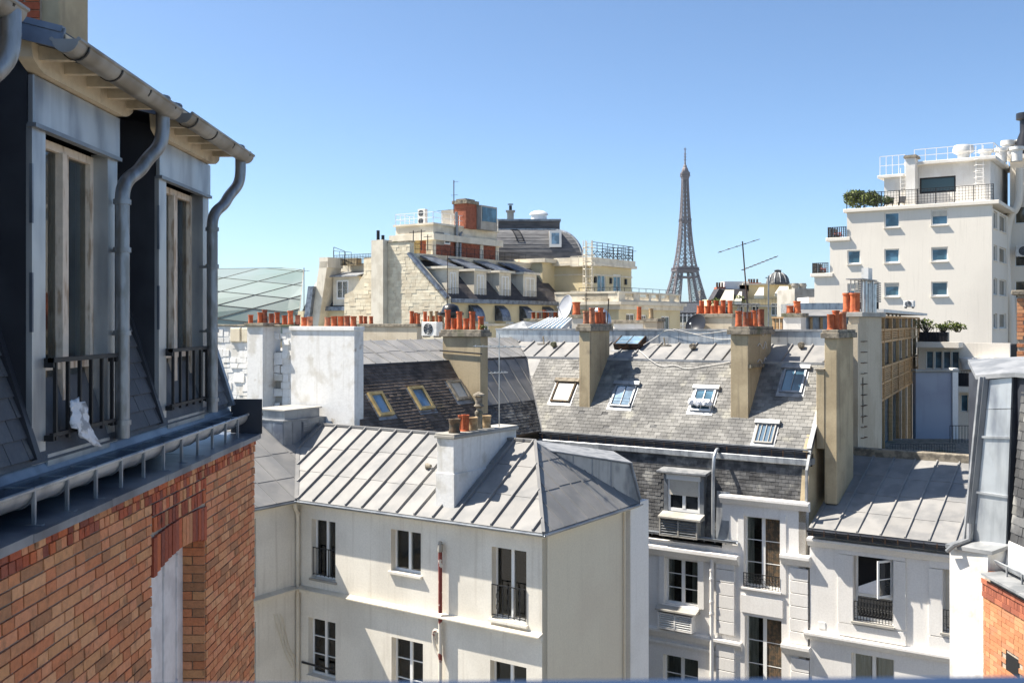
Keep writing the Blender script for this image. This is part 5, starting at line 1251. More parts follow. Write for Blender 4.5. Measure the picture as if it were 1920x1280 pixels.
# timber lattice building
TF = Fr(math.radians(-26.1)); uT, vT = TF.at(1640, 43.2); vT1 = TF.v_at(1723, uT)
TB = thing('timber_house', 'timber clad building with slatted balustrade bands and tall windows', 'building', (uT-2, vT+3, 0), TF)
zz = lambda y: CZ+(604-y)/1920*44.
MB().box(uT-1.1, uT-.25, vT+.05, vT1, 0, zz(592)).build('core', M.glass, TB)
def lattice(mp, a0, a1, n):
    posts = [a0+(a1-a0)*i/n for i in range(n+1)]
    for k, p in enumerate(posts): w = .13 if k == 2 else .06; MB().mbox(mp, p-w, p+w, -.06, .1, zz(930), zz(593)).build('post', M.wood, TB)
    for y in (593, 619, 642, 692, 723, 755): MB().mbox(mp, a0, a1, -.04, .08, zz(y)-.05, zz(y)+.05).build('rail', M.wood, TB)
    for y0, y1, k in ((642, 619, 6), (723, 692, 8), (755, 723, 8)):
        for i in range(n):
            mb = MB()
            for j in range(k): z = zz(y0)+(zz(y1)-zz(y0))*(j+.5)/k; mb.mbox(mp, posts[i]+.06, posts[i+1]-.06, 0, .04, z-.030, z+.030)
            mb.build('slat_band', M.wood, TB)
    for i in range(n):
        for y0, y1 in ((619, 594), (692, 643), (930, 757)): MB().mbox(mp, posts[i]+.07, posts[i+1]-.07, .12, .14, zz(y0)+.06, zz(y1)-.05).build('pane', M.glassb, TB)
lattice(mS(uT), vT, vT1, 7)
MB().box(uT-1.0, uT+.4, vT-.3, vT1+1.2, zz(586), zz(580)).build('roof_slab', M.plastic, TB)
mb = MB()
for i in range(8): mb.tube([(uT-.3, vT+.6+1.9*i, zz(593)), (uT-.3, vT+.6+1.9*i, zz(586))], .05, 6)
mb.build('roof_post', M.lead, TB)
vT = 46.
vA2 = vT+4
ac_unit('small white cooling unit with one fan on the slab above the timber building', (G.u_at(1694, vA2), vA2, G.z_at(578, G.u_at(1694, vA2), vA2)), .46, .3, .36)
# shaded terrace court: grey blue wall, deck and thin railings
KY = 50.; 
TW = thing('terrace_wall', 'grey blue shaded wall with a white right edge behind the seamed zinc roof', 'wall', ((1756-960)/1920*KY, KY, 0), K)
x0, x1 = (1717-960)/1920*KY, (1795-960)/1920*KY; zk = lambda y: CZ+(604-y)/1920*KY
MB().box(x0, x1-.28, KY, KY+.4, zk(840), zk(698)).build('panel', M.bluewall, TW)
MB().box(x1-.27, x1, KY-.1, KY+.42, zk(840), zk(690)).build('edge_pier', M.white2, TW)
MB().box(x0-.05, x1+.05, KY-.12, KY+.45, zk(697), zk(693)).build('coping', M.concrete, TW)
DK = thing('terrace_deck', 'weathered roof terrace deck with a thin mesh railing', 'terrace', ((1740-960)/1920*47, 46, 0), K)
MB().box((1655-960)/1920*45, (1850-960)/1920*49, 43.5, 50, 15, zk(822)).build('platform', M.concrete, DK)
for i in range(12): MB().box((1680-960)/1920*45, (1815-960)/1920*49, 43.6+.5*i, 44.07+.5*i, zk(822), zk(822)+.03).build('board', M.cap, DK)
mb = MB(); xa, xb = (1668-960)/1920*43.6, (1790-960)/1920*43.6
for i in range(26): x = xa+(xb-xa)*i/25; mb.bar((x, 43.55, zk(822)), (x, 43.55, zk(822)+.5), .012)
for h in (.15, .35, .5): mb.bar((xa, 43.55, zk(822)+h), (xb, 43.55, zk(822)+h), .014)
mb.build('mesh_railing', M.iron, DK)
mb = MB(); xa, xb = (1781-960)/1920*48, (1832-960)/1920*48
for i in range(10): x = xa+(xb-xa)*i/9; mb.bar((x, 48, zk(835)), (x, 48, zk(790)), .02)
mb.bar((xa, 48, zk(790)), (xb, 48, zk(790)), .03); mb.build('end_railing', M.iron, DK)
MB().prism([(x1-.5, 46, zk(852)), (x1+1.5, 47.5, zk(832)), (x1+1.7, 47, zk(832)), (x1-.2, 45.5, zk(852))], [(x1-.5, 46, zk(845)), (x1+1.5, 47.5, zk(818)), (x1+1.7, 47, zk(818)), (x1-.2, 45.5, zk(845))]).build('ramp_roof', M.concrete, DK)
# balconied block between
vB = 62.; uB0, uB1 = G.u_at(1722, vB), G.u_at(1838, vB)
BB = thing('balcony_block', 'low pale block with two planted balconies below the modern block', 'building', ((uB0+uB1)/2, vB+2, 0))
zb2 = lambda y: G.z_at(y, G.u_at(1760, vB), vB)
hs_ = []
for i in range(4): a = G.u_at(1735+16*i, vB); hs_.append((a, a+.42, zb2(692), zb2(658)))
for i in range(3): a = G.u_at(1800+14*i, vB); hs_.append((a, a+.40, zb2(770), zb2(738)))
wall(BB, 'front_wall', mF(vB), uB0, uB1+1.5, 0, zb2(642), hs_, .3, M.modern)
MB().box(uB0, uB1+1.5, vB+.32, vB+4, 0, zb2(645)).build('core', M.dark, BB)
for h in hs_: window(BB, mF(vB), *h, rec=.2, leaves=1, rows=1, fw=.05, glass=M.glassb)
def slab(l, r, y, v0=vB, d=1.3): a, b = G.u_at(l, v0), G.u_at(r, v0); MB().box(a, b, v0-d, v0+.01, zb2(y)-.2, zb2(y)+.1).build('balcony_slab', M.modern, BB); return a, b
a, b = slab(1728, 1806, 644); railing(BB, mF(vB-1.2), a+.05, b-.5, zb2(640), zb2(614), d=0, step=.16)
MB().box(a+.1, b-.6, vB-1.1, vB-.8, zb2(640), zb2(622)).build('planter', M.black, BB)
a2, b2 = slab(1798, 1862, 724, d=1.3); railing(BB, mF(vB-1.2), a2+.05, b2, zb2(720), zb2(692), d=0, step=.14)
MB().box(a2+.1, b2-.05, vB-1.15, vB-1.12, zb2(720), zb2(696)).build('privacy_screen', M.black, BB)
for i in range(3): MB().lathe((a2+.6+.9*i, vB-.4, zb2(690)), [(.0, 0), (.38, 0), (.40, .3), (.52, .5), (.52, .62), (.3, .66), (0, .66)], 14).build('vent_cowl', M.plastic, BB, smooth=True)
for i in range(3): leaf_mass('balcony_plant', ('feathery yellow green plant at the left end of the upper balcony', 'tallest yellow green plant in the middle of the upper balcony', 'small yellow green plant at the right end of the upper balcony')[i], 'plant', (a+.45+.85*i, vB-.95, zb2(622)), (1.0, .5, .75-.1*i), 260, M.leafy, leaf=.08, group='plants on the upper balcony')

# ================================================================== pale modern block at the upper right
vM = 88.; uM0, uM1 = G.u_at(1588, vM), G.u_at(1860, vM)
MG = thing('modern_block', 'tall pale stepped apartment block with small square windows and a roof terrace', 'building', ((uM0+uM1)/2, vM+6, 0))
zm = lambda y, px=1720: G.z_at(y, G.u_at(px, vM), vM)
zTop = G.z_at(383, uM1, vM); u2, u3 = G.u_at(1556, vM), G.u_at(1527, vM); z2, z3 = zm(452, 1572), zm(519, 1540)
rows = []
for yy in ((393, 422), (463, 490), (528, 555)):
    z1_, z0 = zm(yy[0], 1762), zm(yy[1], 1762)
    for l, r in ((1658, 1686), (1746, 1777)): rows.append((G.u_at(l, vM), G.u_at(r, vM), z0, z1_))
for yy in ((463, 490), (528, 555)): rows.append((G.u_at(1588.8, vM), G.u_at(1613, vM), zm(yy[1], 1762), zm(yy[0], 1762)))
rowsA = [r for r in rows]
wall(MG, 'front_wall', mF(vM), uM0, uM1, 0, zTop, rowsA, .35, M.modern)
wall(MG, 'front_wall', mF(vM), u2, uM0-.002, 0, z2, [], .35, M.modern); wall(MG, 'front_wall', mF(vM), u3, u2-.002, 0, z3, [], .35, M.modern)
for i, r in enumerate(rows): window(MG, mF(vM), *r, roller=(0, .42, 0, .12, .25, 0, 0, .55)[i], rec=.14, leaves=1, rows=1, fw=.09, glass=M.glassb, sill=.16, sillm=M.modern)
vS1 = G.v_at(1893, uM1)
sw = []
for y0, y1 in ((393, 426), (457, 487), (520, 552), (587, 616), (650, 690)):
    for l, r in ((1863, 1870), (1874, 1887)):
        a, b = G.v_at(l, uM1), G.v_at(r, uM1); sw.append((a, b, G.z_at(y1, uM1, vM), G.z_at(y0, uM1, vM)))
wall(MG, 'side_wall', mS(uM1), vM+.36, vS1, 0, zTop-.3, sw, .3, M.modern)
for r in sw: window(MG, mS(uM1), *r, rec=.15, leaves=1, rows=1, fw=.07, glass=M.oldglass, sill=.1, sillm=M.modern)
MB().box(uM0+.4, uM1-.4, vM+.4, vS1+9, 0, zTop-.02).box(u3+.4, uM0+.3, vM+.4, vS1+6, 0, z3-.02).box(u2+.3, uM0+.3, vM+.4, vS1+6, z3-.02, z2-.02).build('core', M.modern, MG)
mb = MB(); mb.box(uM0-.25, uM1+.55, vM-.25, vS1, zTop, zTop+.3); mb.box(u2-.3, uM0+.3, vM-.2, vM+3, z2-.002, z2+.3); mb.box(u3-.3, u2+.3, vM-.2, vM+3, z3-.002, z3+.3)
mb.build('terrace_edge', M.modern, MG, bevel=.03)
def grille(parent, mp, a0, a1, z0, z1, step, m=None):
    mb = MB()
    for i in range(int((a1-a0)/step)+1): a = a0+i*step; mb.mbox(mp, a-.012, a+.012, -.012, .012, z0, z1)
    for k in range(5): z = z0+(z1-z0)*(k+.5)/5; mb.mbox(mp, a0, a1, -.010, .010, z-.010, z+.010)
    mb.mbox(mp, a0, a1, -.03, .03, z1, z1+.05)
    for i in range(9): a = a0+(a1-a0)*i/8; mb.mbox(mp, a-.03, a+.03, -.03, .03, z0-.1, z1+.06)
    mb.build('terrace_railing', m or M.iron, parent)
grille(MG, mF(vM-.05), uM0, uM1+.1, zTop+.42, zTop+1.55, .24)
for uu, z, w in ((u2-.1, z2, 1.5), (u3-.1, z3, 1.3)):
    grille(MG, mF(vM-.1), uu, uu+w, z+.35, z+1.15, .16); grille(MG, mN(uu-.02), vM-.1, vM+2.5, z+.35, z+1.15, .2)
for (px, py), lb, gm in (((1566, 447), 'red flowers on the upper stepped balcony', 1), ((1537, 511), 'red flowers on the lower stepped balcony', 2)):
    u = G.u_at(px, vM+.2); z = (z2 if gm == 1 else z3)+.3
    leaf_mass('flower_pot', lb, 'plant', (u+.3, vM+.2, z), (.7, .4, .5), 60, M.redfab, leaf=.09)
# penthouse
vP2 = vM+3.2; pu0, pu1 = G.u_at(1660, vP2), G.u_at(1857, vP2); zt2 = G.z_at(300, pu1, vP2)
wq = wr(vP2, 1724, 1792, 334, 364)
wall(MG, 'penthouse_wall', mF(vP2), G.u_at(1700, vP2), pu1, zTop, zt2, [wq], .3, M.white)
MB().box(pu0, G.u_at(1700, vP2)-.003, vP2-.4, vP2+5, zTop, zt2-.9).box(G.u_at(1700, vP2), pu1, vP2+.32, vP2+9, zTop, zt2-.02).build('penthouse_core', M.white, MG)
MB().box(pu0-.5, G.u_at(1700, vP2), vP2-.7, vP2+5, zt2-.9, zt2-.65).box(G.u_at(1700, vP2)-.1, pu1+.5, vP2-.5, vP2+9, zt2, zt2+.28).build('penthouse_roof', M.white, MG, bevel=.03)
w = window(MG, mF(vP2), *wq, rec=.08, leaves=1, rows=1, fw=.14, m=M.iron, glass=M.greenb)
for s in (0, 1):
    for k in range(4): a = wq[0]+.25+(wq[1]-wq[0]-1.6)*s+.08*k*(1 if s else 1); MB().box(a, a+1.0, vP2+.09, vP2+.10, wq[2]+.35+.42*k, wq[2]+.42+.42*k).build('tube_reflection', M.white2, w) if False else None
cu0, cu1 = G.u_at(1698, vM+2), G.u_at(1716, vM+2)
c = stack(MG, 'chimney', cu0, cu1, vM+2, vM+3.1, zTop, G.z_at(290, cu1, vM+2), M.white, caph=.25, over=.15, capm=M.cap)
mb = MB()
def rail(p, q, n, h=1.05):
    p, q = Vector(p), Vector(q)
    for k in (h*.5, h): mb.bar(p+Vector((0, 0, k)), q+Vector((0, 0, k)), .045)
    for i in range(n+1): r = p.lerp(q, i/n); mb.bar(r, r+Vector((0, 0, h)), .045)
rail((pu0-.3, vP2-.6, zt2-.65), (G.u_at(1700, vP2), vP2-.6, zt2-.65), 4, 1.6); rail((G.u_at(1716, vP2), vP2-.3, zt2+.28), (pu1+.3, vP2-.3, zt2+.28), 7); rail((pu1+.3, vP2-.3, zt2+.28), (pu1+.3, vP2+7, zt2+.28), 5)
mb.build('roof_railing', M.white2, MG)
mb = MB(); lx = G.u_at(1831, vP2)
for s in (0, .55): mb.bar((lx+s, vP2-.3, zTop), (lx+s, vP2-.3, zt2+1.2), .06)
for i in range(13): z = zTop+.3+.33*i; mb.bar((lx, vP2-.3, z), (lx+.55, vP2-.3, z), .035)
for i in range(6):
    z = zTop+2+.5*i; mb.tube([(lx+.27+.4*math.cos(t), vP2-.35-.7*math.sin(t), z) for t in [k*math.pi/6 for k in range(7)]], .02, 4)
mb.build('caged_ladder', M.white2, MG)
lx = G.u_at(1690, vP2-.5); mb = MB()
for s in (0, .5): mb.bar((lx+s, vP2-.8, zTop), (lx+s, vP2-.8, zt2-.2), .05)
for i in range(10): mb.bar((lx, vP2-.8, zTop+.35*i), (lx+.5, vP2-.8, zTop+.35*i), .03)
mb.build('ladder', M.white2, MG)
for k in range(3): MB().lathe((pu1-1+1.2*k, vP2+4, zt2+.28), [(.0, 0), (.45, 0), (.45, .9), (.6, .95), (.6, 1.2), (0, 1.25)], 12).build('roof_vent', M.plastic, MG, smooth=True)
MB().lathe((G.u_at(1802, vP2), vP2+1, zt2+.28), [(.4, 0), (.5, .5), (.85, .7), (.85, 1.0), (.75, 1.25), (0, 1.3)], 12).build('roof_vent', M.plastic, MG, smooth=True)
leaf_mass('terrace_shrub', 'bushy green shrub behind the railing at the left end of the modern block terrace', 'shrub', (G.u_at(1612, vM+1), vM+1.2, zTop+.3), (2.7, 1.5, 1.7), 1500, M.leafy, leaf=.16)
leaf_mass('terrace_shrub', 'low dark shrub next to the bushy one on the modern block terrace', 'shrub', (G.u_at(1645, vM+1), vM+1.2, zTop+.3), (2.0, 1.4, 1.3), 700, M.leaf, leaf=.15)
for k in range(2):
    cu = G.u_at(1668+22*k, vM+1.3); e = thing('terrace_chair', ('dark folding chair on the roof terrace left of the white chimney', 'dark folding chair on the roof terrace beside the ladder')[k], 'chair', (cu, vM+1.3, zTop+.3)); 
    MB().box(cu-.25, cu+.25, vM+1.05, vM+1.5, zTop+.72, zTop+.77).build('seat', M.iron, e); MB().ext([(cu-.25, vM+1.5, zTop+.7), (cu+.25, vM+1.5, zTop+.7), (cu+.25, vM+1.75, zTop+1.3), (cu-.25, vM+1.75, zTop+1.3)], (0, .04, 0)).build('backrest', M.iron, e)
    for sx in (-.23, .23): MB().bar((cu+sx, vM+1.05, zTop+.3), (cu+sx, vM+1.5, zTop+.75), .04).bar((cu+sx, vM+1.5, zTop+.3), (cu+sx, vM+1.1, zTop+.75), .04).build('leg', M.iron, e)
# neighbouring block at the frame edge
vN = vS1+.02; NB = thing('corner_block', 'pale block at the right frame edge with strip windows and a big grey pipe', 'building', (uM1+3, vN+3, 0))
nu1 = G.u_at(1990, vN); zNt = G.z_at(300, uM1, vN)
nh = []
for y0, y1 in ((388, 420), (463, 500), (527, 560)):
    for k in range(5): a = G.u_at(1903, vN)+1.0*k; nh.append((a, a+.92, G.z_at(y1, uM1, vN), G.z_at(y0, uM1, vN)))
wall(NB, 'front_wall', mF(vN), uM1+.02, nu1, 0, zNt, nh, .3, M.modern)
for h in nh: window(NB, mF(vN), *h, rec=.16, leaves=1, rows=1, fw=.06, glass=M.oldglass)
MB().box(uM1+.02, nu1, vN+.32, vN+8, 0, zNt-.02).build('core', M.dark, NB)
MB().box(uM1-.2, nu1, vN-.5, vN+8, zNt, zNt+.35).build('roof_edge', M.modern, NB)
pu = G.u_at(1899, vN-.6)
MB().tube(rnd([(pu, vN-.5, 0), (pu, vN-.5, G.z_at(565, pu, vN)), (pu-.5, vN-.55, G.z_at(545, pu, vN)), (pu-.5, vN-.55, G.z_at(410, pu, vN)), (pu+.5, vN-.55, G.z_at(388, pu, vN)), (pu+.5, vN-.55, G.z_at(318, pu, vN))]), .33, 12).build('flue_pipe', M.modern, NB, smooth=True)
mb = MB(); bx_ = G.u_at(1912, vN-.6); zz0 = zNt+.35
mb.lathe((bx_+.3, vN+.5, zz0), [(.8, 0), (.8, 1.1), (.45, 2.0), (.45, 3.0), (.75, 3.1), (.75, 3.6), (.1, 3.7)], 12); mb.build('black_cowl', M.black, NB, smooth=True)
for k in range(2): MB().lathe((uM1-.2+1.2*k, vN+.6, zNt+.35), [(.0, 0), (.5, 0), (.5, 1.0), (.6, 1.0), (.6, 1.4), (0, 1.4)], 12).build('roof_vent', M.plastic, NB, smooth=True)
ac_unit('cooling unit with one fan hanging on the corner block by the right frame edge', (G.u_at(1905, vN-.9), vN-.9, G.z_at(484, uM1, vN)), 1.3, .5, 1.0)
# old stone and brick stack by the right frame edge
vK = 30.; KS = thing('brick_stack', 'old flaking brick chimney stack with a stone cap at the right frame edge', 'chimney', (G.u_at(1925, vK), vK+.5, 0))
ku0, ku1 = G.u_at(1906, vK), G.u_at(1965, vK)
MB().box(ku0+.02, ku1, vK+.03, vK+1.2, 8, G.z_at(552, ku0, vK)).build('backing', M.mortar, KS)
pk = Plane((ku0, vK+.03, G.z_at(672, ku0, vK)), (1, 0, 0), (0, 0, 1)); br_ = []; zz_ = G.z_at(552, ku0, vK)-G.z_at(672, ku0, vK); r = 0
while r*.1 < zz_-.1:
    s = -.12 if r % 2 else 0
    while s < ku1-ku0:
        if random.random() < .85: br_.append(dict(poly=[(max(s, 0)+.006, r*.1+.006), (s+.27, r*.1+.006), (s+.27, r*.1+.094), (max(s, 0)+.006, r*.1+.094)], h=-.004, th=.02+random.uniform(0, .012)))
        s += .28
    r += 1
emit(KS, pk, br_, 'brick', M.beige if False else M.orange, 60)
MB().box(ku0-.12, ku1, vK-.08, vK+1.3, G.z_at(553, ku0, vK), G.z_at(544, ku0, vK)).build('cap_slab', M.cap, KS, bevel=.02)
MB().box(ku0-.03, ku1, vK-.0, vK+.02, 8, G.z_at(674, ku0, vK)).build('render_base', M.tan, KS)
# ================================================================== cream mansion with the mansard dormers (left background)
vH = 76.5; uHe = G.u_at(832, vH); uHt = G.u_at(766, vH)
MH = thing('mansion', 'yellow mansion with stone gable, four mansard dormers and brick roof pavilion', 'building', (uHt-4, vH+10, 0))
zHe = G.z_at(560, uHe, vH); zHt = G.z_at(477, uHt, vH)
vH1 = G.v_at(1038, uHe-.6)
# stone gable
gl0, gl1 = G.u_at(705, vH), G.u_at(727, vH); gz = G.z_at(455, G.u_at(740, vH), vH)
gab = [(gl1, vH, 0), (uHe+.4, vH, 0), (uHe+.4, vH, zHe+.1), (uHt+.2, vH, zHt+.15), (uHt+.2, vH, gz), (gl1, vH, gz)]
MB().ext(gab, (0, .6, 0)).build('gable_wall', M.stone, MH)
MB().box(gl0, gl1-.002, vH-.7, vH+.6, 0, gz+.3).build('gable_pier', M.mould, MH)
MB().box(gl0-.1, uHt+.3, vH-.1, vH+.65, gz+.002, gz+.12).build('gable_coping', M.cap, MH)
pg = Plane((0, vH, 0), (1, 0, 0), (0, 0, 1)); stn = []
z = G.z_at(612, uHe, vH); r = 0
gp2 = [(p[0], p[2]) for p in gab]
while z < gz:
    s = gl1-(.4 if r % 2 else 0); 
    while s < uHe+.5:
        L = random.uniform(.5, .95)
        right = uHe+.4 if z < zHe else (uHt+.2 if z+.42 > zHt else uHe+.4-(z+.42-zHe)/(zHt-zHe)*(uHe-uHt+.2))
        a, b = max(s, gl1+.02), min(s+L, right-.02)
        if b-a > .2: stn.append(dict(poly=[(a+.008, z+.008), (b-.008, z+.008), (b-.008, z+.312), (a+.008, z+.312)], h=-.01, th=.03+random.uniform(0, .03), tilt=random.uniform(-.01, .015)))
        s += L
    z += .32; r += 1
emit(MH, pg, stn, 'stone_block', M.stone, 300)
MB().bar((uHe+.5, vH-.05, zHe+.1), (uHt+.1, vH-.05, zHt+.1), .5, .25).build('gable_flashing', M.zincb, MH)
# mansard slope, eaves and wall below
pMH = Plane((uHe, 0, zHe), (0, 1, 0), (uHt-uHe, 0, zHt-zHe)); tMH = math.hypot(uHt-uHe, zHt-zHe)
deck(MH, pMH, [(vH+.6, 0), (vH1+1.5, 0), (vH1+1.5, tMH), (vH+.6, tMH)], M.slatef, 'mansard', th=.3)
MB().box(uHe-.1, uHe+.5, vH+.6, vH1+1.6, zHe-.35, zHe+.05).build('eaves_gutter', M.zincb, MH)
MB().box(uHe-4, uHe-.2, vH+.6, vH1+12, 0, zHe-.36).build('lower_wall', M.yellow, MH)
MB().box(G.u_at(708, vH+.65)+.1, uHt-.2, vH+.65, vH1+8, 0, zHt-.02).build('core', M.yellow, MH)
MB().ext([(uHt+.75, vH+.6, zHt+.12), (uHt-.8, vH+.6, zHt+.12), (uHt-.8, vH+.6, zHt-.8), (uHt+.45, vH+.6, zHt-.75), (uHt+.5, vH+.6, zHt-.35)], (0, vH1-vH+2, 0)).build('roof_cornice', M.mould, MH)
fu = uHe-.55
for i, (l, r, yt) in enumerate(((838, 860, 503), (889, 912, 508), (936, 958, 511), (981, 1006, 514))):
    a, b = G.v_at(l, fu), G.v_at(r, fu); zt_ = G.z_at(yt, fu, a)
    d = MB().box(fu-4.2, fu, a, b, zHe+.1, zt_).build('dormer', M.mould, MH)
    MB().box(fu-4.3, fu+.35, a-.35, b+.3, zt_, zt_+.22).build('dormer_roof', M.mould, d)
    MB().ext([(fu-.3, a-.2, zt_+.22), (fu-.3, b+.2, zt_+.22), (uHt+.1, b+.2, zHt), (uHt+.1, a-.2, zHt)], (0, 0, .12)).build('dormer_top', M.zincb, d)
    w = window(MH, mS(fu+.005), a+.45, b-.45, zHe+.15, zt_-.35, rec=-.02, leaves=2, rows=3, fw=.1, glass=M.glassb, center=.14)
    railing(w, mS(fu+.5), a+.1, b+1.0, zHe+.15, zHe+1.1, d=0, step=.22)
for i, v in enumerate([vH+4.2+4.5*k for k in range(5)]):            # bulging lead canopies and windows of the storey below
    c = MB()
    for k in range(5): t0_, t1_ = k/5*math.pi/2, (k+1)/5*math.pi/2; c.ext([(uHe-.2, v, zHe-.5), (uHe-.2+1.0*math.sin(t0_), v, zHe-2.1+1.5*math.cos(t0_)), (uHe-.2+1.0*math.sin(t1_), v, zHe-2.1+1.5*math.cos(t1_)), (uHe-.2, v, zHe-2.1)], (0, 1.5, 0))
    c.build('lead_canopy', M.zincb, MH)
    window(MH, mS(uHe-.19), v+2.0, v+3.3, zHe-4.6, zHe-2.2, rec=-.03, leaves=2, rows=2, fw=.12, glass=M.glass)
MB().box(uHe-.2, uHe+.15, vH+.6, vH1+12, zHe-2.6, zHe-2.35).build('string_band', M.mould, MH)
# end block behind the dormers
eu = uHe-2.2; ev0, ev1 = vH1+.2, vH1+9.5
z510 = G.z_at(492, eu, ev0)
MB().box(eu-7, eu, ev0, ev1, 0, z510).build('end_wall', M.yellow, MH)
MB().box(eu-7, eu+.5, ev0-.3, ev1, z510, z510+.45).build('end_cornice', M.mould, MH)
MB().box(eu, eu+.06, ev0+3.2, ev0+6.2, z510-3.4, z510-2.6).build('strip_window', M.glassb, MH)
# brick pavilion on the roof
pv = vH+5.5; pu = G.u_at(812, pv); pu0 = G.u_at(742, pv); pv1 = G.v_at(932, pu)
zp0, zpa, zpb, zpt = zHt+.2, G.z_at(450, pu, pv), G.z_at(438, pu, pv), G.z_at(421, pu, pv)
MB().box(pu0, pu, pv, pv1, zp0, zpa).build('pavilion_core', M.farbrick, MH)
MB().box(pu0-.5, pu+.5, pv-.5, pv1+.5, zpa, zpb).build('pavilion_cornice', M.mould, MH)
MB().box(pu0, pu, pv, pv1, zpb+.002, zpt).build('pavilion_attic', M.mould, MH)
MB().box(pu0-.2, pu+.2, pv-.2, pv1+.2, zpt+.002, zpt+.2).build('pavilion_coping', M.mould, MH)
pp = Plane((pu, 0, zp0), (0, 1, 0), (0, 0, 1)); pp2 = Plane((0, pv, zp0), (1, 0, 0), (0, 0, 1))
for pl_, a0, a1 in ((pp, pv, pv1), (pp2, pu0, pu)):
    bb = []; r = 0
    while r*.2 < zpa-zp0-.2:
        s = a0-(.2 if r % 2 else 0)
        while s < a1: 
            q0, q1 = max(s, a0), min(s+.42, a1)
            if q1-q0 > .1: bb.append(dict(poly=[(q0+.02, r*.2+.02), (q1-.02, r*.2+.02), (q1-.02, r*.2+.18), (q0+.02, r*.2+.18)], h=-.01, th=.03))
            s += .42
        r += 1
    emit(MH, pl_, bb, 'brick', M.farbrick, 0, 'brick_facing')
for px in (812.6, 857, 902, 931): v = G.v_at(px, pu); MB().box(pu-.1, pu+.12, v-.28, v+.28, zp0, zpa-.002).build('pilaster', M.mould, MH)
for px in (748, 806): u = G.u_at(px, pv); MB().box(u-.4, u+.4, pv-.12, pv+.1, zp0, zpa-.002).build('pilaster', M.mould, MH)
u = G.u_at(778, pv); MB().box(u-.7, u+.7, pv-.08, pv+.1, zp0, zp0+2.2).build('door', M.ply, MH)
v = G.v_at(838, pu); w = window(MH, mS(pu+.04), v-.5, v+.5, zp0+1.3, zp0+2.4, rec=-.02, leaves=1, rows=1, fw=.12)
v = G.v_at(822, pu); MB().box(pu, pu+.05, v-.5, v+.9, zp0+1.2, zp0+2.5).build('panel', M.concrete, MH)
mb = MB()
def rail2(mb, P, n, h, r=.05, bars=2):
    for k in range(len(P)-1):
        p, q = Vector(P[k]), Vector(P[k+1])
        for j in range(bars): mb.bar(p+Vector((0, 0, h*(j+1)/bars)), q+Vector((0, 0, h*(j+1)/bars)), r)
        for i in range(n+1): t = p.lerp(q, i/n); mb.bar(t, t+Vector((0, 0, h)), r*.9)
rail2(mb, [(pu0, pv+3, zpt+.2), (pu0, pv, zpt+.2), (pu, pv, zpt+.2), (pu, pv+6, zpt+.2)], 4, 1.1)
rail2(mb, [(pu+.1, pv1-5, zpt+.2), (pu+.1, pv1, zpt+.2), (pu-3, pv1, zpt+.2)], 3, 1.2, .07)
mb.build('roof_railing', M.wframe, MH)
mb = MB(); rail2(mb, [(uHt, vH+1, zHt+.12), (uHt, vH1, zHt+.12)], 14, 1.0, .035); mb.build('terrace_railing', M.iron, MH)
cu, cv = G.u_at(864, pv+5), pv+5
cs_ = MB().box(cu-.85, cu+.75, cv, cv+1.8, zpt, zpt+2.6).build('brick_chimney', M.farbrick, MH)
MB().box(cu-1.05, cu+.95, cv-.2, cv+2, zpt+2.6, zpt+2.95).box(cu-.7, cu+.6, cv+.1, cv+1.7, zpt+2.951, zpt+3.15).build('cap_slab', M.cap, cs_)
MB().box(cu-3.4, cu-.9, cv+1, cv+3, zpt, zpt+2.2).box(cu+.5, cu+1.2, cv+2, cv+5, zpt, zpt+2.6).build('lift_housing', M.concrete, MH)
MB().box(cu+1.2, cu+1.26, cv+2.2, cv+4.8, zpt+.9, zpt+2.4).build('louvre_panel', M.glassb, MH)
mb = MB(); v = G.v_at(853, pu)
mb.tube([(pu+.25, v, zp0), (pu+.25, v, zpt), (pu+.25, v-.1, zpt+1.6)], .16, 8).tube([(pu+.25, v+.6, zp0), (pu+.25, v+.6, zpt-.6), (pu+.25, v+.9, zpt-.5)], .13, 8); mb.build('flue_pipe', M.pipe, MH, smooth=True)
ac_unit('tall two fan cooling unit standing on the brick roof pavilion', (G.u_at(783, pv+2), pv+2, zpt+.2), 1.0, .45, 1.75, fan=2)
# ---- curved slate dome pavilion behind it, square to the viewer
Yd = 117.; xd = lambda px: (px-960)/1920*Yd
zd = lambda y: CZ+(604-y)/1920*Yd
DP = thing('slate_dome_pavilion', 'dark convex slate dome with two white cowls, behind the brick roof pavilion', 'building', (xd(1000), Yd+6, 0), K)
xl, xr = xd(880), xd(1093); z0_, z1_ = zd(489), zd(426); n = 12
def dr_(t): return 3.3*(1-math.cos(t*math.pi/2)), z0_+(z1_-z0_)*math.sin(t*math.pi/2)
for k in range(n):
    (d0_, h0_), (d1_, h1_) = dr_(k/n), dr_((k+1)/n)
    MB().prism([(xl, Yd+d0_-.03, h0_), (xr-d0_+.03, Yd+d0_-.03, h0_), (xr-d0_+.03, Yd+14, h0_), (xl, Yd+14, h0_)], [(xl, Yd+d1_, h1_), (xr-d1_, Yd+d1_, h1_), (xr-d1_, Yd+14, h1_), (xl, Yd+14, h1_)]).build('slate_course', M.slatedome, DP)
MB().box(xl-2, xr-.3, Yd+.4, Yd+14, 0, z0_).build('body', M.yellow, DP)
MB().box(xl, xr+.15, Yd-.15, Yd+14, z0_-.3, z0_).build('eaves', M.zincb, DP)
mb = MB()
for k in range(n): (a, ha), (b, hb) = dr_(k/n), dr_((k+1)/n); mb.bar((xr-a, Yd+a-.05, ha), (xr-b, Yd+b-.05, hb), .28, .16)
mb.build('hip_roll', M.zincp, DP)
dT_ = dr_(1)[0]
MB().box(xl, xd(1052), Yd+dT_-.1, Yd+12, z1_-.01, zd(412)+.15).build('roof_lantern', M.slatedome, DP)
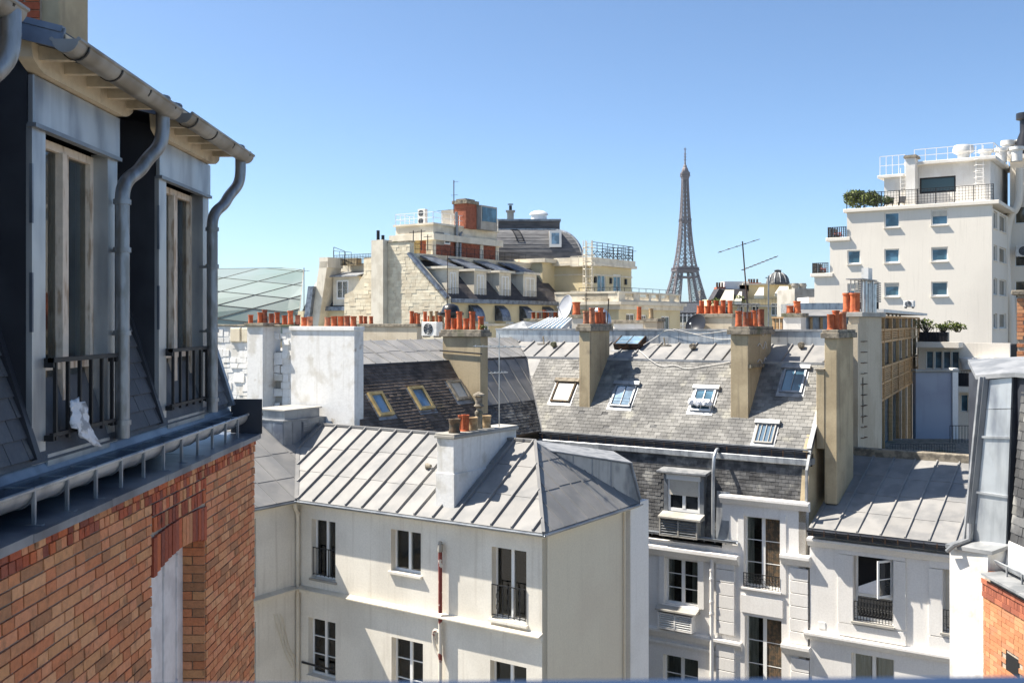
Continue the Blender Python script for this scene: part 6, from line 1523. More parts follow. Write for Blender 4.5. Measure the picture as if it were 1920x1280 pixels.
MB().box(xl, xd(1054), Yd+dT_-.4, Yd+12.3, zd(412)+.151, zd(409)+.2).build('lantern_coping', M.zincd, DP)
MB().box(xl, xr-dT_+.2, Yd+dT_-.25, Yd+dT_+.1, z1_-.03, z1_+.12).build('break_strip', M.zincp, DP)
q = (xd(1030), xd(1053), zd(463), zd(432))
wd = window(DP, mF(Yd+.15), *q, rec=0, leaves=1, rows=1, fw=.26, glass=M.skyglass, label='framed dormer window in the dark dome')
MB().box(q[0]+.02, q[1]-.02, Yd+.22, Yd+3, q[2], q[3]-.02).build('dormer_side', M.mould, wd)
for px in (906, 1013):
    MB().lathe((xd(px), Yd+6, zd(409)+.2), [(.95, 0), (.95, .75), (1.15, .8), (1.0, 1.05), (.6, 1.25), (0, 1.35)], 18).build('roof_cowl', M.wframe, DP, smooth=True)
X = xd(957); ck = MB().box(X-.4, X+.4, Yd+5, Yd+5.8, zd(409), zd(400)+.7).box(X-.55, X+.55, Yd+4.85, Yd+5.95, zd(400)+.71, zd(400)+.9).build('chimney', M.concrete, DP)
MB().tube([(X, Yd+5.4, zd(400)+.9), (X, Yd+5.4, zd(400)+1.5)], .18, 8).tube([(X, Yd+5.4, zd(400)+1.6), (X, Yd+5.4, zd(400)+1.68)], .35, 8).build('cowl', M.iron, ck)
mb = MB(); X = xd(958)
for s_ in (0, .75):
    for k in range(5, 12): (a, ha), (b, hb) = dr_(k/n), dr_((k+1)/n); mb.bar((X+s_+(11-k)*.12, Yd+a-.12, ha), (X+s_+(10-k)*.12, Yd+b-.12, hb), .08)
for k in range(5, 13): a, ha = dr_(k/n); mb.bar((X+(11-k)*.12, Yd+a-.12, ha), (X+.75+(11-k)*.12, Yd+a-.12, ha), .06)
mb.build('roof_ladder', M.iron, DP)

# ================================================================== balustraded villa in front of the tower
vV = 97.; uV = G.u_at(1160, vV); vV1 = G.v_at(1275, uV)
MV = thing('balustrade_house', 'yellow corner house with balustraded terrace and white caged ladder, left of the iron tower', 'building', (uV-4, vV+7, 0))
zt_, zb_ = G.z_at(547, uV, vV), G.z_at(571, uV, vV)
uVl = G.u_at(1084, vV)
dr = []
for l, r, y0, y1 in ((1174, 1190, 588, 620), (1203, 1212, 590, 606), (1240, 1256, 592, 640)):
    dr.append((G.v_at(l, uV), G.v_at(r, uV), G.z_at(y1, uV, vV+5), G.z_at(y0, uV, vV+5)))
wall(MV, 'side_wall', mS(uV), vV, vV1, 0, zb_, dr, .4, M.yellow)
for q in dr: window(MV, mS(uV), *q, rec=.1, leaves=2, rows=1, fw=.14, glass=M.glass)
MB().box(uVl-4, uV-.42, vV, vV1, 0, zb_).build('front_wall', M.yellow, MV)
MB().box(uVl-4, uV+.6, vV-.6, vV1+.6, zb_, zb_+.35).box(uVl-4, uV+.3, vV-.3, vV1+.3, zb_-.5, zb_-.002).build('terrace_cornice', M.mould, MV)
zb2_ = zb_+.352
def balu(mp, a0, a1, opens):
    mb = MB(); xs = [a0]
    for o in opens: xs += list(o)
    xs.append(a1)
    for i in range(0, len(xs), 2): mb.mbox(mp, xs[i], xs[i+1], 0, .35, zb2_, zt_-.12)
    mb.mbox(mp, a0, a1, -.08, .43, zt_-.12, zt_+.08)
    mb.build('parapet', M.mould, MV)
    for o in opens:
        MB().mbox(mp, o[0], o[1], 0, .35, zb2_, zb2_+.2).build('baluster_base', M.mould, MV)
        n = max(3, int((o[1]-o[0])/.24)); b = MB()
        for i in range(n):
            a = o[0]+(o[1]-o[0])*(i+.5)/n; p = mp(a, .17, zb2_+.2); h = zt_-.12-p[2]; b.lathe(p, [(.05, 0), (.075, h*.3), (.035, h*.7), (.05, h)], 6)
        b.build('baluster_row', M.mould, MV, smooth=True)
ops = [(G.v_at(l, uV), G.v_at(r, uV)) for l, r in ((1172, 1188), (1200, 1217), (1221, 1235), (1240, 1255), (1264, 1273))]
balu(mS(uV), vV, vV1, ops); balu(mF(vV), uVl-3, uV-.36, [(G.u_at(1121, vV), G.u_at(1140, vV)), (G.u_at(1096, vV), G.u_at(1112, vV))])
mb = MB(); rail2(mb, [(uV-.2, vV, zt_), (uV-.2, vV1, zt_)], 9, .5, .05, 1); rail2(mb, [(uVl, vV+.2, zt_), (uV-.2, vV+.2, zt_)], 5, .5, .05, 1); mb.build('hand_railing', M.iron, MV)
tv = vV+3.0; tu = G.u_at(1107, tv); tv1 = G.v_at(1184, tu); ztt = G.z_at(497, tu, tv)
dq = []
for l, r in ((1120, 1136), (1150, 1165)): a = G.v_at(l, tu); dq.append((a, G.v_at(r, tu), zb2_, G.z_at(514, tu, a)))
wall(MV, 'upper_wall', mS(tu), tv, tv1, zb2_, ztt, dq, .3, M.yellow)
for q in dq: window(MV, mS(tu), *q, rec=.08, leaves=2, rows=2, fw=.16, glass=M.glassb)
MB().box(tu-7, tu-.32, tv, tv1, zb2_, ztt).build('upper_core', M.yellow, MV)
MB().box(tu-7, tu+.5, tv-.5, tv1+.5, ztt, ztt+.3).box(tu-7, tu+.35, tv-.35, tv1+.35, ztt+.302, ztt+.9).box(tu-7, tu+.1, tv-.1, tv1+.1, ztt-1.1, ztt-.95).build('upper_cornice', M.mould, MV)
for px in (1115, 1144, 1172): v = G.v_at(px, tu); MB().box(tu, tu+.2, v-.18, v+.18, zb2_+2.2, zb2_+2.9).build('wall_lamp', M.iron, MV)
mb = MB(); zr = ztt+.9
rail2(mb, [(tu+.2, tv-.1, zr), (tu+.2, tv1, zr), (tu-4, tv1, zr)], 8, 1.7, .06, 5)
for i in range(8):
    a = Vector((tu+.2, tv+(tv1-tv)*i/8, zr)); b = Vector((tu+.2, tv+(tv1-tv)*(i+1)/8, zr)); mb.bar(a, b+Vector((0, 0, .8)), .05); mb.bar(b, a+Vector((0, 0, .8)), .05)
mb.build('roof_railing', M.iron, MV)
mb = MB(); lu, lv = G.u_at(1100, tv-1.4), tv-1.4; z0_, z1_ = zb_-3, ztt+2.6
for s in (0, .7): mb.bar((lu+s, lv, z0_), (lu+s, lv, z1_), .10)
n = 30
for i in range(n): z = z0_+(z1_-z0_)*i/n; mb.bar((lu, lv, z), (lu+.7, lv, z), .06)
for i in range(9):
    z = z0_+3+(z1_-z0_-3)*i/9; mb.tube([(lu+.35+.62*math.cos(t), lv-.9*math.sin(t), z) for t in [k*math.pi/6 for k in range(7)]], .05, 4)
for t in (.5, 1.57, 2.6): mb.bar((lu+.35+.62*math.cos(t), lv-.9*math.sin(t), z0_+3), (lu+.35+.62*math.cos(t), lv-.9*math.sin(t), z1_), .07)
for z in (zb2_+.1, ztt-.2): 
    mb.box(lu-1.8, lu+1.2, lv-.4, lv+1.2, z, z+.12); rail2(mb, [(lu-1.8, lv-.4, z), (lu+1.2, lv-.4, z)], 3, 1.1, .07)
mb.build('caged_ladder', M.mould, MV)
MB().box(lu-.5, lu+.1, lv+.3, tv, zb2_, ztt-.1).build('corner_shaft', M.yellow, MV)

# ================================================================== stone gabled house further left
vI = 79.; I0, I1 = G.u_at(566, vI), G.u_at(706, vI)
HI = thing('gabled_house', 'house with a stepped stone gable, slate slope and roof terrace railing, left background', 'building', ((I0+I1)/2, vI+3, 0))
zi = lambda y: G.z_at(y, G.u_at(650, vI), vI)
ui = lambda px, v=vI: G.u_at(px, v)
gs = [(ui(646), vI, 0), (ui(704.5), vI, 0), (ui(704.5), vI, zi(485)), (ui(682), vI, zi(487)), (ui(682), vI, zi(515)), (ui(662), vI, zi(545)), (ui(646), vI, zi(552))]
MB().ext(gs, (0, .5, 0)).build('stone_gable', M.stone, HI)
pg2 = Plane((0, vI, 0), (1, 0, 0), (0, 0, 1)); stn = []; z = zi(610); r = 0; ppoly = [(p[0], p[2]) for p in gs]
for a_, b_, zt2_ in ((ui(646), ui(704.5), zi(554)), (ui(664), ui(704.5), zi(540)), (ui(683), ui(704.5), zi(487))):
    while z < zt2_-.35:
        s = a_-(.4 if r % 2 else 0)
        while s < b_:
            L = random.uniform(.6, 1.1); q0, q1 = max(s, a_), min(s+L, b_)
            if q1-q0 > .2: stn.append(dict(poly=[(q0+.008, z+.008), (q1-.008, z+.008), (q1-.008, z+.392), (q0+.008, z+.392)], h=-.01, th=.03+random.uniform(0, .03), tilt=random.uniform(-.01, .015)))
            s += L
        z += .4; r += 1
emit(HI, pg2, stn, 'stone_block', M.stone, 80)
vS = vI+1.5
pI = Plane((0, vS, zi(572)), (1, 0, 0), (0, 2.6, zi(503)-zi(572)))
tI = math.hypot(2.6, zi(503)-zi(572))
deck(HI, pI, [(ui(590, vS), 0), (ui(650, vS), 0), (ui(706, vS), tI), (ui(606, vS), tI)], M.slatef, 'slate_slope', th=.2)
MB().box(ui(560, vS), ui(706, vS), vS-.1, vS+5, 0, zi(582)).build('wall', M.yellow, HI)
MB().box(ui(590, vS), ui(662, vS), vS-.6, vS+.3, zi(582), zi(574)).build('eaves', M.zincb, HI)
MB().box(ui(600, vS), ui(706, vS), vS+2.0, vS+6, zi(505), zi(490)).build('cornice', M.mould, HI)
MB().ext([(ui(578), vI+.2, zi(612)), (ui(594), vI+.2, zi(612)), (ui(612), vI+.2, zi(488)), (ui(597), vI+.2, zi(488))], (0, 2.2, 0)).build('left_pier', M.mould, HI)
MB().box(ui(596), ui(612), vI+.2, vI+2.5, zi(500), zi(480)).build('pier_top', M.mould, HI)
MB().ext([(ui(572), vI-.2, zi(600)), (ui(582), vI-.2, zi(600)), (ui(590), vI-.2, zi(535)), (ui(580), vI-.2, zi(535))], (0, 1, 0)).build('curved_flashing', M.zincb, HI)
dl, dr_ = ui(627, vS), ui(676, vS)
d = MB().box(dl, dr_, vS-.2, vS+3, zi(572), zi(517)).build('dormer', M.mould, HI)
MB().ext([(dl-.3, vS-.7, zi(518)), (dr_+.2, vS-.7, zi(518)), (dr_+.2, vS+2.6, zi(506)), (dl-.3, vS+2.6, zi(506))], (0, 0, .15)).build('dormer_roof', M.lead, d)
window(HI, mF(vS-.2), ui(634, vS), ui(656, vS), zi(560), zi(524), rec=-.03, leaves=2, rows=2, fw=.14, glass=M.glassb)
mb = MB(); ra, rb = ui(598), ui(706); rz = zi(494)
for i in range(38): a = ra+(rb-ra)*i/37; mb.bar((a, vI+2.2, rz), (a, vI+2.2, rz+1.1), .035)
for k in (.1, .55, .8, 1.1): mb.bar((ra, vI+2.2, rz+k), (rb, vI+2.2, rz+k), .04)
rail2(mb, [(ra, vI+2.2, rz), (ra, vI+5, rz)], 3, 1.6, .04)
mb.bar((ra, vI+2.25, rz), (ra, vI+2.25, rz+2.0), .05).bar((ra+1.6, vI+2.25, rz), (ra+1.6, vI+2.25, rz+1.5), .05).bar((ra, vI+2.25, rz+2.0), (ra+1.6, vI+2.25, rz+1.5), .05)
mb.build('terrace_railing', M.iron, HI)
for k in range(2): MB().box(ra+1+3*k, ra+3+3*k, vI+2.6, vI+3.4, rz, rz+.75).build('planter_bag', M.tan, HI)
for px, h in ((709, 1.0), (718, .5)):
    u = G.u_at(px, vH); MB().tube([(u, vH, gz+.3), (u, vH, gz+.3+h)], .16, 8).solo('metal_flue', 'small black metal flue on the stone gable, the %s one' % ('taller left' if h > .7 else 'shorter right'), 'flue', M.iron)

# ================================================================== curved glass roof at far left
GR = thing('glass_roof', 'large curved roof of pale green glass panes in the left background', 'glass roof', ((480-960)/1920*128, 128, 0), K)
rowsY = [(502, 136), (506, 133), (516, 130), (532, 127), (553, 124.5), (578, 123), (604, 122.3), (640, 122)]
def gY(y):
    for (y0, a), (y1, b) in zip(rowsY, rowsY[1:]):
        if y <= y1: return a+(b-a)*max(0, (y-y0))/(y1-y0)
    return 122
def g3(p):
    x, y = p; Y = gY(y); return Vector(((x-960)/1920*Y, Y, CZ+(604-y)/1920*Y))
outline = [(340, 640), (556, 640), (560, 600), (566, 560), (575, 522), (570, 506), (530, 502.5), (340, 505)]
fb = MB()
def isx(a, b):            # crossing of a line falling to the left and one falling to the right
    x = (a-b)/(.27+.10); return (408+x, a-.27*x)
for i in range(-6, 14):
    for j in range(-6, 12):
        a0, a1, b0, b1 = 500+24*i, 500+24*(i+1), 494+26*j, 494+26*(j+1)
        q = [isx(a0, b0), isx(a1, b0), isx(a1, b1), isx(a0, b1)]
        c = clip_poly(q, outline)
        if len(c) < 3 or area(c) < 6: continue
        m_ = (sum(p[0] for p in c)/len(c), sum(p[1] for p in c)/len(c))
        Q = [g3((p[0]*.985+m_[0]*.015, p[1]*.985+m_[1]*.015)) for p in c]
        MB().ext(Q, (0, .08, -.06)).build('glass_pane', M.green, GR)
        for k in range(len(c)): fb.bar(g3(c[k]), g3(c[(k+1) % len(c)]), .10)
fb.build('frame', M.concrete, GR)
MB().prism([((575-960)/1920*124, 124, 20), ((592-960)/1920*124, 124, 20), ((592-960)/1920*124, 135, 20), ((575-960)/1920*124, 135, 20)], [((558-960)/1920*124, 124, CZ+(604-600)/1920*124), ((575-960)/1920*124, 124, CZ+(604-590)/1920*124), ((584-960)/1920*124, 135, CZ+(604-505)/1920*135), ((572-960)/1920*124, 135, CZ+(604-508)/1920*135)]).build('end_wall', M.mould, GR)
MB().box((300-960)/1920*124, (560-960)/1920*124, 126, 150, 0, CZ-2).build('base', M.mould, GR)

# ================================================================== the iron lattice tower
T = Fr(math.radians(6)); tD = 1745.; tx = (1284.5-960)/1920*tD
to = T.at(1284.5, tD)
IT = thing('lattice_tower', 'tall brown iron lattice tower with three platforms rising over the roofs', 'tower', (to[0], to[1], 0), T)
prof = [(0, 62), (28, 46), (57, 34), (72, 29.5), (87, 25.5), (101, 22), (115, 19), (128, 16.3), (142, 14.0), (156, 12.2), (170, 10.7), (184, 9.5), (198, 8.5), (212, 7.6), (226, 6.8), (240, 6.1), (254, 5.5), (266, 5.1), (276, 4.8)]
inner = {0: 37, 28: 27, 57: 18.5, 72: 16, 87: 13.5, 101: 11.3, 115: 9.0, 128: 7.3, 142: 5.6, 156: 4.2, 170: 3.0, 184: 1.9, 198: 1.0}
WK = .90
def tp_(x, y, h): return (to[0]+x*WK, to[1]+y*WK, h*1.0)
def leg(sx, sy):
    mb = MB(); lv = [p for p in prof if p[0] <= 115]
    for (h0, w0), (h1, w1) in zip(lv, lv[1:]):
        sub = 2
        for k in range(sub):
            a, b = k/sub, (k+1)/sub; ha, hb = h0+(h1-h0)*a, h0+(h1-h0)*b
            oa, ob = w0+(w1-w0)*a, w0+(w1-w0)*b; ia, ib = inner[h0]+(inner[h1]-inner[h0])*a, inner[h0]+(inner[h1]-inner[h0])*b
            A = [tp_(sx*p, sy*q, ha) for p, q in ((oa, oa), (ia, oa), (ia, ia), (oa, ia))]; B = [tp_(sx*p, sy*q, hb) for p, q in ((ob, ob), (ib, ob), (ib, ib), (ob, ib))]
            for j in range(4):
                j2 = (j+1) % 4
                mb.bar(A[j], B[j], 1.5); mb.bar(A[j], B[j2], .8); mb.bar(A[j2], B[j], .8); mb.bar(A[j], A[j2], .7)
    mb.build('leg', M.towermat, IT)
for sx in (-1, 1):
    for sy in (-1, 1): leg(sx, sy)
mb = MB(); up_ = [p for p in prof if p[0] >= 115]
for (h0, w0), (h1, w1) in zip(up_, up_[1:]):
    for k in range(2):
        a, b = k/2, (k+1)/2; ha, hb = h0+(h1-h0)*a, h0+(h1-h0)*b; oa, ob = w0+(w1-w0)*a, w0+(w1-w0)*b
        i0, i1 = inner.get(h0, 0), inner.get(h1, 0); ia, ib = i0+(i1-i0)*a, i0+(i1-i0)*b
        for q in range(4):
            def rp(x, y, h, q=q):
                for _ in range(q): x, y = -y, x
                return tp_(x, y, h)
            mb.bar(rp(oa, oa, ha), rp(ob, ob, hb), 1.5)
            for s in (-1, 1):
                mb.bar(rp(oa, s*ia, ha), rp(ob, s*ib, hb), 1.0); mb.bar(rp(oa, s*oa, ha), rp(ob, s*ib, hb), .7); mb.bar(rp(oa, s*ia, ha), rp(ob, s*ob, hb), .7)
            mb.bar(rp(oa, -oa, ha), rp(oa, oa, ha), .8)
            if ia > 2 and k == 0: mb.bar(rp(oa, -ia, ha), rp(ob, ib, hb), .5); mb.bar(rp(oa, ia, ha), rp(ob, -ib, hb), .5)
mb.box(to[0]-1.6, to[0]+1.6, to[1]-1.6, to[1]+1.6, 115, 270)
mb.build('shaft', M.towermat, IT)
def plat(h, w, parts):
    w = w*WK
    mb = MB()
    for dw, a, b in parts: mb.box(to[0]-w-dw, to[0]+w+dw, to[1]-w-dw, to[1]+w+dw, h+a, h+b)
    n = int(w); 
    for i in range(n+1):
        x = -w+2*w*i/n
        for y in (-w, w): mb.box(to[0]+x-.25, to[0]+x+.25, to[1]+y-.25, to[1]+y+.25, h, h+6); mb.box(to[0]+y-.25, to[0]+y+.25, to[1]+x-.25, to[1]+x+.25, h, h+6)
    mb.build('platform', M.towermat, IT)
plat(55, 35, [(0, -6, 0), (1.2, 0, 1.5), (0, 4, 5)]); plat(113, 21, [(-1.5, -12, -9), (-.5, -2.5, 0), (1.2, 0, 1.6), (0, 4.5, 5.2), (-5, 1.6, 7)]); plat(196, 9.5, [(0, -1, 1)]); plat(274, 7.2, [(-1.5, -6, -3), (-.6, -3, 0), (.8, 0, 1.2), (0, 3.5, 7), (-1, 7, 9)])
MB().lathe(tp_(0, 0, 283), [(6.0, 0), (5.8, 2), (5, 4.5), (3.4, 6.8), (3.2, 9), (2.2, 10.5), (1.6, 11), (1.6, 15), (.9, 16)], 10).build('summit_cabin', M.towermat, IT)
mb = MB(); mb.tube([tp_(0, 0, 297), tp_(0, 0, 314), tp_(0, 0, 324)], [1.2, 1.0, .55], 6)
for h in (302, 307, 312): mb.box(to[0]-2, to[0]+2, to[1]-2, to[1]+2, h, h+.7)
mb.box(to[0]-2.4, to[0]+2.4, to[1]-.6, to[1]+.6, 320, 321).build('antenna_mast', M.towermat, IT)
# ================================================================== far quarter around the foot of the tower
def far_block(name, label, l, r, yt, Y, m, roof=None, d=14, yb=640, wins=None, fr=K):
    x0, x1 = (l-960)/1920*Y, (r-960)/1920*Y; zt_ = CZ+(604-yt)/1920*Y
    e = thing(name, label, 'building', ((x0+x1)/2, Y, 0), K)
    MB().box(x0, x1, Y, Y+d, 0, zt_).build('wall', m, e)
    if roof: MB().prism([(x0-.3, Y-.3, zt_), (x1+.3, Y-.3, zt_), (x1+.3, Y+d, zt_), (x0-.3, Y+d, zt_)], [(x0+roof[0]*.4, Y+roof[0], zt_+roof[0]), (x1-roof[0]*.4, Y+roof[0], zt_+roof[0]), (x1-roof[0]*.4, Y+d-roof[0], zt_+roof[0]), (x0+roof[0]*.4, Y+d-roof[0], zt_+roof[0])]).build('roof', roof[1], e)
    if wins:
        nx, h, z0, st = wins
        for j in range(3):
            for i in range(nx):
                x = x0+(x1-x0)*(i+.5)/nx; z = zt_-z0-st*j; MB().box(x-h*.3, x+h*.3, Y-.06, Y+.02, z-h, z).build('window', M.glass, e)
    return e, x0, x1, zt_
far_block('slate_block', 'distant dark roofed block at the foot of the iron tower', 1262, 1345, 586, 420, M.slatef, (4, M.slateb), wins=(9, 2.2, 2, 4))
e, x0, x1, zt_ = far_block('wrapped_building', 'distant building wrapped in red and white hoarding under the iron tower', 1276, 1330, 576, 640, M.redfab, None, wins=None)
mb = MB()
for i in range(14): x = x0+(x1-x0)*(i+.2)/14; mb.box(x, x+.4, 639.6, 639.9, 15, zt_-1)
mb.box(x0, x1, 639.5, 639.95, zt_-9, zt_-6.5); mb.build('white_stripe', M.white2, e)
far_block('grey_tower_block', 'small distant grey high rise right of the iron tower foot', 1313, 1321, 545, 1900, M.concrete, None, d=25, wins=(2, 5, 4, 9))
e, x0, x1, zt_ = far_block('scaffold_block', 'white railed block below the red hoarding', 1272, 1342, 604, 150, M.mould, None, wins=(6, 1.2, 1, 2.6))
mb = MB()
for i in range(10): x = x0+(x1-x0)*i/9; mb.bar((x, 149.7, zt_-6), (x, 149.7, zt_+1.2), .12)
for k in range(5): mb.bar((x0, 149.7, zt_-5+1.5*k), (x1, 149.7, zt_-5+1.5*k), .10)
mb.build('scaffold', M.wframe, e)
for i, (px, Y, w, h) in enumerate(((1247, 560, 30, 17), (1330, 700, 40, 19), (1345, 500, 22, 20))):
    e = thing('park_tree', 'distant tree clump by the iron tower foot, %s' % ('left of its legs', 'right of the red hoarding', 'rightmost behind the dark roofs')[i], 'tree', ((px-960)/1920*Y, Y, 0), K)
    X = (px-960)/1920*Y; MB().tube([(X, Y, 0), (X, Y, h*.6)], [1.2, .5], 6).build('trunk', M.bark, e); mb = MB()
    for k in range(700):
        d_ = Vector((random.gauss(0, 1), random.gauss(0, 1), random.gauss(0, 1))).normalized()*random.random()**.4
        p = Vector((X+d_.x*w/2, Y+d_.y*w/2, h*.66+d_.z*h*.36)); a = Vector((random.gauss(0, 1), random.gauss(0, 1), random.gauss(0, 1))).normalized(); b = a.cross(Vector((.3, .2, 1))).normalized(); mb.poly([p-a*1.2, p+b*.8, p+a*1.2, p-b*.8])
    mb.build('crown', M.leaf, e)

# ---- cream roof-terrace house with awnings and the little slate dome
Yk = 150.; xk = lambda px: (px-960)/1920*Yk
zk_ = lambda y: CZ+(604-y)/1920*Yk
AH = thing('awning_house', 'cream roof terrace house with pale awnings and a small slate dome, right of the tower', 'building', (xk(1440), Yk+4, 0), K)
MB().box(xk(1338), xk(1500), Yk+.3, Yk+9, 0, zk_(560)).box(xk(1395), xk(1500), Yk+3, Yk+9, zk_(560)+.002, zk_(533)).build('core', M.yellow, AH)
wins = [(xk(l), xk(r), zk_(592), zk_(568)) for l, r in ((1360, 1372), (1382, 1394), (1410, 1424), (1446, 1462), (1476, 1488))]
wall(AH, 'front_wall', mF(Yk), xk(1338), xk(1500), 0, zk_(560), wins, .28, M.yellow)
for q in wins: window(AH, mF(Yk), *q, rec=.1, leaves=2, rows=2, fw=.12)
MB().ext([(xk(1336), Yk-.2, zk_(562)), (xk(1348), Yk-.2, zk_(541)), (xk(1412), Yk+3, zk_(541)), (xk(1400), Yk-.2, zk_(562))], (0, 4, 0)).build('mansard', M.slatef, AH)
for l, r, y0, y1 in ((1344, 1376, 545, 566), (1371, 1391, 548, 566), (1408, 1432, 540, 556), (1446, 1478, 538, 552)):
    MB().ext([(xk(l), Yk-2.0, zk_(y1)), (xk(r)-.5, Yk-2.0, zk_(y1)), (xk(r), Yk-.1, zk_(y0)), (xk(l)+1.2, Yk-.1, zk_(y0))], (0, 0, .12)).ext([(xk(l), Yk-2.0, zk_(y1)), (xk(r)-.5, Yk-2.0, zk_(y1)), (xk(r)-.5, Yk-2.0, zk_(y1)-.35), (xk(l), Yk-2.0, zk_(y1)-.35)], (0, .05, 0)).build('awning', M.awn, AH)
MB().box(xk(1336), xk(1505), Yk-.6, Yk+.2, zk_(574)-.12, zk_(574)+.15).box(xk(1400), xk(1500), Yk+2.4, Yk+9, zk_(533), zk_(530)).build('cornice', M.mould, AH)
railing(AH, mF(Yk-.5), xk(1395), xk(1498), zk_(574)+.15, zk_(574)+1.1, d=0, step=.5)
MB().box(xk(1366), xk(1413), Yk+3, Yk+6, zk_(545), zk_(526)).build('lift_box', M.white2, AH)
MB().box(xk(1349), xk(1366), Yk+2, Yk+4, zk_(550), zk_(537)).box(xk(1415), xk(1440), Yk+4, Yk+6, zk_(540), zk_(528)).build('chimney', M.farbrick, AH)
for px in (1352, 1357, 1362): pot(AH, (xk(px), Yk+3, zk_(537)), .7, .16, M.terrad)
for px in (1419, 1424, 1429, 1435): pot(AH, (xk(px), Yk+5, zk_(528)), .6, .16, M.terrad)
dc = (xk(1470), Yk+3.5, zk_(532))
MB().lathe(dc, [(1.75, 0), (1.75, .3), (1.6, .9), (1.3, 1.4), (.8, 1.75), (.5, 1.85), (.5, 2.1), (.6, 2.15), (0, 2.3)], 16).build('slate_dome', M.slatem, AH, smooth=True)
mb = MB()
for k in range(4): mb.tube([(dc[0]+r*math.cos(-2.6+.5*k), dc[1]+r*math.sin(-2.6+.5*k), dc[2]+h) for r, h in ((1.78, .3), (1.64, .92), (1.34, 1.42), (.84, 1.78))], .08, 4)
mb.build('dome_rib', M.lead, AH)
leaf_mass('terrace_plant', 'green potted shrub left of the awnings', 'plant', (xk(1337), Yk-.8, zk_(576)), (2.2, 1, 1.4), 160, M.leafy, fr=K, leaf=.16)
leaf_mass('terrace_plant', 'green shrub between the two left awnings', 'plant', (xk(1382), Yk-1.2, zk_(574)), (2.6, 1, 1.6), 200, M.leafy, fr=K, leaf=.16)
far_block('vent_house', 'tan roof house with two round vents under the pale modern block', 1490, 1531, 541, 120, M.concrete, None, d=8)
for k in range(2): MB().lathe(((1500+14*k-960)/1920*120, 122, CZ+63/1920*120), [(0, 0), (.42, 0), (.42, .35), (.5, .36), (.5, .5), (.42, .51), (.42, .7), (0, .72)], 12).solo('round_vent', 'round grey roof vent on the tan vent house, the %s of two' % ('left', 'right')[k], 'vent', M.concrete, K, smooth=True)
far_block('white_kiosk', 'small white roof kiosk in front of the pale modern block foot', 1516, 1546, 557, 100, M.white2, None, d=4)
e, x0, x1, zt_ = far_block('zinc_studio', 'blue grey zinc studio roof behind the tall tan chimney', 1500, 1592, 568, 70, M.zincp, None, d=5, yb=600)
MB().prism([(x0-1.5, 67, CZ+(604-594)/1920*68), (x1+1, 67, CZ+(604-594)/1920*68), (x1+1, 70, CZ+(604-582)/1920*70), (x0-1.2, 70, CZ+(604-582)/1920*70)], [(x0-1.5, 67, CZ+(604-592)/1920*68), (x1+1, 67, CZ+(604-592)/1920*68), (x1+1, 70, CZ+(604-580)/1920*70), (x0-1.2, 70, CZ+(604-580)/1920*70)]).build('lean_to', M.zinc, e)
for i in range(8): x = x0-1.4+(x1-x0+2)*i/8; MB().box(x, x+.14, 67.3, 67.5, CZ-1.6, CZ+(604-594)/1920*67).build('post', M.wood, e)
MB().box(x0-1.3, x1+.8, 67.55, 67.6, CZ-1.6, CZ+(604-595)/1920*67).build('glazing', M.zincp, e)

# ================================================================== stacks, vents and aerials along the ridge line
def row_stack(label, v, l, r, far, yt, yb, m, pots, name='chimney_stack', group=None, pm=None, caph=.16, potr=.115, along='u'):
    u0, u1, a, b, z0, z1 = gbox(v, l, r, far, yt, yb)
    e = thing(name, label, 'chimney', ((u0+u1)/2, (a+b)/2, z0), G, group)
    MB().box(u0, u1, a, b, z0, z1-caph).build('shaft', m, e, bevel=.012)
    MB().box(u0-.08, u1+.08, a-.08, b+.08, z1-caph, z1).build('cap_slab', M.cap, e, bevel=.012)
    for q in pots:
        px, yp = q[0], q[1]; mm = q[2] if len(q) > 2 else pm or M.terra
        vv = a+.25+(.3*random.random() if len(q) < 4 else q[3]); u = G.u_at(px, vv); pot(e, (u, vv, z1), (yt-yp+2)/1920*G.depth(u, vv), potr, mm)
    return e
row_stack('long low tan chimney wall with small orange pots behind the left zinc flat', 43.5, 640, 782, 792, 607, 642, M.beige, [(677, 594), (685, 595), (696, 595), (772, 585), (779, 588), (784, 590), (795, 586, M.terra), (806, 590), (818, 590)][:6])
row_stack('second tan chimney wall with small buff pots left of the black lantern', 47, 770, 836, 842, 606, 630, M.beige, [(797, 586), (808, 585, M.clay), (819, 585, M.clay), (829, 585, M.clay), (805, 594), (814, 594), (825, 594)])
ac_unit('white cooling box with a glass door, beside the broad tan chimney', (G.u_at(790, 41), 41, G.z_at(632, G.u_at(790, 41), 41)), 1.0, .5, .78)
row_stack('low pale chimney wall with hooded small pots left of the white dish', 52, 985, 1068, 1076, 597, 625, M.white, [(1000, 586), (1010, 588), (1021, 583), (1030, 588), (1041, 587), (1049, 587)])
mb = MB(); vv = 52.3
for px in (1004, 1022, 1040): u = G.u_at(px, vv); z = G.z_at(585, u, vv); mb.box(u-.35, u+.35, vv-.3, vv+.3, z, z+.04).bar((u-.3, vv, z-.5), (u-.3, vv, z), .03).bar((u+.3, vv, z-.5), (u+.3, vv, z), .03)
mb.solo('flue_hood', 'row of thin metal hoods over the small pots left of the white dish', 'hood', M.lead)
